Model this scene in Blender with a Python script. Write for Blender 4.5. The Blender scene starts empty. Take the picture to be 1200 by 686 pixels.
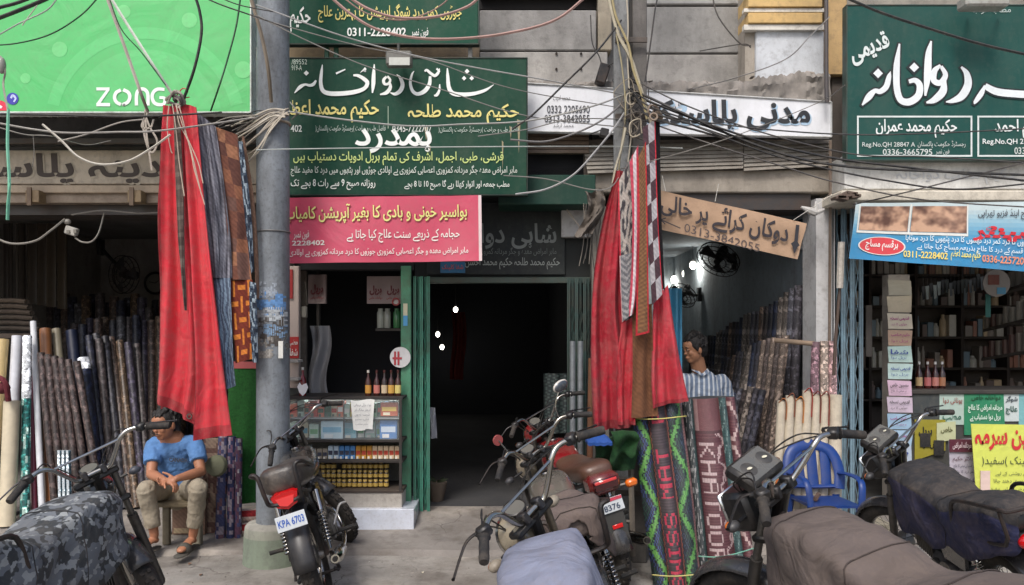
import bpy, math, random
from mathutils import Vector, Matrix, noise
R=math.radians
rnd=random.Random(7)
sc=bpy.context.scene
COL=sc.collection
# ---------------------------------------------------------------- camera, sky, sun, exposure
F_PX=900.0; EYE=1.7; YH=385.0
cam=bpy.data.cameras.new('camera'); camo=bpy.data.objects.new('camera',cam); COL.objects.link(camo)
camo.location=(0,0,EYE); camo.rotation_euler=(R(90),0,0)
cam.sensor_width=36.0; cam.lens=F_PX/1200*36; cam.shift_y=(YH-343)/1200.0
cam.clip_start=.05; cam.clip_end=2000
sc.camera=camo
SUN_EL,SUN_AZ=R(52),R(200)      # azimuth from +Y, clockwise: behind the camera, a little left
w=bpy.data.worlds.new('World'); sc.world=w; w.use_nodes=True
wn=w.node_tree; bg=wn.nodes['Background']; sky=wn.nodes.new('ShaderNodeTexSky')
sky.sky_type='NISHITA'; sky.sun_disc=False; sky.sun_elevation=SUN_EL; sky.sun_rotation=SUN_AZ
sky.air_density=1.0; sky.dust_density=4.0; sky.ozone_density=.8
wn.links.new(sky.outputs[0],bg.inputs[0]); bg.inputs[1].default_value=.13
sl=bpy.data.lights.new('sun','SUN'); slo=bpy.data.objects.new('sun',sl); COL.objects.link(slo)
sl.energy=1.3; sl.angle=R(14); sl.color=(1,.985,.96)
sv=Vector((math.sin(SUN_AZ)*math.cos(SUN_EL),math.cos(SUN_AZ)*math.cos(SUN_EL),math.sin(SUN_EL)))
slo.rotation_euler=(-sv).to_track_quat('-Z','Y').to_euler()
sc.view_settings.view_transform='Standard'; sc.view_settings.look='None'
sc.view_settings.exposure=0.52; sc.view_settings.gamma=1
# ---------------------------------------------------------------- helpers
def W(px,py,d): return Vector(((px-600)*d/F_PX, d, EYE-(py-YH)*d/F_PX))
def lin(c):
    c=c/255.0
    return c/12.92 if c<=.04045 else ((c+.055)/1.055)**2.4
def C3(c): return (lin(c[0]),lin(c[1]),lin(c[2]))
def lerp(a,b,t): return a+(b-a)*t
def spline(pts,n=6):
    pts=[Vector(p) for p in pts]
    if len(pts)<3: return pts
    out=[]
    P=[2*pts[0]-pts[1]]+pts+[2*pts[-1]-pts[-2]]
    for i in range(1,len(P)-2):
        for k in range(n):
            t=k/n; a,b,c,d=P[i-1],P[i],P[i+1],P[i+2]
            out.append(.5*((2*b)+(c-a)*t+(2*a-5*b+4*c-d)*t*t+(3*b-a-3*c+d)*t**3))
    out.append(pts[-1]); return out
def fspline(vals,n=6):
    return [v[0] for v in spline([(x,0,0) for x in vals],n)]
class MB:
    def __init__(s): s.v=[]; s.f=[]; s.c=[]; s.M=None
    def add(s,vs,fs,col=(128,128,128)):
        o=len(s.v)
        if s.M is not None: vs=[s.M@Vector(v) for v in vs]
        s.v+= [Vector(v) for v in vs]
        multi=isinstance(col,list)
        for i,f in enumerate(fs):
            s.f.append([k+o for k in f]); s.c.append(col[i] if multi else col)
    def box(s,a,b,col=(128,128,128),ch=0.0):
        x0,y0,z0=[min(a[i],b[i]) for i in range(3)]; x1,y1,z1=[max(a[i],b[i]) for i in range(3)]
        s.cbox(((x0+x1)/2,(y0+y1)/2,(z0+z1)/2),(x1-x0,y1-y0,z1-z0),col,ch)
    def cbox(s,c,sz,col=(128,128,128),ch=0.0,M=None):
        hx,hy,hz=[k/2 for k in sz]; ch=min(ch,hx*.9,hy*.9,hz*.9)
        vs=[]; fs=[]
        if ch<=0:
            for X in(-hx,hx):
                for Y in(-hy,hy):
                    for Z in(-hz,hz): vs.append((X,Y,Z))
            fs=[(0,1,3,2),(4,6,7,5),(0,4,5,1),(2,3,7,6),(0,2,6,4),(1,5,7,3)]
        else:
            idx={}
            def V(sx,sy,sz_,ax):
                k=(sx,sy,sz_,ax)
                if k not in idx:
                    p=[sx*(hx-ch),sy*(hy-ch),sz_*(hz-ch)]; p[ax]=(sx*hx,sy*hy,sz_*hz)[ax]
                    idx[k]=len(vs); vs.append(tuple(p))
                return idx[k]
            for ax in range(3):
                for sg in(-1,1):
                    q=[]
                    for a,b in((-1,-1),(1,-1),(1,1),(-1,1)):
                        t=[0,0,0]; t[ax]=sg; t[(ax+1)%3]=a; t[(ax+2)%3]=b; q.append(V(*t,ax))
                    fs.append(q if sg>0 else q[::-1])
            for ax in range(3):
                b1,b2=(ax+1)%3,(ax+2)%3
                for s1 in(-1,1):
                    for s2 in(-1,1):
                        t0=[0,0,0]; t0[b1]=s1; t0[b2]=s2; t1=t0[:]; t0[ax]=-1; t1[ax]=1
                        q=[V(*t0,b1),V(*t1,b1),V(*t1,b2),V(*t0,b2)]
                        fs.append(q if s1*s2<0 else q[::-1])
            for sx in(-1,1):
                for sy in(-1,1):
                    for s3 in(-1,1):
                        q=[V(sx,sy,s3,0),V(sx,sy,s3,1),V(sx,sy,s3,2)]
                        fs.append(q if sx*sy*s3>0 else q[::-1])
        c=Vector(c)
        vs=[(M@Vector(v) if M else Vector(v))+c for v in vs]
        s.add(vs,fs,col)
    def tube(s,pts,r,n=8,col=(128,128,128),sm=0,caps=True,flat=None,up=None,rnd_caps=False):
        """flat = list/number: second radius factor"""
        pts=[Vector(p) for p in pts]
        rs=list(r) if isinstance(r,(list,tuple)) else [r]*len(pts)
        fl=list(flat) if isinstance(flat,(list,tuple)) else [flat or 1.0]*len(pts)
        if sm and len(pts)>2: 
            pts2=spline(pts,sm); rs=fspline(rs,sm); fl=fspline(fl,sm); pts=pts2
        if rnd_caps:
            a=(pts[0]-pts[1]).normalized(); b=(pts[-1]-pts[-2]).normalized()
            A=[];RA=[];FA=[]
            for t in (1,.86,.5):
                A.append(pts[0]+a*rs[0]*math.sin(t*math.pi/2)); RA.append(max(rs[0]*math.cos(t*math.pi/2),.0005)); FA.append(fl[0])
            B=[];RB=[];FB=[]
            for t in (.5,.86,1):
                B.append(pts[-1]+b*rs[-1]*math.sin(t*math.pi/2)); RB.append(max(rs[-1]*math.cos(t*math.pi/2),.0005)); FB.append(fl[-1])
            pts=A+pts+B; rs=RA+rs+RB; fl=FA+fl+FB
        m=len(pts); vs=[]; ref=Vector(up) if up else None
        prev=None
        for i,p in enumerate(pts):
            t=(pts[min(i+1,m-1)]-pts[max(i-1,0)])
            t=t.normalized() if t.length>1e-9 else Vector((0,0,1))
            if ref is not None: x=t.cross(ref)
            elif prev is None: x=t.cross(Vector((0,0,1)) if abs(t.z)<.9 else Vector((0,1,0)))
            else: x=prev-t*prev.dot(t)
            if x.length<1e-6: x=t.orthogonal()
            x.normalize(); y=t.cross(x); prev=x
            for k in range(n):
                a=2*math.pi*k/n
                vs.append(p+x*math.cos(a)*rs[i]+y*math.sin(a)*rs[i]*fl[i])
        fs=[]; cs=[]
        for i in range(m-1):
            for k in range(n):
                fs.append((i*n+k,i*n+(k+1)%n,(i+1)*n+(k+1)%n,(i+1)*n+k)); cs.append(col(i/(m-1),k/n) if callable(col) else col)
        if caps:
            fs.append(list(range(n))[::-1]); fs.append([(m-1)*n+k for k in range(n)])
            cc=col(0,0) if callable(col) else col; cs+=[cc,cc]
        s.add(vs,fs,cs)
    def lathe(s,prof,n=16,col=(128,128,128),M=None):
        """prof: (r,z) list, axis z"""
        vs=[];fs=[];cs=[]
        for r,z in prof:
            for k in range(n):
                a=2*math.pi*k/n; v=Vector((r*math.cos(a),r*math.sin(a),z)); vs.append(M@v if M else v)
        for i in range(len(prof)-1):
            for k in range(n):
                fs.append((i*n+k,i*n+(k+1)%n,(i+1)*n+(k+1)%n,(i+1)*n+k)); cs.append(col[i] if isinstance(col,list) else col)
        s.add(vs,fs,cs)
    def torus(s,c,Rr,r,n=32,m=8,col=(20,20,20),M=None,fx=1.0):
        vs=[];fs=[]
        for i in range(n):
            a=2*math.pi*i/n
            for k in range(m):
                b=2*math.pi*k/m; q=Rr+r*math.cos(b)
                v=Vector((q*math.cos(a),q*math.sin(a),r*fx*math.sin(b)))
                vs.append((M@v if M else v)+Vector(c))
        for i in range(n):
            for k in range(m):
                fs.append((i*m+k,((i+1)%n)*m+k,((i+1)%n)*m+(k+1)%m,i*m+(k+1)%m))
        s.add(vs,fs,col)
    def ell(s,c,r,n=12,m=8,col=(128,128,128),M=None):
        vs=[];fs=[]
        for j in range(m+1):
            t=math.pi*j/m
            for k in range(n):
                a=2*math.pi*k/n
                v=Vector((r[0]*math.sin(t)*math.cos(a),r[1]*math.sin(t)*math.sin(a),r[2]*math.cos(t)))
                vs.append((M@v if M else v)+Vector(c))
        for j in range(m):
            for k in range(n):
                fs.append((j*n+k,(j+1)*n+k,(j+1)*n+(k+1)%n,j*n+(k+1)%n))
        s.add(vs,fs,col)
    def prism(s,poly,depth,col=(128,128,128),M=None):
        """poly in xz plane, extruded along +y by depth"""
        n=len(poly); vs=[Vector((p[0],0,p[1])) for p in poly]+[Vector((p[0],depth,p[1])) for p in poly]
        if M: vs=[M@v for v in vs]
        fs=[list(range(n)),[n+k for k in range(n)][::-1]]+[(k,(k+1)%n+0,(k+1)%n+n,k+n) for k in range(n)]
        fs=[f[::-1] for f in fs]
        s.add(vs,fs,col)
    def loft(s,rings,col=(128,128,128),caps=True,closed=True):
        n=len(rings[0]); vs=[v for r in rings for v in r]; fs=[];cs=[]
        m=len(rings)
        for i in range(m-1):
            for k in range(n if closed else n-1):
                fs.append((i*n+k,i*n+(k+1)%n,(i+1)*n+(k+1)%n,(i+1)*n+k)); cs.append(col(i/(m-1),k/n) if callable(col) else col)
        if caps:
            fs.append(list(range(n))[::-1]); fs.append([(m-1)*n+k for k in range(n)])
            cc=col(0,0) if callable(col) else col; cs+=[cc,cc]
        s.add(vs,fs,cs)
    def grid(s,fn,nu,nv,col=(128,128,128),th=.004,nrm=(0,1,0)):
        """sheet with thickness; fn(u,v)->point"""
        P=[[Vector(fn(i/nu,j/nv)) for i in range(nu+1)] for j in range(nv+1)]
        vs=[];fs=[];cs=[]; N=Vector(nrm)*th; k=(nu+1)*(nv+1)
        for row in P: vs+=row
        for row in P: vs+=[p+N for p in row]
        id=lambda i,j:j*(nu+1)+i
        for j in range(nv):
            for i in range(nu):
                c=col((i+.5)/nu,(j+.5)/nv) if callable(col) else col
                q=(id(i,j),id(i,j+1),id(i+1,j+1),id(i+1,j)); fs.append(q); cs.append(c)
                fs.append(tuple(x+k for x in q[::-1])); cs.append(c)
        ec=col(0,0) if callable(col) else col
        for j in range(nv):
            for i,fl in((0,0),(nu,1)):
                q=(id(i,j),id(i,j+1),id(i,j+1)+k,id(i,j)+k); fs.append(q if fl else q[::-1]); cs.append(ec)
        for i in range(nu):
            for j,fl in((0,0),(nv,1)):
                q=(id(i,j),id(i+1,j),id(i+1,j)+k,id(i,j)+k); fs.append(q[::-1] if fl else q); cs.append(ec)
        s.add(vs,fs,cs)
    def build(s,name,mat,parent=None,label=None,cat=None,group=None,kind=None,smooth=40,local=False,mods=None):
        me=bpy.data.meshes.new(name)
        if local: O=Vector((0,0,0))
        elif parent is not None: O=wloc(parent)
        else:
            xs=[v.x for v in s.v];ys=[v.y for v in s.v];zs=[v.z for v in s.v]
            O=Vector(((min(xs)+max(xs))/2,(min(ys)+max(ys))/2,min(zs)))
        me.from_pydata([tuple(v-O) for v in s.v],[],s.f)
        a=me.color_attributes.new('col','FLOAT_COLOR','CORNER')
        buf=[]
        cache={}
        for f,c in zip(s.f,s.c):
            if c not in cache: cache[c]=C3(c)+(1.0,)
            buf.extend(cache[c]*len(f))
        a.data.foreach_set('color',buf)
        me.materials.append(mat)
        if smooth: me.set_sharp_from_angle(angle=R(smooth)) if hasattr(me,'set_sharp_from_angle') else None
        if smooth: me.polygons.foreach_set('use_smooth',[True]*len(me.polygons))
        if smooth: me.set_sharp_from_angle(angle=R(smooth))
        me.update()
        o=bpy.data.objects.new(name,me); COL.objects.link(o)
        if parent is not None: o.parent=parent
        elif not local: o.location=O
        tag(o,label,cat,group,kind)
        for m in (mods or []): m(o)
        return o
def wloc(o):
    v=Vector(o.location)
    while o.parent is not None: o=o.parent; v+=Vector(o.location)
    return v
def tag(o,label=None,cat=None,group=None,kind=None):
    if label: o['label']=label
    if cat: o['category']=cat
    if group: o['group']=group
    if kind: o['kind']=kind
    return o
def thing(name,label,cat,loc,group=None,M=None):
    o=bpy.data.objects.new(name,None); COL.objects.link(o); o.empty_display_size=.1
    if M is not None: o.matrix_world=M
    else: o.location=loc
    return tag(o,label,cat,group)
# ---------------------------------------------------------------- materials: all read the mesh colour 'col'
MATS={}
ORD=['first','second','third','fourth','fifth','sixth','seventh','eighth','ninth','tenth','eleventh','twelfth','thirteenth','fourteenth','fifteenth','sixteenth','seventeenth','eighteenth','nineteenth','twentieth','twenty first','twenty second','twenty third','twenty fourth','twenty fifth','twenty sixth','twenty seventh','twenty eighth','twenty ninth','thirtieth']+['thirty '+q for q in ('first','second','third','fourth','fifth','sixth','seventh','eighth','ninth')]+['fortieth']+['forty '+q for q in ('first','second','third','fourth','fifth','sixth','seventh','eighth','ninth')]+['fiftieth']*9
def mat(name,rough=.6,metal=0.0,var=.12,vscale=6.0,dirt=0.0,dcol=(90,80,66),dscale=2.5,bump=0.0,bscale=40.0,
        coat=0.0,streak=False,camo=None,weave=0,alpha=None,emit=0.0,spec=.5,trans=0.0,pattern=None,cracks=0.0,wrinkle=0.0,wscale=7.0):
    if name in MATS: return MATS[name]
    m=bpy.data.materials.new(name); MATS[name]=m; m.use_nodes=True
    t=m.node_tree; N=t.nodes; L=t.links; b=N['Principled BSDF']
    at=N.new('ShaderNodeAttribute'); at.attribute_name='col'
    tc=N.new('ShaderNodeTexCoord'); mp=N.new('ShaderNodeMapping'); L.new(tc.outputs['Object'],mp.inputs[0])
    cur=at.outputs['Color']
    def noise_(scale,det=5,sx=None,rough_=.6):
        q=N.new('ShaderNodeTexNoise'); q.inputs['Scale'].default_value=scale; q.inputs['Detail'].default_value=det; q.inputs['Roughness'].default_value=rough_
        if sx:
            mm=N.new('ShaderNodeMapping'); mm.inputs['Scale'].default_value=sx; L.new(tc.outputs['Object'],mm.inputs[0]); L.new(mm.outputs[0],q.inputs['Vector'])
        else: L.new(mp.outputs[0],q.inputs['Vector'])
        return q.outputs['Fac']
    def ramp(inp,a,bb,va,vb):
        r=N.new('ShaderNodeMapRange'); r.inputs[1].default_value=a; r.inputs[2].default_value=bb; r.inputs[3].default_value=va; r.inputs[4].default_value=vb
        L.new(inp,r.inputs[0]); return r.outputs[0]
    def mix(fac,a,bcol,mode='MIX'):
        x=N.new('ShaderNodeMix'); x.data_type='RGBA'; x.blend_type=mode
        if isinstance(fac,float): x.inputs[0].default_value=fac
        else: L.new(fac,x.inputs[0])
        if isinstance(a,tuple): x.inputs[6].default_value=a+(1,)
        else: L.new(a,x.inputs[6])
        if isinstance(bcol,tuple): x.inputs[7].default_value=bcol+(1,)
        else: L.new(bcol,x.inputs[7])
        return x.outputs[2]
    if camo:
        n1=noise_(camo[0],2,None,.5)
        s1=ramp(n1,.50,.52,0,1); cur=mix(s1,cur,C3(camo[1]))
        n2=noise_(camo[0]*1.3,2,(1.0,1.0,1.3),.5); s2=ramp(n2,.56,.58,0,1); cur=mix(s2,cur,C3(camo[2]))
    if pattern:
        for (sc_,lo,gain) in pattern:
            n3=noise_(sc_,3,None,.55); s3=ramp(n3,lo,lo+.04,1,gain); cc=N.new('ShaderNodeCombineXYZ'); [L.new(s3,cc.inputs[i]) for i in range(3)]
            cur=mix(1.0,cur,cc.outputs[0],'MULTIPLY')
    if var>0:
        f=noise_(vscale,6); g=ramp(f,.3,.7,1-var,1+var)
        cc=N.new('ShaderNodeCombineXYZ'); [L.new(g,cc.inputs[i]) for i in range(3)]
        cur=mix(1.0,cur,cc.outputs[0],'MULTIPLY')
    if weave:
        wv=N.new('ShaderNodeTexWave'); wv.inputs['Scale'].default_value=weave; wv.inputs['Distortion'].default_value=1.5; wv.bands_direction='DIAGONAL'
        L.new(mp.outputs[0],wv.inputs['Vector']); g=ramp(wv.outputs['Fac'],0,1,.86,1.08)
        cc=N.new('ShaderNodeCombineXYZ'); [L.new(g,cc.inputs[i]) for i in range(3)]
        cur=mix(1.0,cur,cc.outputs[0],'MULTIPLY')
    if cracks:
        vo=N.new('ShaderNodeTexVoronoi'); vo.feature='DISTANCE_TO_EDGE'; vo.inputs['Scale'].default_value=cracks
        ad=N.new('ShaderNodeVectorMath'); ad.operation='MULTIPLY_ADD'; nz=N.new('ShaderNodeTexNoise'); nz.inputs['Scale'].default_value=3; nz.inputs['Detail'].default_value=6
        L.new(mp.outputs[0],nz.inputs['Vector']); L.new(nz.outputs['Color'],ad.inputs[0]); ad.inputs[1].default_value=(.5,.5,.5); L.new(mp.outputs[0],ad.inputs[2]); L.new(ad.outputs[0],vo.inputs['Vector'])
        cr=ramp(vo.outputs['Distance'],.0,.012,1,0); pt=ramp(noise_(1.1,3),.48,.56,0,.75)
        mu=N.new('ShaderNodeMath'); mu.operation='MULTIPLY'; L.new(cr,mu.inputs[0]); L.new(pt,mu.inputs[1]); cur=mix(mu.outputs[0],cur,C3((58,52,48)))
        st2=ramp(noise_(2.3,4,None,.5),.60,.70,0,.5); cur=mix(st2,cur,C3((66,62,58)))
        st3=ramp(noise_(.8,5,None,.6),.52,.62,0,.5); cur=mix(st3,cur,C3((176,168,156)))
    rg=None
    if dirt>0:
        d1=noise_(dscale,8,(1,1,.28) if streak else None,.68); fac=ramp(d1,.44,.72,0,dirt)
        d2=noise_(dscale*7,6,None,.7); f2=ramp(d2,.5,.72,0,dirt*.7)
        cur=mix(fac,cur,C3(dcol)); cur=mix(f2,cur,C3(dcol)); rg=fac
    L.new(cur,b.inputs['Base Color'])
    b.inputs['Roughness'].default_value=rough; b.inputs['Metallic'].default_value=metal
    if rg is not None:
        rr=ramp(rg,0,1,rough,min(1,rough+.35)); L.new(rr,b.inputs['Roughness'])
    b.inputs['Specular IOR Level'].default_value=spec
    if coat: b.inputs['Coat Weight'].default_value=coat; b.inputs['Coat Roughness'].default_value=.08
    if trans: b.inputs['Transmission Weight'].default_value=trans; b.inputs['IOR'].default_value=1.45
    if alpha is not None: b.inputs['Alpha'].default_value=alpha
    if emit: L.new(at.outputs['Color'],b.inputs['Emission Color']); b.inputs['Emission Strength'].default_value=emit
    prevn=None
    if wrinkle:
        bp=N.new('ShaderNodeBump'); bp.inputs['Strength'].default_value=wrinkle; bp.inputs['Distance'].default_value=.05
        nn=N.new('ShaderNodeTexNoise'); nn.inputs['Scale'].default_value=wscale; nn.inputs['Detail'].default_value=3; nn.inputs['Distortion'].default_value=1.5
        L.new(mp.outputs[0],nn.inputs['Vector']); L.new(nn.outputs['Fac'],bp.inputs['Height']); prevn=bp.outputs[0]
    if bump:
        bp=N.new('ShaderNodeBump'); bp.inputs['Strength'].default_value=bump; bp.inputs['Distance'].default_value=.01
        L.new(noise_(bscale,6,None,.65),bp.inputs['Height'])
        if prevn: L.new(prevn,bp.inputs['Normal'])
        prevn=bp.outputs[0]
    if prevn: L.new(prevn,b.inputs['Normal'])
    return m
concrete=mat('concrete',.9,var=.26,vscale=2.2,dirt=.6,dcol=(78,76,74),dscale=1.6,bump=.5,bscale=28,streak=True)
plaster=mat('plaster',.9,var=.12,vscale=3,dirt=.55,dcol=(92,84,76),dscale=2.2,bump=.5,bscale=18,streak=True)
oldwood=mat('painted_wood',.75,var=.2,vscale=8,dirt=.5,dcol=(70,60,50),dscale=5,bump=.3,bscale=60)
ground_m=mat('street_dust',.95,var=.25,vscale=1.7,dirt=.75,dcol=(92,84,76),dscale=1.3,bump=.8,bscale=26,cracks=1.5)
signp=mat('sign_paint',.62,spec=.25,var=.10,vscale=3,dirt=.16,dcol=(110,112,100),dscale=3,bump=.05,bscale=20,streak=True)
flexm=mat('banner_vinyl',.42,var=.05,vscale=3,dirt=.22,dcol=(120,110,100),dscale=3,wrinkle=.25,wscale=2.2)
ink=mat('ink',.5,var=.06,vscale=12,dirt=.12,dcol=(110,105,95),dscale=9)
steel=mat('galvanised_steel',.5,.6,var=.12,vscale=5,dirt=.45,dcol=(90,78,66),dscale=4,bump=.1)
paintm=mat('painted_metal',.45,var=.12,vscale=7,dirt=.5,dcol=(82,62,48),dscale=6,bump=.15,bscale=50)
chrome=mat('chrome',.16,1.0,var=.06,vscale=20,dirt=.3,dcol=(90,80,70),dscale=14)
alloy=mat('cast_alloy',.45,.85,var=.12,vscale=20,dirt=.5,dcol=(70,60,50),dscale=12,bump=.2,bscale=80)
rubber=mat('rubber',.8,var=.12,vscale=20,dirt=.5,dcol=(95,86,76),dscale=9,bump=.2,bscale=90)
plastic=mat('plastic',.4,var=.06,vscale=10,dirt=.2,dcol=(100,92,82),dscale=8)
gloss=mat('gloss_paint',.25,var=.05,vscale=10,dirt=.3,dcol=(110,98,84),dscale=7,coat=.6)
vinyl=mat('plastic_sheet_roll',.35,var=.10,vscale=14,dirt=.15,dcol=(100,94,84),dscale=8,bump=.15,bscale=30)
cloth=mat('cotton_cloth',.88,var=.10,vscale=8,dirt=.1,dcol=(90,80,70),dscale=5,bump=.2,bscale=160,wrinkle=.5,wscale=6)
felt=mat('felt',.92,var=.16,vscale=7,dirt=.35,dcol=(140,120,110),dscale=6,bump=.4,bscale=150,wrinkle=.35,wscale=4)
seatcloth=mat('seat_cover_cloth',.85,var=.12,vscale=7,dirt=.3,dcol=(120,105,92),dscale=5,bump=.2,bscale=140,wrinkle=.6,wscale=5)
camom=mat('camouflage_cloth',.8,var=.10,vscale=9,camo=(15.0,(50,54,58),(140,144,146)),dirt=.25,dcol=(120,112,102),dscale=5,bump=.2,bscale=120,wrinkle=.35,wscale=4)
matm=mat('woven_plastic',.55,var=.12,vscale=30,bump=.5,bscale=120,dirt=.12,dcol=(110,100,90),dscale=7)
turf=mat('artificial_turf',.95,var=.35,vscale=60,bump=1.0,bscale=140)
skinm=mat('skin',.55,var=.08,vscale=14,bump=.1,bscale=90)
hairm=mat('hair',.6,var=.25,vscale=40,bump=.5,bscale=120)
paper=mat('paper',.75,var=.05,vscale=9,dirt=.15,dcol=(150,138,118),dscale=5,wrinkle=.2,wscale=5)
card=mat('cardboard',.85,var=.10,vscale=7,dirt=.2,dcol=(110,84,60),dscale=5,bump=.2,bscale=60)
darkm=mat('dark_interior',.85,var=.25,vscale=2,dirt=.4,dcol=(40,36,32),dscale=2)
wirem=mat('wire_sheath',.55,var=.15,vscale=8,dirt=.3,dcol=(120,112,100),dscale=12)
redlens=mat('red_lens',.15,var=.05,coat=.8)
bulbm=mat('lit_bulb',.3,var=0,emit=6)
vinylp=mat('patterned_sheet_roll',.4,var=.10,vscale=14,pattern=((26,.53,3.0),(48,.57,.35),(12,.58,1.7)),dirt=.15,dcol=(100,94,84),dscale=8,bump=.1,bscale=30)
glassb=mat('bottle_glass',.08,var=0,coat=.5)
pane=mat('glass_pane',.04,var=0,alpha=.07,spec=.8)
steelpost=mat('pole_paint',.6,var=.26,vscale=3,dirt=.75,dcol=(66,64,62),dscale=5,bump=.3,bscale=35,streak=True)
rug=mat('rug_pile',.95,var=.22,vscale=30,bump=.7,bscale=150,weave=18)
# ---------------------------------------------------------------- lettering
FORMS={'ا':(0xFE8D,0xFE8E),'آ':(0xFE81,0xFE82),'ب':(0xFE8F,),'پ':(0xFB56,),'ت':(0xFE95,),'ٹ':(0xFB66,),'ث':(0xFE99,),'ج':(0xFE9D,),'چ':(0xFB7A,),'ح':(0xFEA1,),'خ':(0xFEA5,),'د':(0xFEA9,0xFEAA),'ڈ':(0xFB88,0xFB89),'ذ':(0xFEAB,0xFEAC),'ر':(0xFEAD,0xFEAE),'ڑ':(0xFB8C,0xFB8D),'ز':(0xFEAF,0xFEB0),'س':(0xFEB1,),'ش':(0xFEB5,),'ص':(0xFEB9,),'ض':(0xFEBD,),'ط':(0xFEC1,),'ظ':(0xFEC5,),'ع':(0xFEC9,),'غ':(0xFECD,),'ف':(0xFED1,),'ق':(0xFED5,),'ک':(0xFB8E,),'گ':(0xFB92,),'ل':(0xFEDD,),'م':(0xFEE1,),'ن':(0xFEE5,),'ں':(0xFB9E,0xFB9F),'و':(0xFEED,0xFEEE),'ہ':(0xFBA6,),'ھ':(0xFBAA,),'ی':(0xFBFC,),'ے':(0xFBAE,0xFBAF),'ئ':(0xFE89,),'ء':(0xFE80,)}
def shape(s):
    out=[]
    for w_ in s.split(' '):
        r=[]
        for i,c in enumerate(w_):
            if c not in FORMS: r.append(c); continue
            f=FORMS[c]
            prev=i>0 and w_[i-1] in FORMS and len(FORMS[w_[i-1]])==1 and w_[i-1]!='ء'
            nxt=i+1<len(w_) and w_[i+1] in FORMS and w_[i+1]!='ء'
            if c=='ء': r.append(chr(f[0])); continue
            if len(f)==2: r.append(chr(f[1] if prev else f[0]))
            else: r.append(chr(f[0]+(3 if prev and nxt else 1 if prev else 2 if nxt else 0)))
        out.append(w_ if all(ch in "0123456789-.:/" for ch in w_) else ''.join(reversed(r)))
    return ' '.join(reversed(out))
_tc=bpy.data.curves.new('lettering','FONT'); _to=bpy.data.objects.new('lettering',_tc); COL.objects.link(_to)
_tc.resolution_u=3
def quadmap(q,d,off):
    P=[W(x,y,d if not isinstance(d,(tuple,list)) else dd) for (x,y),dd in zip(q,(d if isinstance(d,(tuple,list)) else [d]*4))]
    def f(u,v):   # u right, v down
        a=P[0].lerp(P[1],u); b=P[3].lerp(P[2],u); p=a.lerp(b,v); return Vector((p.x,p.y-off,p.z))
    return f
def box4(x0,y0,x1,y1): return [(x0,y0),(x1,y0),(x1,y1),(x0,y1)]
def text(parent,body,q,d,col,bold=.0,urdu=True,off=.006,ink_=None,surf=None,name='lettering',xf=None):
    if len(q)==4 and not isinstance(q[0],tuple): q=box4(*q)
    _tc.body=shape(body) if urdu else body; _tc.offset=bold
    bpy.context.view_layer.update()
    dg=bpy.context.evaluated_depsgraph_get()
    me=bpy.data.meshes.new_from_object(_to.evaluated_get(dg))
    vs=[v.co.copy() for v in me.vertices]; fs=[list(p.vertices) for p in me.polygons]
    bpy.data.meshes.remove(me)
    if not vs: return None
    x0=min(v.x for v in vs);x1=max(v.x for v in vs);y0=min(v.y for v in vs);y1=max(v.y for v in vs)
    par=list(range(len(vs)))
    def fd(a):
        while par[a]!=a: par[a]=par[par[a]]; a=par[a]
        return a
    for f in fs:
        a=fd(f[0])
        for k in f[1:]: par[fd(k)]=a
    ids={}
    g=surf or quadmap(q,d,off)
    mb=MB(); out=[]
    for i,v in enumerate(vs):
        k=ids.setdefault(fd(i),len(ids))
        u=(v.x-x0)/max(x1-x0,1e-6); vv=1-(v.y-y0)/max(y1-y0,1e-6)
        p=g(u,vv); out.append(Vector((p.x,p.y-.0006*(k%4),p.z)))
    mb.add(out,fs,col)
    return mb.build(name,ink_ or ink,parent,smooth=0)
WB=1.18
def strokes(parent,ss,tr,d,col,off=.006,grow=0.0,name='lettering',dx=0,dy=0,ink_=None):
    """brush lettering: ss = list of [(x,y,w)...] in drawing units; tr=(ox,oy,scale) turns them into pixels"""
    ox,oy,k=tr; mb=MB()
    for si,s in enumerate(ss):
        o2=off+.0006*(si%5)
        if len(s)==1:      # diamond dot
            x,y,w_=s[0]; w_=w_*1.1+grow*1.6
            P=[(x-w_*.62,y),(x,y-w_*.62),(x+w_*.62,y),(x,y+w_*.62)]
            vs=[W(ox+(px+dx)/k,oy+(py+dy)/k,d)-Vector((0,o2,0)) for px,py in P]
            mb.add(vs,[(0,1,2,3)][::1],col); continue
        pts=spline([(a,b,0) for a,b,c in s],7); ws=fspline([c for a,b,c in s],7)
        vs=[];fs=[]
        if grow:
            t0=(pts[0]-pts[1]).normalized()*grow*.5; t1=(pts[-1]-pts[-2]).normalized()*grow*.5
            pts=[pts[0]+t0]+pts+[pts[-1]+t1]; ws=[ws[0]]+ws+[ws[-1]]
        for i,p in enumerate(pts):
            t=(pts[min(i+1,len(pts)-1)]-pts[max(i-1,0)]).normalized(); nn=Vector((-t.y,t.x,0))*((max(ws[i],.8)*WB+grow)/2)
            for q in(p+nn,p-nn): vs.append(W(ox+(q.x+dx)/k,oy+(q.y+dy)/k,d)-Vector((0,o2,0)))
        for i in range(len(pts)-1): fs.append((2*i,2*i+1,2*i+3,2*i+2))
        mb.add(vs,fs,col)
    return mb.build(name,ink_ or ink,parent,smooth=0)
# ================================================================= SETTING
def struct(name,mb,m,parent=None,smooth=0): return mb.build(name,m,parent,kind=None if parent else 'structure',smooth=smooth)
def X(px,y=6.6): return (px-600)*y/F_PX
def Z(py,y=6.6): return EYE-(py-YH)*y/F_PX
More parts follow.
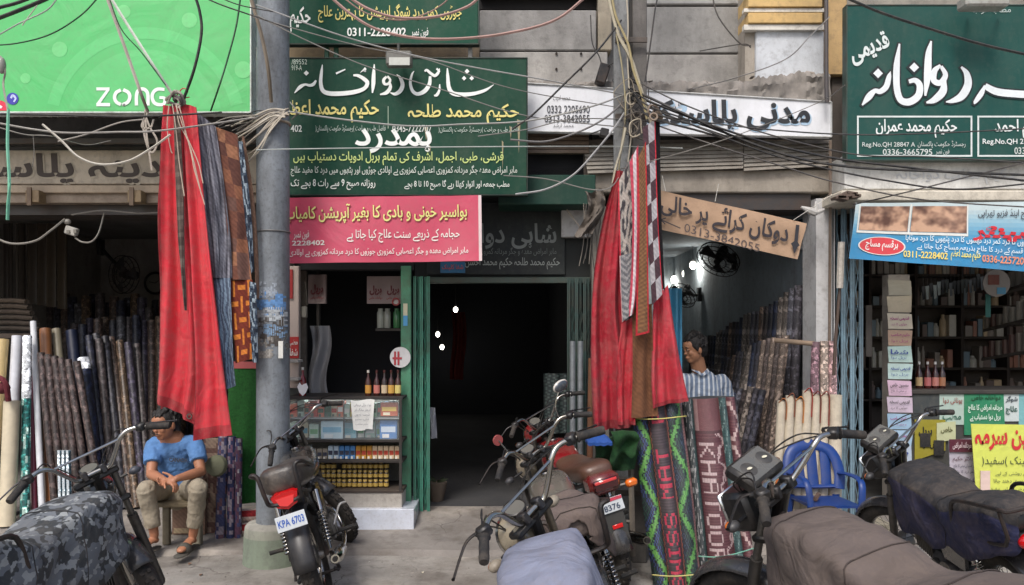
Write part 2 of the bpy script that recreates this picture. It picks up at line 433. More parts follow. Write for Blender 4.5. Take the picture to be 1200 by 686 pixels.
# ground: one sheet with gentle bumps near, flat far
g=MB(); 
xs=[-400,-60,-14]+[-7+i*.35 for i in range(41)]+[14,60,400]; ys=[-400,-60,-6]+[i*.35 for i in range(20)]+[6.8,9,16,60,400]
def gz(x,y):
    if abs(x)>7.5 or y<0 or y>6.7: return 0.0
    return .018*noise.noise(Vector((x*.8,y*.9,0)))+.008*noise.noise(Vector((x*3,y*3,4)))-.006
vs=[(x,y,gz(x,y)) for y in ys for x in xs]; n=len(xs)
g.add(vs,[(j*n+i,j*n+i+1,(j+1)*n+i+1,(j+1)*n+i) for j in range(len(ys)-1) for i in range(n-1)],(150,146,140))
struct('ground',g,ground_m,smooth=40)
# worn concrete apron in front of the shops (ramp up to the thresholds)
p=MB(); x0,x1=-6.5,7.5; nx=44; rows=[(5.72,-.03),(5.80,.028),(6.25,.045),(6.62,.118),(6.80,.128)]
vs=[];
for ry,rz in rows:
    for i in range(nx+1):
        x=lerp(x0,x1,i/nx); e=.06*noise.noise(Vector((x*1.3,ry,2)))+.03*noise.noise(Vector((x*5,ry,7)))
        vs.append((x,ry+(e if ry<5.9 else 0),rz+.006*noise.noise(Vector((x*2,ry*3,1)))))
p.add(vs,[(j*(nx+1)+i,j*(nx+1)+i+1,(j+1)*(nx+1)+i+1,(j+1)*(nx+1)+i) for j in range(len(rows)-1) for i in range(nx)],(134,129,124))
struct('pavement',p,ground_m,smooth=30)
# rubble and litter
def tri_rock(mb,c,r,col):
    vs=[];
    for k in range(6):
        a=k*math.pi/3+rnd.random(); vs.append((c[0]+r*math.cos(a)*rnd.uniform(.6,1),c[1]+r*math.sin(a)*rnd.uniform(.6,1),c[2]))
    vs.append((c[0],c[1],c[2]+r*rnd.uniform(.4,.9)))
    mb.add(vs,[(k,(k+1)%6,6) for k in range(6)],col)
gr=MB()
for i in range(900):
    x=rnd.uniform(-4,4.5); y=rnd.uniform(4.6,6.5)
    zz=(.03 if y>5.85 else gz(x,y)) if y<6.2 else .045+(y-6.25)*.19
    r_=rnd.uniform(.002,.009)*(2 if rnd.random()<.04 else 1)
    v=rnd.randint(85,165); tri_rock(gr,(x,y,zz),r_,(v,v-6,v-14))
gr.build('gravel',concrete,kind='stuff',smooth=0)
lt=MB()
for i in range(46):
    x=rnd.uniform(-3.2,3.6); y=rnd.uniform(4.9,6.3); zz=(.034 if y>5.85 else gz(x,y)+.004); a=rnd.random()*6; L_=rnd.uniform(.008,.028)
    c=rnd.choice([(215,212,205),(190,170,140),(120,90,70),(205,198,180),(160,60,60)])
    dx,dy=math.cos(a)*L_,math.sin(a)*L_
    lt.add([(x-dx,y-dy,zz),(x+dy*.5,y-dx*.5,zz+.006),(x+dx,y+dy,zz+.002),(x-dy*.5,y+dx*.5,zz+.009)],[(0,1,2,3)],c)
lt.build('litter',paper,kind='stuff',smooth=0)
# ---------------------------------------------------------------- the building
BLD=thing('shop_building','old grey concrete shop row with open ground floor shops and peeling upper walls','building',(0,6.8,0))
def part(name,mb,m=concrete,parent=None,smooth=0,**k): return mb.build(name,m,parent or BLD,smooth=smooth,**k)
GREY=(138,137,134); DGREY=(92,90,88)
# floors / ceilings / inner walls of each shop
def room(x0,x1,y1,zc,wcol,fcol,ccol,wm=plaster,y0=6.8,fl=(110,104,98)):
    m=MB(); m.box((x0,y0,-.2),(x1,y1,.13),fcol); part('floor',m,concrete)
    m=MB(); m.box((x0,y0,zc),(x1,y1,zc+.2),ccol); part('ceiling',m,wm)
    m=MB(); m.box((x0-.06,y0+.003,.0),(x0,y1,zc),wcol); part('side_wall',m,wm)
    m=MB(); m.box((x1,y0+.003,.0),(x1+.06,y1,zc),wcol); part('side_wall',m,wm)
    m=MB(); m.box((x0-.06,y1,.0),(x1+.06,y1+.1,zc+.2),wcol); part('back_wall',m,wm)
room(-6.0,X(318),11.2,3.0,(160,155,150),(120,116,112),(130,128,126))
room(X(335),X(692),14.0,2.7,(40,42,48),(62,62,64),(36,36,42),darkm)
room(X(704),2.72,13.0,2.9,(160,170,176),(100,98,96),(100,108,114))
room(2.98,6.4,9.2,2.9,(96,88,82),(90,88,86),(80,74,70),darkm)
# upper wall, pilasters between shops
m=MB(); m.box((-8,6.95,3.05),(9,7.3,9),(132,130,127)); part('upper_wall',m)
m=MB(); m.box((-8,6.80,0),(-6.06,7.3,3.05),GREY); part('end_wall',m,plaster)
m=MB(); m.box((6.46,6.80,0),(9,7.3,3.05),GREY); part('end_wall',m,plaster)
m=MB(); m.box((X(302),6.62,0),(X(339),6.95,3.05),(134,126,112)); part('pilaster',m,plaster)
m=MB(); m.box((X(694),6.62,0),(X(714),6.95,2.75),(120,116,108)); part('pilaster',m,plaster)
m=MB(); m.box((X(951),6.50,0),(X(974),6.80,2.80),(196,196,196)); part('pilaster',m,plaster)
m=MB(); m.box((-6,6.7,2.98),(6.4,6.949,3.09),DGREY); part('lintel',m)
# left shop fascia: stepped beam with lettering
m=MB(); m.box((-6,6.52,Z(216,6.52)),(X(302,6.52),6.95,Z(176,6.52)),(208,194,174),.006); fb=part('fascia_beam',m,plaster)
m=MB(); m.box((-6,6.46,Z(226,6.46)),(X(301,6.46),6.95,Z(217,6.46)),(190,172,150),.006); part('fascia_moulding',m,plaster)
m=MB(); m.box((-6,6.50,Z(238,6.5)),(X(301,6.5),6.95,Z(227,6.5)),(150,134,116),.004); part('shutter_rail',m,paintm)
m=MB(); m.box((-6,6.60,Z(252,6.6)),(X(301,6.6),6.95,Z(239,6.6)),(60,56,52)); part('shutter_box',m,paintm)
for px_ in (33,152):
    m=MB(); m.box((X(px_,6.44),6.40,Z(238,6.44)),(X(px_+16,6.44),6.50,Z(224,6.44)),(150,128,96),.004); m.box((X(px_+3,6.44),6.385,Z(242,6.44)),(X(px_+8,6.44),6.40,Z(221,6.44)),(120,100,80)); part('rail_bracket',m,paintm)
text(fb,'مدینہ پلاسٹک',(-75,180,222,219),6.518,(66,52,42),.025,ink_=ink,off=.008)
text(fb,'مدینہ پلاسٹک',(-73,182,224,221),6.518,(200,186,164),.025,ink_=ink,off=.003)
# corrugated awning above the left fascia
m=MB()
def corr(mb,x0,x1,ya,za,yb,zb,pitch=.075,amp=.012,col=(150,146,138)):
    n=int((x1-x0)/pitch*4); vs=[]; dirn=Vector((0,yb-ya,zb-za)).normalized(); nr=Vector((0,-dirn.z,dirn.y))
    for i in range(n+1):
        x=x0+(x1-x0)*i/n; o=nr*amp*math.sin(i*math.pi/2)
        vs+= [Vector((x,ya,za))+o,Vector((x,yb,zb))+o,Vector((x,ya,za))+o+nr*.003,Vector((x,yb,zb))+o+nr*.003]
    fs=[]
    for i in range(n): a=i*4; fs+=[(a,a+1,a+5,a+4),(a+2,a+6,a+7,a+3)]
    fs+= [(0,2,3,1),(n*4,n*4+1,n*4+3,n*4+2)]
    fs+=[(i*4,i*4+4,i*4+6,i*4+2) for i in range(n)]
    mb.add(vs,fs,col)
corr(m,-6,X(300,6.3),6.25,3.42,6.95,3.62,col=(84,78,72)); m.build('awning_sheet',paintm,BLD,smooth=60)
m=MB(); m.box((-6,6.3,3.22),(X(300,6.3),6.34,3.26),(70,62,56)); m.box((-6,6.6,3.22),(-2.2,6.64,3.26),(70,62,56)); part('awning_rail',m,paintm)
# concrete panels above the middle and right
def panel(q,y,t,col,name='wall_panel',mm=concrete,ch=.008):
    a,b,c,d_=q; m=MB(); m.box((X(a,y),y,Z(d_,y)),(X(c,y),y+t,Z(b,y)),col,ch); return part(name,m,mm)
panel((562,12,699,59),6.80,.15,(148,146,143))
panel((562,61,712,112),6.78,.17,(160,157,152))
panel((701,-60,717,59),6.78,.17,(164,154,136))
panel((757,-60,874,5),6.80,.15,(168,167,165))
panel((757,8,874,62),6.80,.15,(150,149,146))
panel((757,64,874,112),6.80,.15,(162,159,154))
panel((300,50,562,72),6.80,.15,(172,150,122))
panel((562,-80,699,-6),6.80,.15,(140,138,134))
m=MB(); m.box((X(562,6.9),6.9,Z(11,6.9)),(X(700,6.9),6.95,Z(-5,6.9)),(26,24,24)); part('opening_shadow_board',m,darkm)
for bx,by in((652,63),(681,63),(652,81),(681,81)):
    m=MB(); m.tube([W(bx,by,6.79),W(bx,by,6.765)],.011,8,(40,36,34)); part('bolt',m,paintm,smooth=40)
m=MB(); m.tube([W(664,101,6.85),W(664,101,6.70)],.030,12,(60,56,54)); part('pipe_stub',m,paintm,smooth=40)
# corner pier with painted bands (right)
m=MB(); m.box((X(873,6.6),6.6,Z(112,6.6)),(X(886,6.6),6.95,9),(168,160,148)); part('corner_pier',m,plaster)
panel((886,36,966,94),6.56,.38,(200,204,208),'whitewashed_panel',plaster,.01)
for i,(a,b,c) in enumerate([(-40,-16,(206,170,110)),(-8,8,(208,176,120)),(15,27,(208,174,116))]):
    panel((877,a,964,b),6.50,.30,c,'painted_band',plaster,.004)
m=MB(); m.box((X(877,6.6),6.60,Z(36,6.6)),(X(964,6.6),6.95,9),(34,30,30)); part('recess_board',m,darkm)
m=MB()
for (a,b) in ((-14,-9),(10,14),(29,35)): m.box((X(872,6.52),6.52,Z(b,6.52)),(X(966,6.52),6.58,Z(a,6.52)),(222,218,208))
part('cornice_strip',m,plaster)
panel((966,-60,993,88),6.66,.28,(196,164,116),'ochre_panel',plaster)
panel((975,88,993,200),6.72,.2,(100,92,86),'pier_panel',plaster)
# broken ledge of rough concrete above the plastic shop's sign
m=MB(); n=190; top=[];bot=[]
for i in range(n+1):
    px_=lerp(598,972,i/n); t=Z(96-10*max(0,min(1,(px_-870)/50))+3*noise.noise(Vector((i*.09,0,0)))+3*noise.noise(Vector((i*.5,5,0)))+1.5*noise.noise(Vector((i*1.3,5,0))),6.5); top.append(t)
vs=[]; K=9
for i in range(n+1):
    x=X(lerp(598,972,i/n),6.5)
    for k in range(K):
        t=k/(K-1); z=lerp(Z(120,6.5),top[i],min(1,t*1.35)); y_=6.48 if t<.74 else lerp(6.48,6.86,(t-.74)/.26)
        q=Vector((x*9,k*.9,3)); e=.035*noise.noise(q)+.02*noise.noise(q*2.7)
        vs.append((x+.01*noise.noise(q*1.7),y_+e*(1 if t<.9 else 0),z+.02*noise.noise(q*1.3+Vector((5,0,0)))))
m.add(vs,[(i*K+k,(i+1)*K+k,(i+1)*K+k+1,i*K+k+1) for i in range(n) for k in range(K-1)],(146,140,133)); part('broken_ledge',m,concrete,smooth=50)
for i in range(14):
    px_=rnd.uniform(605,965); m=MB() if i==0 else m
    m.cbox((X(px_,6.5),6.52+rnd.uniform(0,.08),Z(rnd.uniform(93,99)-(8 if px_>880 else 0),6.5)),(rnd.uniform(.02,.09),.06,rnd.uniform(.008,.03)),rnd.choice([(140,132,124),(112,104,98),(160,150,140)]),.01,Matrix.Rotation(rnd.uniform(-.4,.4),3,'Y'))
part('rubble',m,concrete,kind='stuff')
# slanted corrugated shutter over the plastic shop and beam below
m=MB()
def slat(mb,q,ya,yb,col):
    (ax,ay),(bx,by),(cx,cy),(dx,dy)=q
    mb.add([W(ax,ay,ya),W(bx,by,ya),W(cx,cy,yb),W(dx,dy,yb),W(ax,ay,ya)+Vector((0,.02,0)),W(bx,by,ya)+Vector((0,.02,0)),W(cx,cy,yb)+Vector((0,.02,0)),W(dx,dy,yb)+Vector((0,.02,0))],
           [(0,3,2,1),(4,5,6,7),(0,4,7,3),(1,2,6,5),(3,7,6,2),(0,1,5,4)],col)
sh=part('shutter_hood',(lambda m:(m.box((X(684,6.66),6.66,Z(206,6.66)),(X(975,6.66),6.72,Z(164,6.66)),(120,112,102)),m)[1])(MB()),paintm)
for k in range(7):
    a=lerp(0,1,k/7); b=lerp(0,1,(k+.86)/7)
    for xa,xb in((683,871),(872,975)):
        off=0 if xa<800 else 3
        q=[(lerp(xa,xa+(6 if xa<800 else 0),a),170-off+a*34),(xb,167-off+a*(31)),(xb,167-off+b*31),(lerp(xa,xa+(6 if xa<800 else 0),b),170-off+b*34)]
        m=MB(); slat(m,q,6.62-.10*a,6.62-.10*b-.02,(lambda g_:(g_+8,g_+3,g_-6))(rnd.randint(138,152))); m.build('shutter_slat',paintm,sh,smooth=0)
panel((690,199,974,226),6.56,.3,(158,150,138),'door_beam',plaster,.01)
m=MB(); m.box((X(714,6.6),6.60,Z(246,6.6)),(X(950,6.6),6.95,Z(227,6.6)),(60,56,54)); part('shutter_box',m,paintm)
# board coloured dark for the shade of the recess, and brown shutter under the left half of that sign
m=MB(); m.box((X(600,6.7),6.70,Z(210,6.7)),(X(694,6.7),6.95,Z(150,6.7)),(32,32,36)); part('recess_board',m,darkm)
for k in range(5):
    m=MB(); m.box((X(617,6.6),6.6-.008*k,Z(160+k*5.2,6.6)),(X(690,6.6),6.62,Z(155.5+k*5.2,6.6)),(120,102,86),.003); part('shutter_slat',m,paintm)
panel((658,241,693,278),6.66,.14,(192,190,188),'whitewashed_panel',plaster,.006)
# clinic front: dark board over the door, green band
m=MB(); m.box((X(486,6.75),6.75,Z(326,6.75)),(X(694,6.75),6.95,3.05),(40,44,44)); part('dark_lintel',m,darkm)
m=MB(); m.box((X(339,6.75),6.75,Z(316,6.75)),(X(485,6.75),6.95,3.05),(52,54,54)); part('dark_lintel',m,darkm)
m=MB(); m.box((X(584,6.35),6.35,Z(240,6.35)),(X(698,6.35),6.75,Z(205,6.35)),(28,62,52),.006); gb=part('green_fascia',m,signp)
m=MB(); m.box((X(498,6.7),6.70,Z(332,6.7)),(X(692,6.7),6.80,Z(325,6.7)),(58,74,68),.004); m.box((X(668,6.7),6.70,.1),(X(676,6.7),6.78,Z(332,6.7)),(44,54,52)); part('door_frame',m,paintm)
# right shop: white band with ledge
m=MB(); m.box((X(990,6.3),6.3,Z(222,6.3)),(8,6.9,Z(182,6.3)),(206,206,202),.006); wb=part('whitewashed_band',m,plaster)
m=MB(); m.box((X(986,6.12),6.12,Z(236,6.12)),(8,6.9,Z(223,6.12)),(206,198,182),.012); part('ledge',m,plaster)
m=MB(); m.box((2.98,6.45,Z(262,6.45)),(8,6.9,Z(237,6.45)),(70,60,52)); part('shutter_box',m,paintm)
text(wb,'ڈاکٹر حکیم مطب دواخانہ',(1050,196,1230,216),6.3,(176,178,180),.01,off=.005)
m=MB(); m.box((X(990,6.7),6.70,Z(180,6.7)),(8,6.95,9),(150,144,134)); part('side_panel',m,concrete)
for k in range(7):
    m=MB(); m.cbox(W(985+rnd.uniform(-4,18),231+rnd.uniform(-4,5),6.1),(rnd.uniform(.05,.16),.1,.025),(96,80,70),.004,Matrix.Rotation(rnd.uniform(-.5,.5),3,'Y')); part('bracket',m,paintm)
# pipes on the front
m=MB(); m.tube([W(968,-90,6.3),W(968.5,100,6.3),W(969,120,6.3)],.018,8,(74,72,74)); m.build('drain_pipe',paintm,label='dark vertical pipe running past the whitewashed panel beside the right green board',cat='pipe')
m=MB(); m.tube([W(986,284,6.28),W(984,338,6.28)],.028,8,(196,190,180)); m.tube([W(984,338,6.3),W(979,400,6.3),W(977,440,6.3)],.014,8,(80,66,58)); m.build('conduit_pipe',paintm,label='short white pipe on a rusty rod beside the blue folding gate',cat='pipe')
m=MB(); m.tube([W(973,165,6.4),W(973,250,6.45),W(972,410,6.45)],.013,6,(120,106,94)); m.build('conduit_pipe',paintm,label='thin rusty conduit running down the white pilaster',cat='pipe')
# ================================================================= SIGNS
def board(name,label,cat,q,y,t,col,m_=signp,frame=None,fw=.02,group=None,ch=.003,curl=0):
    T=thing(name,label,cat,(X((q[0]+q[2])/2,y),y+t/2,Z(q[3],y)),group)
    mb=MB(); mb.box((X(q[0],y),y,Z(q[3],y)),(X(q[2],y),y+t,Z(q[1],y)),col,ch); mb.build('board',m_,T,smooth=0)
    if frame:
        x0,x1,z0,z1=X(q[0],y),X(q[2],y),Z(q[3],y),Z(q[1],y)
        mb=MB(); 
        for a,b in(((x0-fw,y-.006,z0-fw),(x1+fw,y+t+.004,z0)),((x0-fw,y-.006,z1),(x1+fw,y+t+.004,z1+fw)),((x0-fw,y-.006,z0),(x0,y+t+.004,z1)),((x1,y-.006,z0),(x1+fw,y+t+.004,z1))): mb.box(a,b,frame,.002)
        mb.build('frame',paintm,T,smooth=0)
    return T
# green billboard top left
y=5.9
ZB=board('billboard','bright green advertising billboard with white lowercase lettering and a white bottom edge','sign',(-110,-110,293,131),y,.10,(88,194,112),flexm,(214,222,216),.012)
def disc(parent,cx,cy,r,y,col,off,name='printed_circle',n=28,r_in=None,a0=0,a1=360,m_=None):
    mb=MB(); vs=[];N=n
    for k in range(N+1):
        a=R(lerp(a0,a1,k/N)); vs.append(W(cx+r*math.cos(a),min(130,cy-r*math.sin(a)),y)-Vector((0,off,0)))
        vs.append(W(cx+(r_in or 0)*math.cos(a),min(130,cy-(r_in or 0)*math.sin(a)),y)-Vector((0,off,0)))
    mb.add(vs,[(2*k,2*k+2,2*k+3,2*k+1)[::-1] for k in range(N)],col); return mb.build(name,m_ or ink,parent,smooth=0)
GL=(112,208,130)
disc(ZB,170,150,118,y,(98,202,122),.0010,r_in=104,a0=14,a1=166,m_=flexm)
disc(ZB,170,150,92,y,(96,200,120),.0010,a0=14,a1=166,m_=flexm)
for cx,cy,r_ in((222,24,9),(285,82,10),(70,58,9),(145,14,8),(30,92,6)): disc(ZB,cx,cy,r_,y,GL,.0016,m_=flexm)
# ZONG lowercase letters (drawn)
tr=(0,0,2.983)
strokes(ZB,[[(338,312,9),(384,312,9)],[(380,314,8),(344,364,9)],[(338,367,10),(386,367,10)],
 [(432,315,10),(450,325,10),(455,341,10),(448,358,10),(432,367,10),(440,368,1)],[(424,316,10),(408,325,10),(402,341,10),(408,358,10),(424,367,10)],
 [(478,370,10),(478,335,10),(484,318,10),(500,312,10),(513,320,10),(518,336,10),(518,370,10)],
 [(576,314,9),(552,313,10),(537,324,10),(533,342,10),(540,360,10),(556,367,10),(574,364,9),(576,345,9),(558,342,8)]],tr,y,(240,246,240),off=.004)
disc(ZB,15,116,7,y,(60,60,170),.004); strokes(ZB,[[(40,345,6),(46,335,7),(56,345,6),(50,358,5)]],tr,y,(190,200,240),off=.006)
disc(ZB,0,127,9,y,(220,50,80),.004); strokes(ZB,[[(0,372,8),(8,378,8)]],tr,y,(240,230,230),off=.006)
# upper green clinic board
y=6.25
UB=board('shop_sign','upper dark green clinic board with a phone number, cut by the picture top','sign',(299,-80,560,51),y,.06,(14,72,54),signp,(14,48,38),.012)
text(UB,'جوڑوں کمر درد شوگر اپریشن کا بہترین علاج',(373,5,541,27),y,(224,212,120),.012)
text(UB,'0311-2228402',(407,33,476,43),y,(235,238,232),.02,urdu=False); text(UB,'فون نمبر',(482,33,502,45),y,(235,238,232),.01)
text(UB,'حکیم',(340,8,364,38),y,(235,238,232),.02); text(UB,'ف',(292,8,299,26),y,(235,238,232),.02)
text(UB,'مردانہ کمزوری دماغی امراض',(352,-28,545,-4),y,(224,212,120),.012)
# main green clinic board
y=6.15
MBD=board('shop_sign','large dark green clinic board with white and yellow painted lettering over the pink banner','sign',(318,69,617,228),y,.06,(10,62,46),signp,(12,44,36),.010)
WH=(236,240,236); YE=(226,214,130)
t8=(470,60,4.033); t7=(330,60,4.033)
strokes(MBD,[[(219,82,4),(221,120,12),(226,172,16),(244,200,17),(285,207,17),(345,202,14),(398,186,11),(438,160,2)],[(312,97,17)],[(298,130,16)],[(334,130,16)],
 [(182,84,3),(176,104,11),(160,118,12),(142,108,11),(122,92,10),(112,98,7)],[(138,120,10),(134,158,15),(112,190,17),(78,204,14),(54,188,13),(44,150,11),(52,112,8),(62,96,2)],
 [(183,158,4),(181,186,9),(170,208,12),(156,212,5)],[(168,84,8),(184,100,6)]],t8,y,WH)
strokes(MBD,[[(545,112,3),(562,130,12),(572,160,16),(562,188,17),(538,204,13),(514,198,3)],
 [(497,122,9),(483,138,12),(487,156,11),(504,156,10),(514,138,9),(500,120,9)],[(512,150,8),(514,175,14),(496,198,15),(466,207,5)],
 [(439,64,4),(436,110,14),(434,160,15),(430,200,5)],
 [(340,116,7),(362,118,12),(388,132,15),(406,152,16),(392,178,15),(350,194,17),(290,202,18),(228,202,18),(196,188,16),(186,150,14),(190,100,11),(194,66,3)],[(398,96,0.1),(394,92,16),(390,100,.1)],[(372,104,1),(398,82,9)],
 [(258,108,8),(302,88,5)],[(164,140,7),(152,158,13),(134,164,11),(112,160,9),(88,172,14),(62,200,3)],[(118,106,18)]],t7,y,WH)
text(MBD,'حکیم محمد طلحہ',(478,122,608,146),y,YE,.018); text(MBD,'حکیم محمد اعظم',(332,117,444,144),y,YE,.018)
strokes(MBD,[[(0,0,0.8),(0,26,0.8)]],(455,125,1),y,(150,170,150))
text(MBD,'فاضل طب و جراحت (رجسٹرڈ حکومت پاکستان)',(514,148,608,157),y,(186,200,190),.0); text(MBD,'0345-7222707',(460,147,506,155),y,(210,216,210),.01,urdu=False)
text(MBD,'فاضل طب و جراحت (رجسٹرڈ حکومت پاکستان)',(370,146,452,156),y,(186,200,190),.0); text(MBD,'402',(341,147,354,155),y,(210,216,210),.01,urdu=False)
text(MBD,'/89552',(342,70,360,76),y,(190,204,190),.0,urdu=False); text(MBD,'919-A',(342,77,354,83),y,(190,204,190),.0,urdu=False)
text(MBD,'ہمدرد',(416,151,506,180),y,WH,.022)
text(MBD,'قرشی، طبی، اجمل، اشرف کی تمام ہربل ادویات دستیاب ہیں',(344,178,590,194),y,(196,214,130),.012)
text(MBD,'ماہر امراض معدہ جگر مردانہ کمزوری اعصابی کمزوری بے اولادی جوڑوں اور پٹھوں میں درد کا مفید علاج',(341,194,606,207),y,(206,214,204),.006)
text(MBD,'مطب جمعہ اور اتوار کھلا رہے گا صبح 10 تا 8 بجے',(474,211,597,223),y,(220,226,218),.010); text(MBD,'روزانہ صبح 9 سے رات 8 بجے تک',(341,210,440,223),y,(220,226,218),.012)
m=MB()
for (a,b,c,d_) in((497,148,502,165),(503,170,505,180),(597,148,600,163),(606,140,610,180),(588,165,590,200)): m.add([W(a,b,y)-Vector((0,.005,0)),W(c,b+2,y)-Vector((0,.005,0)),W((a+c)/2,d_,y)-Vector((0,.005,0))],[(0,2,1)],(150,140,110))
m.build('paint_drip',ink,MBD,smooth=0)
# posts holding the boards
for px_,a,b,c in((383,15,70,(40,96,72)),(394,48,70,(40,96,72)),(551,40,72,(150,150,146))):
    m=MB(); m.cbox(W(px_,(a+b)/2,6.33),(.035,.035,(b-a)*6.33/900+.2),c,.003); m.build('bracket_post',paintm,label='small %s steel post between the two green clinic boards'%({383:'left green',394:'right green',551:'pale grey'}[px_]),cat='post')
m=MB(); m.cbox(W(468,70,6.0),(.20,.10,.11),(110,110,104),.01); T=thing('floodlight','small grey floodlight hanging over the top edge of the large green clinic board','floodlight',W(468,78,6.0)); m.build('housing',paintm,T,smooth=0)
m=MB(); m.cbox(W(468,72,5.94),(.16,.004,.06),(196,198,190),.0); m.build('lens',plastic,T,smooth=0)
m=MB(); m.tube([W(467,52,6.2),W(467,62,6.02)],.012,6,(60,60,60)); m.build('arm',paintm,T)
# dark painted board above the door
y=6.72
DB=board('shop_sign','faded black board with grey brush lettering above the dark doorway','sign',(500,238,662,322),y,.02,(42,46,48),signp)
text(DB,'شاہی دواخانہ',(520,262,652,292),y,(118,124,122),.02)
text(DB,'ماہر امراض معدہ و جگر مردانہ کمزوری',(560,290,652,300),y,(104,110,108),.0); text(DB,'حکیم محمد طلحہ حکیم محمد احسن',(545,302,656,316),y,(150,156,152),.008)
m=MB(); m.box((X(516,6.7),6.70,Z(320,6.7)),(X(545,6.7),6.715,Z(307,6.7)),(50,110,150)); m.build('sticker',paper,DB,smooth=0); text(DB,'شفا کلینک',(518,310,543,317),6.70,(200,90,90),.01,off=.004)
# pink banner
y=6.02
pb=thing('banner','pink cloth banner with yellow headline tied under the large green clinic board','banner',W(450,308,6.02))
def bansurf(q,y,amp=.012,f=9,off=0):
    (ax,ay),(bx,by),(cx,cy),(dx,dy)=q
    def g_(u,v):
        px_=lerp(lerp(ax,bx,u),lerp(dx,cx,u),v); py_=lerp(lerp(ay,by,u),lerp(dy,cy,u),v)
        dd=y+amp*math.sin(f*u+2*v)*(.4+v)+amp*.5*math.sin(f*2.7*u-3*v)
        p=W(px_,py_,y); return Vector((p.x,dd-off,p.z))
    return g_
bs=bansurf([(325,232),(564,229),(565,306),(325,309)],y)
m=MB(); m.grid(bs,40,14,(206,78,104),.003); m.build('banner_cloth',flexm,pb)
m=MB(); m.grid(lambda u,v:bs(lerp(.985,1.0,u),v)+Vector((0,-.003,0)),2,14,(226,206,206),.002); m.build('hem',flexm,pb)
def bt(body,q,col,bold,base=(325,230,240,78.),urdu=True,surf=bs,off=.006):
    x0,y0,x1,y1=q; bx,by,bw,bh=base
    return text(pb,body,None or [(0,0)]*4,0,col,bold,urdu,surf=lambda u,v:surf((lerp(x0,x1,u)-bx)/bw,(lerp(y0,y1,v)-by)/bh)+Vector((0,-off,0)))
bt('بواسیر خونی و بادی کا بغیر آپریشن کامیاب علاج',(308,239,549,264),(150,40,60),.035,off=.004)
bt('بواسیر خونی و بادی کا بغیر آپریشن کامیاب علاج',(307,238,548,263),(232,228,140),.015,off=.007)
bt('حجامہ کے ذریعے سنت علاج کیا جاتا ہے',(407,269,539,285),(236,230,222),.012)
bt('فون نمبر',(344,269,362,280),(236,230,222),.01); bt('2228402',(342,281,381,287),(236,230,222),.02,urdu=False)
bt('ماہر امراض معدہ و جگر اعصابی کمزوری جوڑوں کا درد مردانہ کمزوری بے اولادی',(339,290,549,301),(236,226,220),.010)
# plastic shop sign (tapering board)
y=6.4
q=[(600,97),(974,120),(974,161),(600,154)]
ms=thing('shop_sign','long white shop board with black brush lettering above the open plastic sheet shop','sign',W(790,160,6.4))
P=[W(a,b,y) for a,b in q]; m=MB(); m.add(P+[p_+Vector((0,.06,0)) for p_ in P],[(0,3,2,1),(4,5,6,7),(0,1,5,4),(2,3,7,6),(1,2,6,5),(0,4,7,3)],(226,228,232)); m.build('board',signp,ms,smooth=0)
m=MB(); 
for a,b in((0,1),(3,2)): m.tube([P[a]-Vector((0,.006,0)),P[b]-Vector((0,.006,0))],.008,4,(196,198,196))
m.tube([P[1]-Vector((0,.006,0)),P[2]-Vector((0,.006,0))],.008,4,(196,198,196)); m.build('frame',paintm,ms,smooth=0)
t6=(600,0,2.983)
text(ms,'مدنی پلاسٹک',(756,118,951,158),y,(176,204,226),.05,off=.004)
text(ms,'مدنی پلاسٹک',(755,117,949,156),y,(30,34,40),.035,off=.009)
text(ms,'0332 2205690',(641,124,691,133),y,(58,60,66),.012,urdu=False); text(ms,'0313-3842055',(638,135,691,144),y,(58,60,66),.012,urdu=False)
text(ms,'محمد ادیب',(648,112,668,119),y,(58,60,66),.0); text(ms,'محمد ارشد',(648,145,672,151),y,(58,60,66),.0)
# right green board
y=6.2
RB=board('shop_sign','large grey green herbal shop board with white outlined lettering at the top right','sign',(993,7,1330,187),y,.07,(30,76,70),signp,(50,74,68),.010)
t3=(900,0,3.117)
RS=[[(704,246,6),(724,272,18),(728,312,24),(706,352,24),(672,370,14),(648,374,4)],
 [(628,240,8),(606,262,18),(604,296,18),(628,304,18),(646,276,16),(630,244,10)],[(642,296,12),(636,336,24),(606,366,20),(576,377,5)],
 [(594,152,5),(584,200,19),(580,280,22),(572,352,6)],
 [(512,300,12),(536,296,16),(552,316,20),(546,352,22),(514,374,22),(482,366,20),(468,320,20),(468,240,19),(478,162,5)],[(532,248,26)],
 [(446,262,0.1),(440,282,14),(430,318,18),(408,336,16),(388,334,14),(366,356,20),(342,386,4)],[(400,270,26)],
 [(790,314,6),(776,344,16),(756,372,12),(750,382,3)],[(790,316,18),(830,336,22),(890,344,22),(960,346,22),(1010,330,16)]]
strokes(RB,RS,t3,y,(22,34,36),off=.004,grow=12)
strokes(RB,RS,t3,y,(228,234,236),off=.008)
text(RB,'قدیمی',[(994,52),(1036,36),(1046,60),(1000,80)],y,(216,226,224),.03)
text(RB,'مطب خواجہ',(1136,8,1184,17),y,(190,204,198),.0)
def rframe(parent,q,y,t,col,off):
    mb=MB()
    for a in((q[0],q[1],q[2],q[1]+t),(q[0],q[3]-t,q[2],q[3]),(q[0],q[1],q[0]+t,q[3]),(q[2]-t,q[1],q[2],q[3])):
        mb.add([W(a[0],a[1],y),W(a[2],a[1],y),W(a[2],a[3],y),W(a[0],a[3],y)],[(0,3,2,1)],col)
    for i in range(len(mb.v)): mb.v[i]=mb.v[i]-Vector((0,off+.0004*(i//4),0))
    return mb.build('painted_border',ink,parent,smooth=0)
rframe(RB,(1004,136,1139,184),y,2,(214,222,220),.004); rframe(RB,(1145,136,1290,184),y,2,(214,222,220),.004)
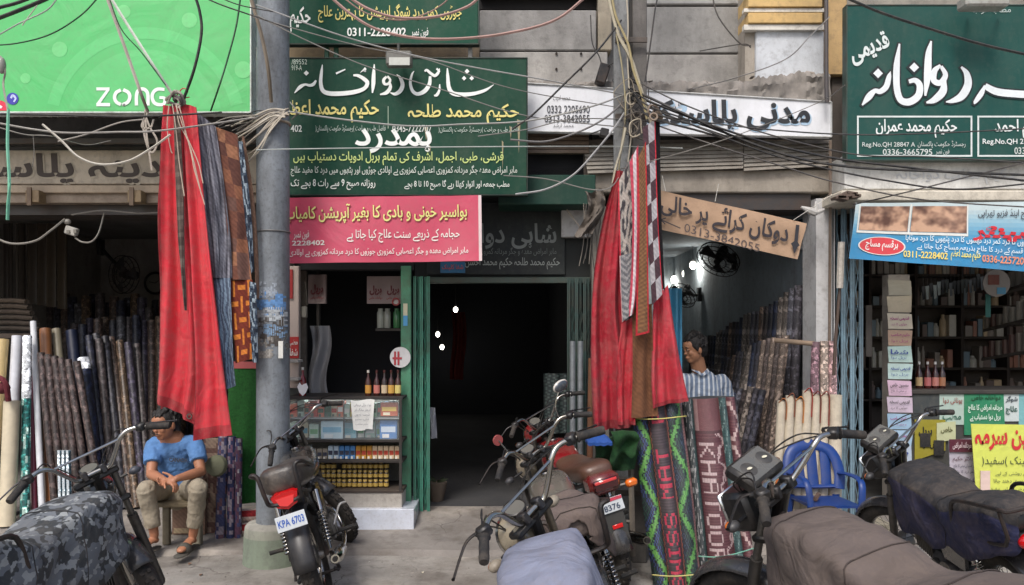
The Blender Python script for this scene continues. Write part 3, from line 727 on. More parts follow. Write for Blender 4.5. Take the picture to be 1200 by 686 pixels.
text(RB,'حکیم محمد عمران',(1026,140,1121,162),y,(226,232,230),.02); text(RB,'رجسٹرڈ حکومت پاکستان',(1075,165,1131,174),y,(206,214,210),.0)
text(RB,'Reg.No.QH 28847 A',(1010,167,1072,174),y,(206,214,210),.006,urdu=False); text(RB,'0336-3665795',(1034,175,1092,182),y,(206,214,210),.01,urdu=False); text(RB,'فون نمبر',(1096,175,1112,182),y,(206,214,210),.0)
text(RB,'حکیم نظیم احمد',(1165,140,1260,162),y,(226,232,230),.02); text(RB,'Reg.No.QH 27408',(1151,163,1216,171),y,(226,232,230),.012,urdu=False); text(RB,'0336-2250000',(1188,173,1240,181),y,(206,214,210),.01,urdu=False)
m=MB(); m.cbox(W(1152,4,5.95),(.34,.14,.09),(170,170,164),.015); T=thing('floodlight','white floodlight fixture above the right green board, cut by the picture edge','floodlight',W(1152,9,5.95)); m.build('housing',paintm,T,smooth=0)
m=MB(); m.tube([W(1138,-5,5.98),W(1136,12,6.15)],.012,6,(150,150,146)); m.tube([W(1170,-5,5.98),W(1172,12,6.15)],.012,6,(150,150,146)); m.build('arm',paintm,T)
# blue banner right
bb=thing('banner','light blue vinyl banner with two photo panels and a red oval under the right ledge','banner',W(1100,310,6.0)); pb=bb
y=6.0
b2=bansurf([(1003,238),(1330,236),(1330,328),(996,303)],y,.014,7)
def bcol(u,v):
    t=min(1,max(0,(v-.1)/.55)); return (int(lerp(196,52,t)),int(lerp(212,140,t)),int(lerp(214,190,t)))
m=MB(); m.grid(b2,44,16,bcol,.003); m.build('banner_vinyl',flexm,bb)
def sub(s,u0,v0,u1,v1,off): return lambda u,v: s(lerp(u0,u1,u),lerp(v0,v1,v))+Vector((0,-off,0))
def photo_(u,v,s): 
    q_=1.2*noise.noise(Vector((u*3+s,v*1.6,s)))+.7*noise.noise(Vector((u*6+s,v*4,s)))+.3*noise.noise(Vector((u*15,v*9,s))); k=min(1,max(0,.5+q_))
    return (int(lerp(96,206,k)),int(lerp(66,166,k)),int(lerp(54,138,k)))
m=MB(); m.grid(sub(b2,.02,.06,.195,.48,.004),56,28,lambda u,v:photo_(u,v,1),.001); m.build('photo_print',flexm,bb)
m=MB(); m.grid(sub(b2,.205,.06,.40,.48,.004),56,28,lambda u,v:photo_(u,v,5),.001); m.build('photo_print',flexm,bb)
m=MB()
for (a,b_,c,d_) in((.013,.03,.018,.52),(.196,.03,.202,.52),(.40,.03,.405,.52),(.013,.49,.405,.53)): m.grid(sub(b2,a,b_,c,d_,.0055),4,3,(226,228,222),.001)
m.build('photo_border',flexm,bb)
m=MB(); vs=[b2(.108,.745)+Vector((0,-.006,0))]; N=26
for k in range(N): a=2*math.pi*k/N; vs.append(b2(.108+.082*math.cos(a),.745+.155*math.sin(a))+Vector((0,-.006,0)))
m.add(vs,[(0,1+(k+1)%N,1+k) for k in range(N)],(214,66,74)); m.build('printed_oval',flexm,bb,smooth=0)
m=MB(); vs=[]
for k in range(N): a=2*math.pi*k/N; vs+=[b2(.108+.084*math.cos(a),.745+.16*math.sin(a))+Vector((0,-.007,0)),b2(.108+.079*math.cos(a),.745+.148*math.sin(a))+Vector((0,-.007,0))]
m.add(vs,[(2*k,2*((k+1)%N),2*((k+1)%N)+1,2*k+1) for k in range(N)],(230,226,220)); m.build('oval_border',flexm,bb,smooth=0)
def bt2(body,q,col,bold=.0,urdu=True,off=.008): return text(bb,body,[(0,0)]*4,0,col,bold,urdu,surf=sub(b2,*q,off))
bt2('ہرقسم مساج',(.05,.64,.165,.83),(240,234,230),.02)
bt2('سینٹر',(.42,.36,.66,.60),(206,36,50),.05); bt2('مساج اینڈ فزیو تھراپی',(.44,.1,.64,.26),(60,60,70),.01)
bt2('جوڑوں کا درد کمر درد گھٹنوں کا درد پٹھوں کا درد موٹاپا',(.19,.52,.63,.66),(226,240,244),.01)
bt2('ہر قسم کے درد کا علاج بذریعہ مساج کیا جاتا ہے',(.23,.67,.62,.79),(226,240,244),.01)
bt2('0311-2228402',(.185,.80,.335,.91),(236,214,110),.02,urdu=False); bt2('حکیم محمد اعظم',(.345,.74,.45,.92),(240,226,120),.02); bt2('0336-2257204',(.455,.80,.62,.91),(240,150,110),.02,urdu=False)
# cardboard sign (tilted)
q=[(769,222),(946,262),(935,304),(770,268)]; y=5.95
cs=thing('cardboard_sign','hand written cardboard sign hung askew over the plastic shop entrance','sign',W(860,300,y))
P=[W(a,b,y) for a,b in q]
def cg(u,v):
    p=P[0].lerp(P[1],u).lerp(P[3].lerp(P[2],u),v); return p+Vector((0,.01*math.sin(u*7+v)+.006*math.sin(v*9+u*3),0))
m=MB(); m.grid(cg,24,6,(178,148,122),.008); m.build('card_sheet',card,cs)
def ct(body,c4,col,bold=.0,urdu=True):
    def s_(u,v):
        (ax,ay),(bx,by),(cx,cy),(dx,dy)=c4
        return W(lerp(lerp(ax,bx,u),lerp(dx,cx,u),v),lerp(lerp(ay,by,u),lerp(dy,cy,u),v),y)+Vector((0,-.014,0))
    return text(cs,body,[(0,0)]*4,0,col,bold,urdu,surf=s_)
ct('دوکان کرائے پر خالی',[(775,226),(926,262),(920,293),(773,254)],(48,42,48),.022)
ct('0313-3842055',[(802,262),(890,287),(889,296),(801,272)],(86,74,72),.0,False)
def W2(pts,wd,col,name='ink_mark'):
    return strokes(cs,[[(a,b,wd) for a,b in pts]],(0,0,1),y,col,off=.015,name=name)
W2([(934,264),(931,292)],3.5,(40,40,48)); strokes(cs,[[(926,286,.5),(931,287,8),(936,288,.5)],[(931,286,7),(930,297,.5)]],(0,0,1),y,(40,40,48),off=.017,name='arrow_mark')
W2([(797,268),(774,258)],1.2,(70,60,60)); W2([(774,258),(780,256)],1.2,(70,60,60)); W2([(774,258),(779,263)],1.2,(70,60,60))
m=MB()
for a,b in(((838,236),(842,216)),((780,224),(776,206)),((930,258),(975,228))): m.tube([W(*a,y-.01),W(*b,6.3)],.0025,4,(200,196,186))
m.build('string',wirem,cs)
# ================================================================= POLES
m=MB(); T=thing('utility_pole','thick grey round utility pole with torn blue posters standing in a green concrete collar','pole',(X(320,5.62),5.62,0))
cx=X(320,5.62)
m.tube([(cx,5.62,0),(cx,5.62,3),(cx,5.62,8.5)],[.120,.117,.108],24,(124,130,136)); m.build('shaft',steelpost,T)
m=MB(); prof=[(.215,-.02),(.212,.02),(.204,.20),(.196,.262),(.180,.282),(.12,.290)]
m.lathe(prof,28,[(128,140,122)]*2+[(150,152,138)]+[(160,158,148)]*2,Matrix.Translation((cx,5.62,0)))
m.build('concrete_collar',concrete,T,smooth=50)
def pole_patch(px0,py0,px1,py1,col,seed,name='torn_poster',rad=.1205,mm=paper):
    """ragged paper scrap wrapped on the pole's front"""
    mb=MB(); nu,nv=14,12
    def P_(px_,py_):
        x=(px_-320)/F_PX*5.5; x=max(-.118,min(.118,x)); y_=5.62-math.sqrt(max(0,rad*rad-x*x)); return Vector((cx+x,y_,EYE-(py_-YH)*5.5/F_PX))
    for i in range(nu):
        for j in range(nv):
            u=(i+.5)/nu;v=(j+.5)/nv
            q_=noise.noise(Vector((u*3+seed,v*3,seed)))+.5*noise.noise(Vector((u*8,v*8,seed)))-1.3*max(abs(u-.5),abs(v-.5))**2
            if q_<-.22: continue
            a=[P_(lerp(px0,px1,(i+du)/nu),lerp(py0,py1,(j+dv)/nv)) for du,dv in((0,0),(0,1),(1,1),(1,0))]
            k=rnd.uniform(.85,1.1); mb.add(a,[(0,1,2,3)],tuple(int(min(255,c*k)) for c in col))
    mb.build(name,mm,T,smooth=60)
pole_patch(303,342,338,370,(96,140,190),1); pole_patch(304,360,339,382,(170,176,180),5); pole_patch(306,372,336,406,(78,72,68),9)
pole_patch(314,380,339,398,(120,150,180),12); pole_patch(306,330,330,350,(150,158,168),15); pole_patch(303,395,326,420,(150,146,140),19)
m=MB(); m.box((cx+.075,5.50,Z(420,5.5)),(cx+.108,5.512,Z(400,5.5)),(205,205,200)); m.build('number_label',paper,T,smooth=0)
text(T,'9',(334,402,339,411),5.49,(30,30,30),.03,urdu=False); text(T,'7',(332,392,338,400),5.49,(30,30,30),.03,urdu=False)
m=MB(); m.torus((cx,5.62,Z(270,5.5)),.120,.006,24,6,(96,96,96)); m.torus((cx,5.62,Z(140,5.5)),.121,.010,24,6,(150,140,126)); m.build('strap',paintm,T)
# H-section steel pole on the right
T=thing('steel_pole','rusty grey H section steel pole behind the right hanging cloth bundle','pole',(X(737,5.62),5.62,0))
x=lambda p_:X(p_,5.6)
m=MB(); m.box((x(718),5.52,0),(x(735),5.57,8.5),(138,140,140),.006); m.build('flange',steelpost,T,smooth=0)
m=MB(); m.box((x(740),5.56,0),(x(757),5.62,8.5),(96,92,88),.006); m.build('flange',steelpost,T,smooth=0)
m=MB(); m.box((x(734),5.60,0),(x(741),5.70,8.5),(84,82,80)); m.build('web',steelpost,T,smooth=0)
for zz in (3.2,3.75,4.3,.5,.95): 
    m=MB(); m.box((x(719),5.505,zz),(x(756),5.518,zz+.04),(90,80,72),.003); m.build('batten',steelpost,T,smooth=0)
# weathered wooden prop stand leaning at the pole foot
T=thing('wooden_stand','weathered grey wooden stand beside the foot of the steel pole','stand',(X(736,5.3),5.3,0))
for a,b in(((722,508),(713,655)),((738,508),(742,652)),((713,520),(708,640))):
    m=MB(); m.tube([W(*a,5.36),W(*b,5.28)],.019,4,(118,110,100)); m.build('post',oldwood,T,smooth=0)
for a,b in(((716,560),(742,562)),((714,610),(742,612))):
    m=MB(); m.tube([W(*a,5.31),W(*b,5.31)],.013,4,(108,100,92)); m.build('crossbar',oldwood,T,smooth=0)
# ================================================================= FOLDING GATES
def gate(name,label,px0,px1,py0,py1,y,n,col,lat=True,thick=.012,dep=.05,cross=5):
    T=thing(name,label,'gate',(X((px0+px1)/2,y),y,Z(py1,y)))
    z0,z1=Z(py1,y),Z(py0,y)
    for i in range(n):
        x=lerp(X(px0,y),X(px1,y),(i+.5)/n); yy=y+(dep if i%2 else 0); kk=rnd.uniform(.86,1.08); c=tuple(int(k*kk) for k in col)
        m=MB(); m.box((x-thick,yy,z0),(x-thick*.35,yy+.016,z1),c); m.box((x-thick*.35,yy+.008,z0),(x+thick*.35,yy+.014,z1),c); m.box((x+thick*.35,yy,z0),(x+thick,yy+.016,z1),c)
        m.build('bar',paintm,T,smooth=0)
    m=MB()
    nz=cross
    for k in range(nz):
        za=lerp(z0+.08,z1-.25,k/nz); zb=lerp(z0+.08,z1-.25,(k+1)/nz)
        for i in range(n-1):
            xa=lerp(X(px0,y),X(px1,y),(i+.5)/n); xb=lerp(X(px0,y),X(px1,y),(i+1.5)/n)
            m.tube([(xa,y+.018,za),(xb,y+dep*.6,(za+zb)/2),(xa,y+.018,zb)],.0035,4,col); m.tube([(xb,y+.020,za),(xa,y+dep*.5,(za+zb)/2),(xb,y+.020,zb)],.0035,4,col)
    m.build('lattice',paintm,T,kind='stuff',smooth=0)
    return T
G1=gate('folding_gate','green folding lattice gate pushed beside the display counter at the dark doorway',484,504,324,602,6.62,5,(64,132,112))
m=MB(); m.box((X(470,6.6),6.58,.1),(X(482,6.6),6.64,Z(312,6.6)),(76,136,106),.004)
gp=thing('gate_post','light green steel post between the display counter and the folding gate','post',(X(476,6.6),6.6,.1)); m.build('post',paintm,gp,smooth=0)
m=MB(); m.box((X(473,6.6),6.574,Z(382,6.6)),(X(478,6.6),6.579,Z(370,6.6)),(90,170,220)); m.box((X(473,6.6),6.574,Z(370,6.6)),(X(478,6.6),6.579,Z(356,6.6)),(216,210,180)); m.build('sticker',paper,gp,smooth=0)
gate('folding_gate','dark green folded gate on the right side of the dark doorway',664,692,326,600,6.62,6,(54,76,72))
gate('folding_gate','pale blue grey folding gate closed up between the cream rolls and the herbal shop',975,1012,240,612,6.5,7,(122,150,164),dep=.06,thick=.016)
for k,(a,b) in enumerate(((671,0),(680,.01))):
    m=MB(); m.tube([W(a,400,6.45),(X(a,6.45),6.45,.14)],.024,12,(150,156,160)); m.build('steel_pipe',steel,label='shiny steel pipe standing beside the dark gate, %s of two'%('left' if k==0 else 'right'),cat='pipe')
m=MB(); m.tube([W(693,420,6.42),(X(690,6.42),6.42,.12)],.026,10,(112,72,48)); m.build('wooden_pole',oldwood,label='brown wooden pole standing between the steel pipes and the red cloth',cat='pole')
# ================================================================= CLINIC FRONT: DISPLAY COUNTER
y=6.35; x0,x1=X(336,y),X(471,y)
DC=thing('display_counter','glass display counter packed with medicine boxes and jars on a white plinth','counter',((x0+x1)/2,y+.2,0))
zt=Z(467,y); zs=[Z(578,y),Z(540,y),Z(518,y),Z(484,y)]; 
zA,zB,zC,zD,zE=Z(576,y),Z(541,y),Z(517,y),Z(491,y),Z(467,y)
m=MB(); m.box((x0,y,Z(596,y)),(x1,y+.42,zA),(196,190,180),.004); m.build('white_skirt',plaster,DC,smooth=0)
m=MB(); m.box((X(330,y),y-.06,0.0),(X(485,y-.06),y+.44,Z(597,y-.06)),(214,220,232),.005); m.build('tiled_step',gloss,DC,smooth=0)
m=MB(); m.box((x0,y+.40,zA),(x1,y+.42,zE),(120,118,112)); m.build('back_panel',oldwood,DC,smooth=0)
for zz,c in((zA,(70,60,52)),(zB,(44,40,38)),(zC,(44,40,38)),(zE,(40,38,38))):
    m=MB(); m.box((x0-.01,y-.01,zz-.011),(x1+.01,y+.415,zz+.011),c,.003); m.build('shelf',oldwood,DC,smooth=0)
m=MB(); m.box((x0+.02,y+.02,zD-.004),(x1-.02,y+.40,zD+.004),(150,160,160)); m.build('shelf',plastic,DC,smooth=0)
for xx in(x0,x1-.022,):
    m=MB(); m.box((xx,y-.012,zA),(xx+.022,y+.01,zE),(52,48,46)); m.build('corner_post',oldwood,DC,smooth=0)
for px_ in (403,):
    m=MB(); m.box((X(px_-.6,y),y-.004,zC),(X(px_+.6,y),y+.004,zE),(90,94,94)); m.build('glass_joint',plastic,DC,smooth=0)
m=MB(); m.box((x0+.02,y-.003,zC+.012),(x1-.022,y+.001,zE-.012),(230,238,238)); m.build('glass_front',pane,DC,smooth=0)
# boxes in the upper two shelves
def mbox(px0,px1,py0,py1,yy,dep,col,label,group,detail=None,name='medicine_box',cat='box'):
    T=MB(); T.box((X(px0,yy),yy,Z(py1,yy)),(X(px1,yy),yy+dep,Z(py0,yy)),col,.002)
    o=T.build(name,paper,label=label,cat=cat,group=group,smooth=0)
    if detail:
        d=MB(); w_=px1-px0; h_=py1-py0
        d.box((X(px0+w_*.08,yy),yy-.0015,Z(py0+h_*.62,yy)),(X(px1-w_*.08,yy),yy,Z(py0+h_*.32,yy)),detail[0])
        d.box((X(px0+w_*.15,yy),yy-.0018,Z(py1-h_*.08,yy)),(X(px0+w_*.55,yy),yy,Z(py1-h_*.28,yy)),detail[1])
        d.build('printed_label',paper,o,smooth=0)
    return o
cols=[(196,222,208),(170,206,190),(224,196,80),(206,214,210),(96,150,110),(190,70,60),(224,224,216),(60,110,90),(140,190,150),(196,214,220),(216,120,90),(130,180,200),(210,200,170),(70,120,160)]
CN={0:'pale green',1:'green',2:'yellow',3:'white',4:'dark green',5:'red',6:'white',7:'deep green',8:'light green',9:'pale blue',10:'orange',11:'light blue',12:'cream',13:'blue'}
px_=339; nb=-1
while px_<466:
    w_=rnd.uniform(5,10); i=rnd.randrange(14); h_=rnd.uniform(15,20)
    if px_+w_>468: break
    mbox(px_,px_+w_,490-h_,490,y+.10+rnd.uniform(0,.05),.12,cols[i],'small %s medicine box on the counter top shelf, %s from the left'%(CN[i],ORD[(nb:=nb+1)]),'medicine boxes on the top shelf',((rnd.choice([(230,230,226),(200,70,60),(50,90,60)])),(90,110,100)))
    px_+=w_+.6
px_=339; nb=-1
while px_<466:
    w_=rnd.uniform(7,15); i=rnd.choice([0,3,9,11,8,12,1,6]); h_=rnd.uniform(15,23)
    if px_+w_>468: break
    mbox(px_,px_+w_,516-h_,516,y+.09+rnd.uniform(0,.05),.14,cols[i],'%s medicine carton on the counter second shelf, %s from the left'%(CN[i],ORD[(nb:=nb+1)]),'medicine cartons on the second shelf',((rnd.choice([(90,160,180),(220,224,220),(110,170,120)])),(220,220,210)))
    px_+=w_+1.2
mbox(445,465,493,515,y+.06,.05,(70,126,190),'bright blue medicine box at the right end of the second shelf',None,((206,220,236),(230,230,230)))
mbox(446,466,472,488,y+.06,.05,(190,90,60),'red and yellow medicine box at the right end of the top shelf',None,((230,196,90),(240,230,200)))
mbox(376,402,494,515,y+.06,.05,(190,216,226),'wide pale blue carton in the middle of the second shelf',None,((120,176,204),(230,240,240)))
# third shelf: small boxes in rows
px_=352; nb=-1
while px_<466:
    if 413<px_<415 : px_=416
    if px_<380: c,lb=(168,156,140),'small cream and brown packet on the third shelf of the counter'
    elif px_<393: c,lb=(196,214,226),'small white and blue box on the third shelf of the counter'
    elif px_<413: c,lb=(84,140,196),'small blue box on the third shelf of the counter'
    elif px_<433: c,lb=(206,150,60),'small orange box on the third shelf of the counter'
    else: c,lb=(222,196,160),'small cream and red box on the third shelf of the counter'
    mbox(px_,px_+5.6,523 if px_>380 else 526,539.6,y+.07,.06,c,lb.replace('on the third shelf of the counter','on the counter third shelf, %s from the left'%ORD[(nb:=nb+1)]),'small boxes on the third shelf',((56,60,80) if px_<413 else (176,60,40),(236,232,220)))
    px_+=6.5
# bottom: three rows of honey jars
jm=MB(); prof=[(.0,0),(.021,0),(.023,.006),(.023,.05),(.017,.058)]
jarmesh=None
for r_,zz in enumerate((zA+.012,zA+.089,zA+.166)):
    n_=19
    for k in range(n_):
        if px_<0: pass
        pxk=342+k*5.35*1.0*1.15
        if pxk>466: break
        if r_==2 and k in(9,): continue
        dark=pxk>441 and k%2==0
        T=(X(pxk,y+.10),y+.10+rnd.uniform(-.008,.008),zz)
        if jarmesh is None:
            j=MB(); j.lathe([(0.0005,0),(.021,0),(.0215,.004),(.0215,.046),(.016,.054)],12,[(60,44,28)]*4); j.lathe([(.0218,.012),(.0218,.04)],12,(190,160,84))
            j0=j.build('honey_jar',glassb,local=True,smooth=40)
            l=MB(); l.lathe([(.0175,.052),(.018,.066),(.016,.070),(.0005,.071)],12,(196,166,90)); l0=l.build('lid',plastic,j0,local=True,smooth=40); jarmesh=(j0,l0); a=j0
        else:
            a=jarmesh[0].copy(); COL.objects.link(a); b=jarmesh[1].copy(); COL.objects.link(b); b.parent=a
        a.location=T; row=('bottom','middle','upper')[r_]
        tag(a,'gold labelled honey jar, %s from left in the %s row of the counter'%(ORD[k],row),'jar','honey jars in the %s row'%row)
# note taped on the glass
m=MB(); m.grid(lambda u,v:W(lerp(411,439,u)-(2.5*v if u>.5 else -3*v),lerp(469,504,v)+(1.2*math.sin(u*6)),y-.02)+Vector((0,-.004*math.sin(v*5),0)),6,8,(226,226,222),.001)
nt=m.build('paper_note',paper,label='white handwritten paper note taped on the glass counter',cat='note')
for k,(s_) in enumerate(('نوٹ برائے مہربانی','ادھار مانگ کر','شرمندہ نہ ہوں','شکریہ محترم','حکیم صاحب')):
    text(nt,s_,(415+k*.5,473+k*5.6,435-k*.8,477+k*5.6),y-.026,(96,96,110),.0)
tl=thing('tube_light','small lit tube lamp along the top inside the glass counter','tube light',(X(400,y+.3),y+.3,zE-.03))
m=MB(); m.tube([(x0+.06,y+.30,zE-.030),(x1-.06,y+.30,zE-.030)],.007,8,(240,250,255)); m.build('tube',mat('lit_tube',.3,var=0,emit=16),tl)
m=MB(); m.box((x0+.05,y+.29,zE-.022),(x1-.05,y+.31,zE-.012),(190,190,186)); m.build('fitting',plastic,tl,smooth=0)
# dark bottles on the counter
def bottle(x,y_,z,h,r_,col,cap,label,group,lab=None):
    b=MB(); b.lathe([(.0005,0),(r_,0),(r_*1.02,.004),(r_*1.02,h*.52),(r_*.8,h*.62),(r_*.36,h*.74),(r_*.34,h*.93)],12,col,Matrix.Translation((x,y_,z)))
    if lab: b.lathe([(r_*1.05,h*.10),(r_*1.05,h*.42)],12,lab,Matrix.Translation((x,y_,z)))
    o=b.build('bottle',glassb,label=label,cat='bottle',group=group,smooth=40)
    c=MB(); c.lathe([(r_*.40,h*.9),(r_*.42,h),(.0005,h*1.005)],10,cap,Matrix.Translation((x,y_,z))); c.build('cap',plastic,o,smooth=40); return o
for k,(a,c,lab) in enumerate(((431,(70,34,22),(206,150,70)),(441,(58,24,18),(196,120,110)),(450,(50,30,24),(200,180,150)),(458,(60,26,20),(204,160,80)),(466,(66,34,22),(214,196,120)))):
    bottle(X(a,y+.1),y+.12,zE+.012,.215,.026,c,(206,200,190) if k==0 else (70,30,28),'brown syrup bottle on the glass counter, %s of the row of five'%('leftmost','second','middle','fourth','rightmost')[k],None,lab)
bottle(X(354,y+.1),y+.12,zE+.012,.24,.028,(120,30,36),(220,216,210),'red syrup bottle with white heart tag at the left end of the glass counter',None,(140,40,44))
m=MB(); hp=[(0,0),(8,6),(14,16),(10,24),(2,22),(-2,20),(-8,25),(-14,18),(-9,7)]; m.prism([(X(355,y)+a*.0032,zE+.02+b*.0044) for a,b in hp],.004,(232,230,232),Matrix.Translation((0,y-.01,0))); m.build('heart_tag',paper,label='white heart shaped paper tag on the left end of the counter',cat='tag',smooth=0)
# hanging pieces inside the window
def cartonbag(px0,px1,py0,py1,yy,label,split=None):
    T=MB(); T.grid(lambda u,v:W(lerp(px0,px1,u),lerp(py0,py1,v),yy)+Vector((0,.012*math.sin(u*5),0)),8,6,(168,150,148),.05)
    o=T.build('hanging_carton',paper,label=label,cat='carton')
    n_=2 if split else 1; w_=(px1-px0)/n_
    for k in range(n_):
        text(o,'ہربل',(px0+w_*(k+.15),py0+(py1-py0)*.34,px0+w_*(k+.85),py0+(py1-py0)*.7),yy-.02,(110,36,44),.05)
        text(o,'دواخانہ خاص',(px0+w_*(k+.12),py0+(py1-py0)*.74,px0+w_*(k+.88),py0+(py1-py0)*.86),yy-.02,(150,50,56),.02)
    return o
cartonbag(430,471,324,356,6.95,'double pink white carton hanging inside the window under the pink banner',True)
cartonbag(361,382,322,356,6.95,'single pink white carton hanging at the left of the clinic window')
m=MB(); m.torus(W(464,354,6.85),.030,.007,24,6,(170,60,60),Matrix.Rotation(R(90),3,'X')); m.cbox(W(464,354,6.86),(.04,.004,.04),(206,200,196)); m.build('round_badge',plastic,label='small round red and white badge hanging below the double carton',cat='badge')
m=MB(); m.box((X(440,7),7.0,Z(388,7)),(X(472,7),7.16,Z(385,7)),(70,66,62)); ws=m.build('wall_shelf',oldwood,label='small dark wall shelf inside the clinic window',cat='shelf',smooth=0)
for k,(a,c,lb) in enumerate(((446,(176,180,168),'glass jar of pale powder'),(454,(168,170,160),'narrow glass jar of white powder'),(465,(70,130,80),'green tin with a printed label'))):
    m=MB(); m.lathe([(.0005,0),(.032,0),(.034,.006),(.034,.14),(.024,.16),(.026,.18),(.0005,.182)],12,c,Matrix.Translation(W(a,384.6,7.08))); m.build('jar',glassb,label=lb+' on the small wall shelf in the clinic window',cat='jar')
disc_m=MB(); cxx=W(469,419,6.55); disc_m.tube([cxx,cxx+Vector((0,.015,0))],.088,28,(206,204,204)); rs_=disc_m.build('round_sign',signp,label='round white sign with red mark partly behind the green post',cat='sign')
strokes(rs_,[[(463,412,2),(463,428,2)],[(467,412,2),(467,428,2)],[(460,420,2),(471,420,2)]],(0,0,1),6.55,(170,50,60),off=.004)
# left strip beside the counter with red and white stickers
m=MB(); m.box((X(338,6.5),6.5,Z(455,6.5)),(X(350,6.5),6.56,Z(312,6.5)),(186,170,160),.003); st=m.build('side_board',signp,label='narrow pale board with red stickers between the round pole and the clinic window',cat='board',smooth=0)
m=MB(); m.box((X(339,6.49),6.485,Z(350,6.49)),(X(343,6.49),6.499,Z(316,6.49)),(160,36,40)); m.box((X(338,6.49),6.485,Z(420,6.49)),(X(350,6.49),6.499,Z(395,6.49)),(176,40,40)); m.build('sticker',paper,st,smooth=0)
text(st,'مطب',(339,398,349,406),6.485,(226,220,210),.03); text(st,'شفا',(340,408,349,417),6.485,(226,220,210),.02)
for a in(422,443):
    m=MB(); m.box((X(337,6.4),6.36,Z(a+3,6.4)),(X(351,6.4),6.50,Z(a,6.4)),(190,186,180),.003); m.build('ledge',plaster,st,smooth=0)
# draped plastic and cloth hanging behind the window
m=MB(); m.grid(lambda u,v:W(lerp(363,386,u)+3*math.sin(v*6),lerp(382,462,v),6.95)+Vector((0,.03*math.sin(u*9+v*3),0)),12,10,(138,138,142),.003); m.build('plastic_drape',flexm,label='crumpled grey plastic sheet hanging in the left of the clinic window',cat='sheet')
m=MB(); m.tube([W(358,330,6.8),W(360,358,6.8)],.01,6,(70,66,60)); m.cbox(W(357,366,6.8),(.045,.05,.10),(150,146,136),.006); m.build('hanging_meter',plastic,label='small grey switch box hanging on a rod inside the clinic window',cat='switch box')
m=MB(); m.box((X(352,6.9),6.9,.13),(X(358,6.9),6.96,Z(316,6.9)),(116,108,100)); m.box((X(371,7.0),7.0,.13),(X(374,7),7.05,Z(316,7)),(92,86,80)); m.build('window_post',oldwood,BLD,smooth=0)
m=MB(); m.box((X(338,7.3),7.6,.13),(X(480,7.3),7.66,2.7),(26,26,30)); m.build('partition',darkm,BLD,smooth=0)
# ================================================================= LIT BULBS
def bulb(pos,r_,label,energy,col=(255,250,236),pr=.03):
    T=thing('light_bulb',label,'light bulb',pos)
    m=MB(); m.ell(pos,(r_,r_,r_*1.25),14,10,col); m.build('bulb',bulbm,T,smooth=180)
    m=MB(); m.tube([pos+Vector((0,0,r_*1.1)),pos+Vector((0,0,r_*1.1+.03))],r_*.4,8,(60,60,60)); m.tube([pos+Vector((0,0,r_*1.1+.03)),pos+Vector((0,0,.35))],.004,4,(40,40,40)); m.build('holder',plastic,T)
    l=bpy.data.lights.new('bulb_light','POINT'); l.energy=energy; l.shadow_soft_size=pr; l.color=(1,.97,.9)
    o=bpy.data.objects.new('bulb_light',l); COL.objects.link(o); o.location=pos+Vector((0,-r_*1.8,-r_*1.5)); o.parent=None
bulb(W(534,363,11.2),.033,'highest lit bulb in the dark corridor',1.2)
bulb(W(513,392,12.4),.034,'left lit bulb in the dark corridor',1.2)
bulb(W(518,407,13.3),.036,'lowest lit bulb in the dark corridor',1.2)
bulb(W(812,311,11.2),.048,'right lit bulb on the ceiling of the plastic sheet shop',7)
bulb(W(803,321,12.2),.050,'middle lit bulb on the ceiling of the plastic sheet shop',7)
bulb(W(790,328,12.8),.054,'left lit bulb on the ceiling of the plastic sheet shop',7)
# corridor things
m=MB(); m.grid(lambda u,v:W(lerp(529,545,u)+2*math.sin(v*5),lerp(366,445,v),9.5)+Vector((0,.05*math.sin(u*12),0)),14,8,(120,40,34),.004); m.build('hanging_cloth',cloth,label='dull red cloth hanging deep inside the dark corridor',cat='cloth')
m=MB(); m.grid(lambda u,v:W(lerp(637,664,u),lerp(438,508,v),7.1)+Vector((0,.02*math.sin(u*9),0)),18,36,lambda u,v:(70,84,82) if (int(abs(((v*4)%1)-.5)*12+u*9)%3==0) else (34,44,46),.006); m.build('patterned_mat',matm,label='dark patterned mat hanging on the right wall of the corridor',cat='mat')
T=thing('clay_pot','rough dark clay pot with dry leaves on the doorway floor','pot',W(512,600,6.95)); pz=.13; px0=X(512,7.0)
m=MB(); m.lathe([(.0005,0),(.06,0),(.085,.12),(.095,.17),(.085,.175),(.0005,.165)],14,(96,84,72),Matrix.Translation((px0,7.0,pz))); m.build('pot',concrete,T)
m=MB()
for k in range(9):
    a=k*.7; m.add([Vector((px0,7.0,pz+.16)),Vector((px0+.05*math.cos(a),7+.05*math.sin(a),pz+.20)),Vector((px0+.11*math.cos(a+.2),7+.11*math.sin(a),pz+.19+.02*rnd.random()))],[(0,1,2)],(60,70,48))
m.build('leaf',cloth,T,smooth=0)
# a man's white sleeve is glimpsed by the doorway: pale cloth put in for it at the gate
m=MB(); m.grid(lambda u,v:W(lerp(503,510,u)+v*2,lerp(478,514,v),6.8)+Vector((0,.02*math.sin(u*5+v*4),0)),5,8,(150,152,160),.02); m.build('sleeve_cloth',cloth,label='pale cloth put in for a sleeve behind the green folding gate',cat='shirt')
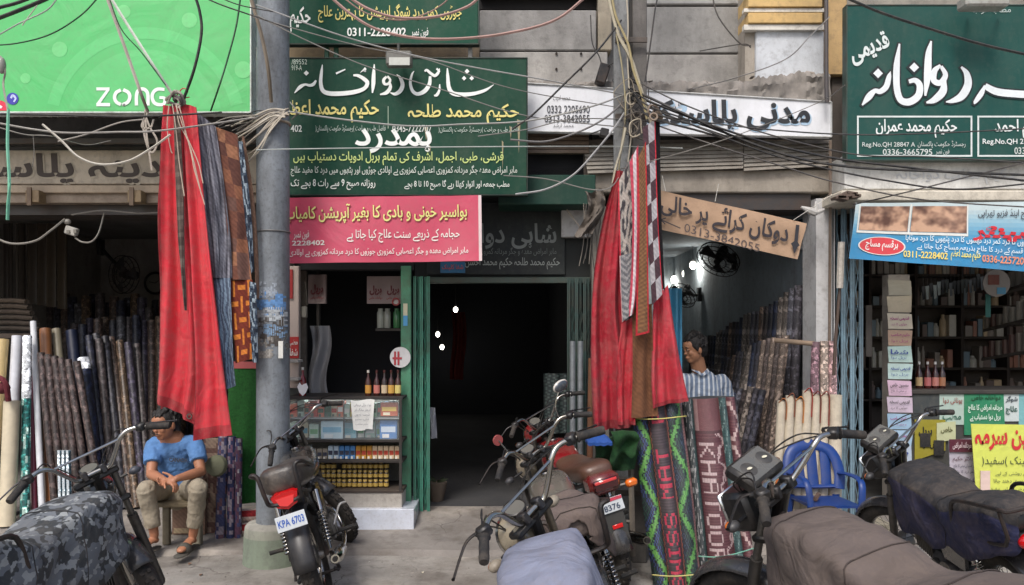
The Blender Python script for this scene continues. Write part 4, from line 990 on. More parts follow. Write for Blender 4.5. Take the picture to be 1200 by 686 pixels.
# ================================================================= ROLLS OF SHEET
def roll(px_t,py_t,px_b,yt,yb,r_,col,label,group,pat=None,py_b=None,zb=None,m_=vinyl,n=12,seed=0,name='sheet_roll',core=True,cat='roll'):
    top=W(px_t,py_t,yt); bz=zb if zb is not None else (.135 if yb>6.8 else .045+max(0,(yb-6.25))*.19 if yb>6.2 else .036)
    bot=W(px_b,py_b,yb) if py_b else Vector((X(px_b,yb),yb,bz))
    T=MB(); nv=26 if pat else 3
    pts=[bot.lerp(top,i/nv) for i in range(nv+1)]
    rr=random.Random(seed*77+int(px_t*13))
    def c_(v,u): return pat(v,u,rr) if pat else col
    T.tube(pts,r_,n,c_ if pat else col,caps=False)
    o=T.build(name,vinylp if (pat and m_ is vinyl) else m_,label=label,cat=cat,group=group,smooth=60)
    # open end with cardboard core
    ax=(top-bot).normalized(); q=ax.to_track_quat('Z','Y').to_matrix().to_4x4(); q.translation=top
    e=MB(); dk=tuple(int(k*.55) for k in col); e.lathe([(r_,0),(r_*.8,.002),(r_*.55,-.001),(r_*.45,-.05),(.0005,-.05)],n,[col,dk,(120,96,70),(30,26,24)],q); e.build('roll_end',m_,o,smooth=30)
    return o
def spots(base,alts,p=.35): return lambda v,u,rr:base
def spots_(base,alts,p=.35): return lambda v,u,rr:(rr.choice(alts) if rr.random()<p else base)
def stripes(a,b,k=8): return lambda v,u,rr:(a if int(u*k)%2 else b)
def bands(a,b,k=14): return lambda v,u,rr:(a if int(v*k)%2 else b)
def splitp(t,a,b,bs=None,p=.4): return lambda v,u,rr:(a if v>t else (rr.choice(bs) if bs and rr.random()<p else b))
# left shop: front rolls (explicit)
TE=(60,128,120)
L_=[(4,398,-14,6.75,6.45,.045,(196,172,120),'tan sheet roll at the left edge of the picture tied with maroon cloth',None),
(20,394,9,6.8,6.5,.042,(206,208,214),'whitish roll standing behind the cream roll at the far left',None),
(14,470,8,6.5,6.35,.062,(206,194,168),'thick cream felt roll at the left edge in front of the whitish roll',None),
(32,394,29,6.7,6.42,.036,(212,216,220),'white roll whose lower part is teal floral, in the left shop',splitp(.62,(212,216,220),(50,118,112),[(30,80,80),(170,200,190)],.45)),
(39,377,50,6.85,6.45,.026,(214,216,220),'tallest thin white roll in the left shop',None),
(37,440,41,6.75,6.5,.024,(110,40,60),'maroon roll between the teal floral roll and the tall white roll',None),
(53,386,62,7.0,6.55,.048,(140,92,58),'orange brown roll behind the thin white roll in the left shop',None),
(66,386,86,7.1,6.65,.038,(140,132,112),'beige grey roll beside the orange brown roll in the left shop',None),
(84,388,104,7.1,6.7,.050,(24,32,56),'glossy navy roll with a white shine in the left shop',None),
(98,420,118,6.9,6.62,.052,(22,28,48),'shiny navy roll with a white top band in the left shop',splitp(.9,(216,220,226),(22,28,48)))]
for k,(a,b,c,d_,e,f,g_,lb,pt) in enumerate(L_): roll(a,b,c,d_,e,f,g_,lb,None,pt,seed=k)
DK=[(56,50,50),(40,40,46),(70,58,52),(34,36,48),(62,62,66),(80,66,54),(48,44,56)]
lbF='dark patterned sheet roll leaning in the front row of the left shop'
for k,(a,b,c) in enumerate([(48,414,66),(56,416,76),(64,418,88),(72,420,96),(80,422,108),(90,424,122)]):
    roll(a,b,c,6.72,6.45,.030,(66,56,52),'brown speckled roll in the left shop front row, %s from the left'%ORD[k],'brown speckled rolls in the left shop',spots((58,48,46),[(120,104,92),(84,66,60),(40,34,34)],.5),seed=k)
for k,(a,b,c) in enumerate([(116,398,134),(123,395,146),(130,396,154),(104,394,128),(112,392,140),(140,400,160),(150,402,170),(160,404,176),(137,410,150)]):
    roll(a,b,c,7.1+.1*(k%3),6.7,.034,DK[k%7],'dark sheet roll leaning behind the navy rolls, %s of nine'%ORD[k],'dark rolls behind the navy rolls',spots(DK[k%7],[tuple(int(q_*1.25) for q_ in DK[k%7])],.25),seed=k)
for k,a in enumerate(range(70,82,5)):
    roll(a,528,a+2,6.32,6.27,.020,(180,190,196),'short glossy striped roll behind the camouflage motorcycle, %s of three'%ORD[k],'short striped rolls behind the camouflage motorcycle',stripes((190,200,206),(40,60,70),6),seed=k)
for k in range(22):
    a=60+k*8.2; roll(a,352+rnd.uniform(-8,8)+max(0,(a-150)*.2),a*0.94+8,9.4+rnd.uniform(0,.5),9.0,.055,DK[k%7],'dim sheet roll in the rearmost row of the left shop, %s from the left'%ORD[k],'dim rolls at the back of the left shop',spots(DK[k%7],[(86,80,74)],.2),zb=.14,seed=k)
for k in range(14):
    a=88+k*9; roll(a,376+rnd.uniform(-6,6),a+2,8.3+rnd.uniform(0,.3),8.0,.046,DK[(k*3)%7],'dim sheet roll in the middle row of the left shop, %s from the left'%ORD[k],'dim rolls in the middle of the left shop',spots(DK[(k*3)%7],[(96,90,82)],.2),zb=.14,seed=k+40)
# stacked folded sheets lying on a ledge at left
for k in range(6):
    m=MB(); zz=Z(386-k*6.5,7.4); m.tube([(X(-40,7.4),7.4,zz),(X(10,7.4),7.42,zz+.01),(X(48-k*3,7.4),7.38,zz-.004)],.032,8,(74+k*4,66+k*3,58+k*2),3,flat=.75)
    m.build('folded_sheet',cloth,label='brown folded sheet stacked on the far left ledge, %s'%('lowest','second from below','third from below','fourth from below','fifth from below','topmost')[k],cat='sheet')
m=MB(); m.box((X(-50,7.4),7.2,Z(396,7.4)),(X(50,7.4),7.6,Z(391,7.4)),(70,60,52)); m.build('ledge_shelf',oldwood,label='wooden ledge carrying folded sheets at the far left',cat='shelf',smooth=0)
m=MB(); m.ell(W(2,455,6.4),(.07,.05,.05),10,8,(92,30,40)); m.tube([W(-8,440,6.4),W(6,448,6.36),W(10,470,6.4)],.022,8,(100,34,44),4); m.build('maroon_cloth',cloth,label='maroon cloth knotted round the tan roll at the left picture edge',cat='cloth')
# dark hanging curtain strips along left wall of shop
for k in range(6):
    m=MB(); a=4+k*13; m.grid(lambda u,v:W(lerp(a,a+11,u),lerp(262,352+k*2,v),8.6)+Vector((0,.03*math.sin(u*6+k),0)),6,4,(60+k*3,54+k*2,50),.01); m.build('hanging_sheet',vinyl,label='dim brown sheet hanging high on the left shop wall, %s from the left'%ORD[k],cat='sheet',group='sheets hanging high on the left shop wall')
# clock, fan, sockets of left shop
T=thing('wall_clock','round black rimmed wall clock on the back wall of the left shop','clock',W(182,340,11.1))
c0=W(182,332,11.1); m=MB(); m.torus(c0,.15,.018,32,8,(16,16,16),Matrix.Rotation(R(90),3,'X')); m.build('rim',plastic,T)
m=MB(); m.tube([c0+Vector((0,.01,0)),c0+Vector((0,.05,0))],.145,32,(150,148,140)); m.build('face',plastic,T)
m=MB(); m.tube([c0+Vector((0,-.005,0)),c0+Vector((.05,-.005,.04))],.006,4,(20,20,20)); m.tube([c0+Vector((0,-.005,0)),c0+Vector((-.09,-.005,.02))],.005,4,(20,20,20)); m.build('hand',plastic,T)
def fan(pos,R_,yaw,label,col=(24,24,26),armto=None,pitch=0):
    T=thing('wall_fan',label,'fan',pos); Mx=Matrix.Translation(pos)@Matrix.Rotation(yaw,4,'Z')@Matrix.Rotation(R(90)+pitch,4,'X')
    m=MB(); m.M=Mx
    for rr_ in(1,.72,.44): 
        m.torus((0,0,.04),R_*rr_,.006,28,5,col); 
    m.torus((0,0,-.03),R_*.98,.007,28,5,col)
    for k in range(18):
        a=2*math.pi*k/18; m.tube([(R_*.12*math.cos(a),R_*.12*math.sin(a),.055),(R_*.7*math.cos(a),R_*.7*math.sin(a),.055),(R_*math.cos(a),R_*math.sin(a),.03),(R_*.98*math.cos(a),R_*.98*math.sin(a),-.03)],.003,4,col)
    m.build('cage',paintm,T)
    m=MB(); m.M=Mx
    for k in range(3):
        a0=2*math.pi*k/3; vs=[]
        for i in range(5):
            for j in range(5):
                r__=R_*lerp(.15,.9,i/4); a=a0+lerp(-.32,.42,j/4)*lerp(.8,1.15,i/4); vs.append((r__*math.cos(a),r__*math.sin(a),.015*(j-2)/2))
        m.add(vs,[(i*5+j,i*5+j+1,(i+1)*5+j+1,(i+1)*5+j) for i in range(4) for j in range(4)],(48,48,52))
    m.build('blade',plastic,T)
    m=MB(); m.M=Mx; m.lathe([(.0005,.06),(R_*.15,.055),(R_*.16,.02),(R_*.24,-.03),(R_*.24,-.16),(R_*.12,-.2),(.0005,-.2)],14,col); m.build('motor',plastic,T)
    if armto is not None:
        m=MB(); back=Mx@Vector((0,0,-.14)); m.tube([back,back.lerp(armto,.5)+Vector((0,0,-.05)),armto],.022,8,col,3); m.cbox(armto,(.05,.12,.2),col,.01); m.build('bracket',plastic,T)
fan(W(146,322,9.3),.23,R(-25),'dark fan hanging from the ceiling at the back of the left shop',(20,20,22),W(118,290,9.6))
fan(W(842,304,9.0),.25,R(-50),'black wall fan with wire cage higher and nearer on the plastic shop wall',(18,18,20),Vector((2.68,9.3,Z(306,9.2))),R(48))
fan(W(800,346,10.6),.20,R(-50),'black wall fan lower and farther back on the plastic shop wall',(22,22,24),Vector((2.68,11.0,Z(345,10.9))),R(45))
T=thing('hanging_socket','white socket block dangling on a cable in the left shop mouth','socket',W(84,275,6.4))
m=MB(); m.cbox(W(84,271,6.4),(.10,.05,.07),(176,172,164),.008,Matrix.Rotation(.3,3,'Y')); m.ell(W(79,260,6.4),(.028,.028,.024),10,8,(150,146,138)); m.build('socket_block',plastic,T)
m=MB(); m.cbox(W(80,272,6.37),(.025,.01,.03),(120,116,108)); m.cbox(W(88,271,6.37),(.025,.01,.03),(120,116,108)); m.build('switch',plastic,T,smooth=0)
# ================================================================= RIGHT SHOP ROLLS
PAL=[(58,56,62),(44,44,52),(84,78,74),(100,84,74),(38,44,62),(72,72,80),(54,48,48),(112,104,98)]
# upper row against the wall; world placement
def wroll(x,y_,z0,z1,r_,lean,col,label,group,pat,seed):
    T=MB(); nv=26; pts=[Vector((x-lean*(1-i/nv),y_,lerp(z0,z1,i/nv))) for i in range(nv+1)]; rr=random.Random(seed)
    T.tube(pts,r_,10,lambda v,u:pat(v,u,rr),caps=False)
    o=T.build('sheet_roll',vinylp,label=label,cat='roll',group=group,smooth=60)
    e=MB(); e.lathe([(r_,0),(r_*.7,.002),(r_*.5,-.04),(.0005,-.04)],10,[col,tuple(int(k*.5) for k in col),(20,18,18)],Matrix.Translation(pts[-1])); e.build('roll_end',vinyl,o,smooth=30)
for k in range(30):
    y_=6.95+k*.14; c=PAL[(k*5)%8]; h=2.07-.022*k+rnd.uniform(-.03,.03)
    wroll(2.60,y_,.14,h,.044,.10,c,'dark tall roll in the plastic shop back row, %s from the entrance'%ORD[k],'tall rolls along the plastic shop wall',spots(c,[tuple(min(255,int(q_*1.35)) for q_ in c),(30,30,34)],.35),k)
for k in range(30):
    y_=6.85+k*.125; c=PAL[(k*3+2)%8]; h=1.66-.022*k+rnd.uniform(-.03,.03)
    if k<5: pat=spots((70,62,60) if k%2 else (104,92,84),[(80,60,50),(150,130,112),(60,50,46)],.5)
    elif k%4==1: pat=spots(c,[(150,146,140),(176,170,160)],.3)
    else: pat=spots(c,[tuple(min(255,int(q_*1.5)) for q_ in c)],.35)
    wroll(2.44-.004*k,y_,.14,h,.037,.18,c,'patterned roll in the plastic shop middle row, %s from the entrance'%ORD[k],'patterned rolls in the middle row of the plastic shop',pat,k+50)
for k in range(24):
    y_=6.8+k*.115; c=PAL[(k*7+1)%8]; h=1.16-.012*k+rnd.uniform(-.05,.05)
    pat=stripes((150,150,150),(44,50,70),5) if k in(6,9) else spots(c,[(170,166,160),(60,70,110)] if k%3 else [(210,206,196)],.28)
    wroll(2.22-.014*k,y_,.14,h,.034,.22,c,'short patterned roll in the plastic shop front row, %s from the entrance'%ORD[k],'short rolls in the front row of the plastic shop',pat,k+90)
roll(972,337,968,6.75,6.72,.045,(70,88,92),'dark roll with pale bands beside the white pilaster',None,lambda v,u,rr:(150,150,140) if int(v*26)%7==0 else (44,58,62))
roll(964,335,961,6.85,6.8,.034,(150,166,176),'pale bluish roll next to the white pilaster',None,spots((140,156,166),[(100,110,120)],.3))
m=MB(); m.tube([W(908,399,6.6),W(954,403,6.42)],.022,10,(146,128,110)); m.build('cardboard_tube',card,label='horizontal brown cardboard tube holding back the patterned rolls',cat='tube')
FL=(150,126,126)
for k,(a,b,c,col) in enumerate(((958,401,955,(118,92,100)),(968,400,969,(150,136,126)),(978,400,979,(156,128,128)))):
    roll(a-2,b,c-4,6.42,6.38,.034,col,'%s floral sheet roll above the cream rolls'%('mauve','greyish','pink')[k],None,spots(col,[(196,176,170),(96,70,76),(180,120,120)],.5),seed=k,zb=.5)
for k,(a,b,c,r_) in enumerate(((916,470,908,.036),(926,464,920,.037),(936,468,932,.036),(946,458,941,.038),(956,462,953,.036),(966,462,963,.036),(979,463,978,.052))):
    roll(a,b,c,6.35,6.22,r_,(198,188,168),'plain cream felt roll, %s from the left in the row beside the blue gate'%('first','second','third','fourth','fifth','sixth','last')[k],None,m_=felt,zb=.05)
    if k<6:
        m=MB(); m.tube([W(a-3,b+2,6.33),W(a+3,b-3,6.30),W(a+6,b+6,6.31),W(a+5,b+22+k*3,6.30)],.011,6,((178,110,64),(150,92,70),(206,130,60),(170,60,50),(128,60,50),(150,70,60))[k],4,flat=.4); m.build('cloth_strip',cloth,label='%s cloth strip tied over the top of a cream roll'%('tan','brown','bright orange','red','maroon','rust red')[k],cat='cloth strip')
m=MB(); m.box((X(916,7.2),7.15,Z(293,7.2)),(X(948,7.2),7.5,Z(284,7.2)),(206,208,210),.004); m.build('wall_shelf',plastic,label='white shelf ledge high on the plastic shop wall beside the cardboard sign',cat='shelf',smooth=0)
m=MB(); m.grid(lambda u,v:W(lerp(920,950,u),lerp(262-8*u,292,v),7.2)+Vector((0,.02*math.sin(u*6),0)),8,6,lambda u,v:(70,96,116) if (int(u*8)+int(v*6))%2 else (44,60,80),.004); m.build('patterned_cloth',cloth,label='blue patterned cloth on the high white shelf of the plastic shop',cat='cloth')
m=MB(); m.grid(lambda u,v:W(lerp(783,800,u),lerp(338,470,v),7.4)+Vector((0,.03*math.sin(u*8+v),0)),8,8,(70,150,190),.004); m.build('blue_sheet',flexm,label='light blue sheet hanging behind the right edge of the red cloth',cat='sheet')
# lamp bracket ornament on the pilaster top
m=MB(); c0=W(956,250,6.3); 
m.tube([c0+Vector((0,0,.10)),c0],[.008,.022],8,(190,188,184)); m.tube([c0+Vector((-.12,0,.05)),c0+Vector((-.05,0,.02)),c0],[.01,.03,.03],8,(186,184,180),3); m.tube([c0,c0+Vector((.07,0,.03))],[.02,.012],8,(186,184,180)); m.build('ornament_bracket',plastic,label='white finial shaped bracket at the right end of the cardboard sign',cat='bracket')
# ================================================================= HERBAL SHOP (far right)
T=thing('leaflet_pillar','narrow pillar plastered with stacked leaflets in the herbal shop front','pillar',(X(1055,6.5),6.5,.03))
m=MB(); m.box((X(1041,6.55),6.55,.05),(X(1066,6.55),6.66,Z(322,6.55)),(140,134,126)); m.build('post',plaster,T,smooth=0)
lc=[(150,146,132),(170,160,140),(196,188,170),(176,150,130),(170,196,190),(176,200,196),(200,170,190),(196,180,196),(150,180,204),(160,190,214),(176,190,206),(190,196,200),(150,170,190),(120,140,160)]
for k in range(13):
    a=328+k*19.6; m=MB(); q=[(1040+rnd.uniform(-1,1),a),(1069+rnd.uniform(-2,2),a+rnd.uniform(-1,2)),(1068+rnd.uniform(-1,2),a+18.6),(1041+rnd.uniform(-1,1),a+18.2)]
    P_=[W(b,c,6.54-.002*(k%3)) for b,c in q]; m.add(P_+[p_+Vector((0,.004,0)) for p_ in P_],[(0,3,2,1),(4,5,6,7),(0,1,5,4),(1,2,6,5),(2,3,7,6),(3,0,4,7)],lc[k%14]); lf=m.build('leaflet',paper,T,smooth=0)
    tc=[(60,60,60),(150,50,120),(50,70,140)][(k//2)%3]
    if k>1: text(lf,rnd.choice(['حکیم صاحب','شفا','معجون خاص','قدیمی نسخہ']),[(q[0][0]+3,a+3),(q[1][0]-3,a+4),(q[1][0]-4,a+9),(q[0][0]+3,a+9)],6.53,tc,.02)
    if k>1: text(lf,rnd.choice(['ہر مرض کا علاج','جوڑوں کا درد','ہربل دوا']),[(q[0][0]+4,a+11),(q[1][0]-6,a+11),(q[1][0]-6,a+15),(q[0][0]+4,a+15)],6.53,tc,.0)
m=MB(); m.box((X(1015,7.0),7.0,Z(418,7)),(X(1022,7),7.02,Z(358,7)),(110,104,100)); m.build('pinned_paper',paper,label='long pale paper strip pinned in the dark gap beside the blue gate',cat='paper',smooth=0)
HC=thing('shop_counter','herbal shop counter front covered with posters','counter',(X(1150,6.6),6.8,.1)); y=6.6
m=MB(); m.box((X(1066,y),y,.06),(8,y+.45,Z(462,y)),(70,72,70),.004); m.build('counter_front',oldwood,HC,smooth=0)
m=MB(); m.box((X(1064,y),y-.03,Z(462,y)+.001),(8,y+.47,Z(457,y)),(62,60,58),.006); m.build('counter_top',oldwood,HC,smooth=0)
def poster(q,yy,col,label,texts,fr=None,cat='poster',m_=paper,name='poster'):
    m=MB(); P_=[W(a,b,yy) for a,b in q]; m.add(P_+[p_+Vector((0,.006,0)) for p_ in P_],[(0,3,2,1),(4,5,6,7),(0,1,5,4),(1,2,6,5),(2,3,7,6),(3,0,4,7)],col)
    o=m.build(name,m_,label=label,cat=cat,smooth=0)
    for (s_,bx,c,b_) in texts:
        text(o,s_,bx,yy,c,b_,urdu=not s_.isascii(),off=.006)
    return o
poster([(1070,462),(1101,462),(1101,492),(1070,492)],6.59,(60,66,68),'dark slate panel at the left end of the herbal counter',[])
poster([(1072,492),(1108,492),(1108,528),(1072,540)],6.585,(150,140,40),'yellow and black printed panel left of the green poster',[('ہربل',(1076,500,1092,512),(30,30,30),.03),('خاص دوا',(1080,516,1104,526),(30,30,30),.03)])
for q_ in ((1078,508,12,16),(1094,516,12,18)):
    m=MB(); m.box((X(q_[0],6.58),6.572,Z(q_[1]+q_[3],6.58)),(X(q_[0]+q_[2],6.58),6.58,Z(q_[1],6.58)),(34,34,36),.002); m.build('black_carton',paper,label='small black carton printed on yellow, %s of the pair under the counter'%('left' if q_[0]<1080 else 'right'),cat='carton',smooth=0)
poster([(1101,462),(1130,462),(1130,498),(1101,498)],6.59,(176,196,186),'pale green poster with figures beside the big green poster',[('مطب',(1104,484,1126,494),(60,110,90),.02),('یونانی دوا',(1105,466,1127,474),(150,70,60),.01)])
poster([(1130,458),(1176,458),(1178,510),(1130,510)],6.585,(40,130,92),'deep green poster on the herbal counter front',[('دواخانہ خاص',(1138,463,1172,470),(20,70,40),.02),('مردانہ امراض کا علاج',(1134,474,1174,484),(214,236,222),.03),('ہربل دوا دستیاب ہے',(1136,485,1172,494),(214,236,222),.03),('معدہ جگر',(1144,497,1166,505),(20,70,40),.02)])
poster([(1176,458),(1194,458),(1194,494),(1176,494)],6.59,(196,206,206),'white leaflet between the green poster and the right picture edge',[('شوگر',(1178,464,1192,472),(50,60,70),.03),('علاج',(1178,476,1192,486),(50,90,80),.03)])
poster([(1194,458),(1240,458),(1240,500),(1194,500)],6.59,(120,176,180),'light teal poster at the right picture edge',[('مطب',(1200,466,1230,480),(40,70,80),.03)])
poster([(1098,496),(1120,494),(1120,516),(1098,518)],6.575,(196,200,160),'cream and yellow leaflet hanging under the pale green poster',[('خاص',(1102,500,1116,508),(90,90,50),.02)])
poster([(1112,516),(1141,514),(1146,568),(1114,571)],6.2,(176,170,184),'white and maroon leaflet standing left of the yellow sign',[('ڈاکٹر حکیم',(1116,534,1140,542),(90,40,60),.0),('ہر قسم کے مرض کا علاج',(1117,544,1141,549),(60,60,80),.0),('کمر درد کا علاج',(1117,551,1142,556),(60,60,80),.0),('مکمل علاج گارنٹی',(1117,560,1143,567),(40,30,90),.03)])
m=MB(); m.box((X(1112.5,6.19),6.186,Z(530,6.19)),(X(1141,6.19),6.192,Z(515,6.19)),(84,28,48)); o=m.build('leaflet_header',paper,label='maroon header card clipped to the white leaflet left of the yellow sign',cat='card',smooth=0); text(o,'مردانہ امراض',(1116,518,1138,527),6.186,(220,200,206),.02)
yp=poster([(1138,497),(1260,499),(1262,580),(1144,580)],6.05,(206,214,96),'bright yellow sign with red lettering leaning at the herbal shop front',[('معین سرمہ',(1142,504,1222,528),(200,44,50),.035),('بلڈ بینک (سفید)',(1150,533,1218,547),(70,80,50),.0),('آنکھوں کی روشنی کے لیے',(1166,552,1222,558),(80,90,60),.0),('نظر کی کمزوری دھند جالا',(1164,561,1222,567),(80,90,60),.0),('پانی آنا سرخی کے لیے مفید',(1160,570,1222,576),(80,90,60),.0)],cat='sign',name='yellow_sign')
m=MB(); m.box((X(1149,6.04),6.036,Z(575,6.04)),(X(1160,6.04),6.044,Z(552,6.04)),(214,190,180)); m.build('printed_panel',paper,yp,smooth=0)
# bottles on the herbal counter
for k,(a,c,lab) in enumerate(((1077,(56,30,24),(186,160,120)),(1087,(70,28,26),(190,110,110)),(1096,(60,26,24),(196,130,120)),(1104,(54,30,26),(170,120,90)))):
    bottle(X(a,6.75),6.75,Z(457,6.6),.235,.028,c,(206,206,204),'dark syrup bottle with white cap on the herbal counter, %s of four'%('first from the left','second from the left','third from the left','last at right')[k],None,lab)
# shelves along the back wall with goods
SH=thing('wall_shelving','dark wooden shelving filled with remedies on the back wall of the herbal shop','shelving',(X(1150,8.8),9.0,.13))
for k in range(7):
    m=MB(); zz=.5+k*.36; m.box((3.0,8.85,zz),(6.3,9.15,zz+.025),(66,58,52)); m.build('shelf',oldwood,SH,smooth=0)
for k in range(7):
    m=MB(); xx=3.05+k*.53; m.box((xx,8.84,.13),(xx+.03,9.16,2.75),(58,50,46)); m.build('upright',oldwood,SH,smooth=0)
pc=[(196,192,180),(150,140,130),(214,208,194),(120,104,96),(170,120,100),(120,140,150),(200,176,140)]
cnt=0
for k in range(1,6):
    x=3.1
    nb=0
    while x<6.2:
        w_=rnd.uniform(.04,.09); h=rnd.uniform(.1,.26)
        if (x-3.05)%.53<.04 or (x-3.05)%.53>.53-w_: x+=.05; continue
        zz=.526+k*.36; m=MB()
        if rnd.random()<.5: m.box((x,8.9,zz),(x+w_,9.05,zz+h),rnd.choice(pc),.003)
        else: m.lathe([(.0005,0),(w_/2,0),(w_/2,h*.7),(w_*.25,h*.85),(w_*.25,h),(.0005,h)],10,rnd.choice(pc),Matrix.Translation((x+w_/2,8.95,zz)))
        m.build('remedy_pack',plastic,label='remedy container, %s from left on the %s shelf of herbal back wall'%(ORD[(nb:=nb+1)-1],('','second','third','fourth','fifth','sixth')[k]),cat='container',group='remedy containers on the %s back shelf'%('','second','third','fourth','fifth','sixth')[k],smooth=30); x+=w_+rnd.uniform(.002,.012)
# side shelf unit nearer with tins (right)
SU=thing('side_shelving','grey side shelving with pale tins at the right of the herbal shop','shelving',(X(1180,7.8),7.8,.13))
for (q0,q1,yy) in(((1152,386),(1206,372),0),((1150,420),(1206,410),1),((1150,348),(1206,330),2)):
    m=MB(); a=W(*q0,8.3); b=W(*q1,7.6); m.add([a,b,b+Vector((.25,.25,0)),a+Vector((.2,.3,0))]+[v-Vector((0,0,.03)) for v in(a,b,b+Vector((.25,.25,0)),a+Vector((.2,.3,0)))],[(0,3,2,1),(4,5,6,7),(0,1,5,4),(1,2,6,5),(2,3,7,6),(3,0,4,7)][0:6],(110,104,98)); m.build('shelf',oldwood,SU,smooth=0)
    for k in range(7):
        t=(k+.5)/7; p_=a.lerp(b,t)+Vector((.08,.1,0)); h=rnd.uniform(.1,.2); m=MB(); m.lathe([(.0005,0),(.035,0),(.035,h),(.0005,h)],10,rnd.choice([(176,170,160),(150,140,130),(120,90,84),(190,186,176)]),Matrix.Translation(p_)); m.build('tin',plastic,label='pale tin, %s from the left on the %s side shelf of the herbal shop'%(ORD[k],('middle','lower','upper')[yy]),cat='tin',group='tins on the %s side shelf'%('middle','lower','upper')[yy],smooth=30)
# hanging sachets under the ceiling and a hanging round picture
for k in range(16):
    a=1082+k*4.6; b=336-k*.9+rnd.uniform(-3,3); m=MB(); p0=W(a,b,7.3)
    m.add([p0+Vector((-.018,0,0)),p0+Vector((.018,0,.004)),p0+Vector((.022,.01,-.12)),p0+Vector((-.014,-.01,-.13))],[(0,3,2,1)],rnd.choice([(60,66,64),(150,160,158),(90,96,100),(44,48,50)])); m.tube([p0,p0+Vector((0,0,.3))],.002,3,(60,60,60)); m.build('hanging_sachet',plastic,label='small glossy sachet hanging under the herbal shop ceiling, %s from the left'%ORD[k],cat='sachet',group='sachets hanging under the herbal shop ceiling',smooth=0)
c0=W(1168,332,7.0); m=MB(); m.tube([c0,c0+Vector((0,.012,0))],.125,24,(136,130,124)); o=m.build('round_picture',paper,label='round colourful hanging picture in the herbal shop beneath the blue banner',cat='picture')
m=MB(); m.cbox(c0+Vector((-.03,-.004,.03)),(.1,.004,.09),(110,60,50)); m.cbox(c0+Vector((.04,-.004,-.07)),(.08,.004,.06),(80,140,170)); m.build('printed_figure',paper,o,smooth=0)
m=MB(); m.grid(lambda u,v:W(lerp(1155,1161,u),lerp(345,372,v),7.1),2,4,(60,110,104),.004); m.build('teal_strip',cloth,label='short teal strip hanging left below the round picture',cat='strip')
# concrete block by the blue gate
m=MB(); m.cbox((X(1022,5.9),5.9,.13),(.20,.2,.2),(150,142,122),.015); m.build('concrete_block',concrete,label='pale concrete block on the ground right of the blue folding gate',cat='block',smooth=0)
# ================================================================= HANGING CLOTHS
def polyf(pts):
    P=spline([(a,b,0) for a,b in pts],8); L=[0]
    for i in range(1,len(P)): L.append(L[-1]+(P[i]-P[i-1]).length)
    def f(t):
        s=t*L[-1]
        for i in range(1,len(P)):
            if L[i]>=s:
                k=(s-L[i-1])/max(L[i]-L[i-1],1e-9); return P[i-1].lerp(P[i],k)
        return P[-1]
    return f
def drape(name,label,cat,left,right,d,col,m_=felt,folds=2,amp=.03,th=.006,nu=22,nv=46,ph=0,parent=None,group=None,wob=1.0,bow=0.0,d2=None,hem=None):
    fl,fr=polyf(left),polyf(right); d2=d if d2 is None else d2
    if m_ is felt and not callable(col):
        base=col; nu=max(nu,34); nv=max(nv,60)
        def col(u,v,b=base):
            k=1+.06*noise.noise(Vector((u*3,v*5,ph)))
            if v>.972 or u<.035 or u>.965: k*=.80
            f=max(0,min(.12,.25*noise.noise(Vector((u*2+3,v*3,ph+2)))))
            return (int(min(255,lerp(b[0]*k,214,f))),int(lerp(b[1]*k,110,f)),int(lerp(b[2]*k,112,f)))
    def g_(u,v):
        a,b=fl(v),fr(v); p=a.lerp(b,u); dd=lerp(d,d2,v)
        k=min(1,.25+v*1.2)
        off=-amp*k*math.sin(2*math.pi*folds*u+ph+wob*math.sin(v*3+ph))-amp*.45*math.sin(2*math.pi*folds*2.3*u+v*4+ph*2)*k-bow*math.sin(math.pi*u)
        off+=.006*noise.noise(Vector((u*3,v*7,ph+5)))
        return W(p.x,p.y+(hem(u) if hem and v>.97 else 0),dd)+Vector((0,off,0))
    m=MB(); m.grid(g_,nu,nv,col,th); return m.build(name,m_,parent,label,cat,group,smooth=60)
RED=(196,46,58)
# --- left bundle, knotted at the top under the billboard
D=5.35
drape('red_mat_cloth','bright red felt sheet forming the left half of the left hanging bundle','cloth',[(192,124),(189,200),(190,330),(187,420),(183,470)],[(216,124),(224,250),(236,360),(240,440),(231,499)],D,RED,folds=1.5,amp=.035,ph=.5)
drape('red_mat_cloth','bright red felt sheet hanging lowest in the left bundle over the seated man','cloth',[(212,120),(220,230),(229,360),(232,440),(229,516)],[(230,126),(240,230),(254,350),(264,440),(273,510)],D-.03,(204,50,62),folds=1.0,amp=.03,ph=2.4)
drape('red_mat_cloth','shaded red inner fold at the left edge of the left bundle','cloth',[(196,130),(186,240),(190,360),(188,480)],[(206,130),(198,240),(204,360),(208,470)],D+.05,(150,24,38),folds=.8,amp=.02)  # same red cloth, the shade of the fold put into a darker colour
m=MB(); m.torus(W(222,488,D-.045),.016,.005,16,6,(150,150,146),Matrix.Rotation(R(90),3,'X')); m.build('eyelet_ring',chrome,label='metal eyelet ring at the bottom hem of the left red sheet',cat='ring')
drape('mat_edge_strip','narrow dark grey brown mat edge hanging between the two left red sheets','mat',[(203,132),(206,210),(210,290),(216,364)],[(210,130),(214,210),(215,290),(218,364)],D-.07,lambda u,v:(74,64,58) if int(v*40)%3 else (96,88,80),folds=.5,amp=.008,th=.012)
def grey_streak(u,v):
    k=.5+.5*noise.noise(Vector((u*9,v*3,3)))+.3*noise.noise(Vector((u*30,v*9,1))); k=max(0,min(1,(k-.5)*2.2+.5)); return (int(lerp(58,140,k)),int(lerp(58,140,k)),int(lerp(68,150,k)))
drape('streaked_rug','grey and black streaked rug in the left hanging bundle','rug',[(226,128),(236,200),(244,280),(248,326)],[(252,148),(263,220),(270,280),(271,326)],D+.03,grey_streak,rug,folds=.8,amp=.02,nu=26,nv=60)
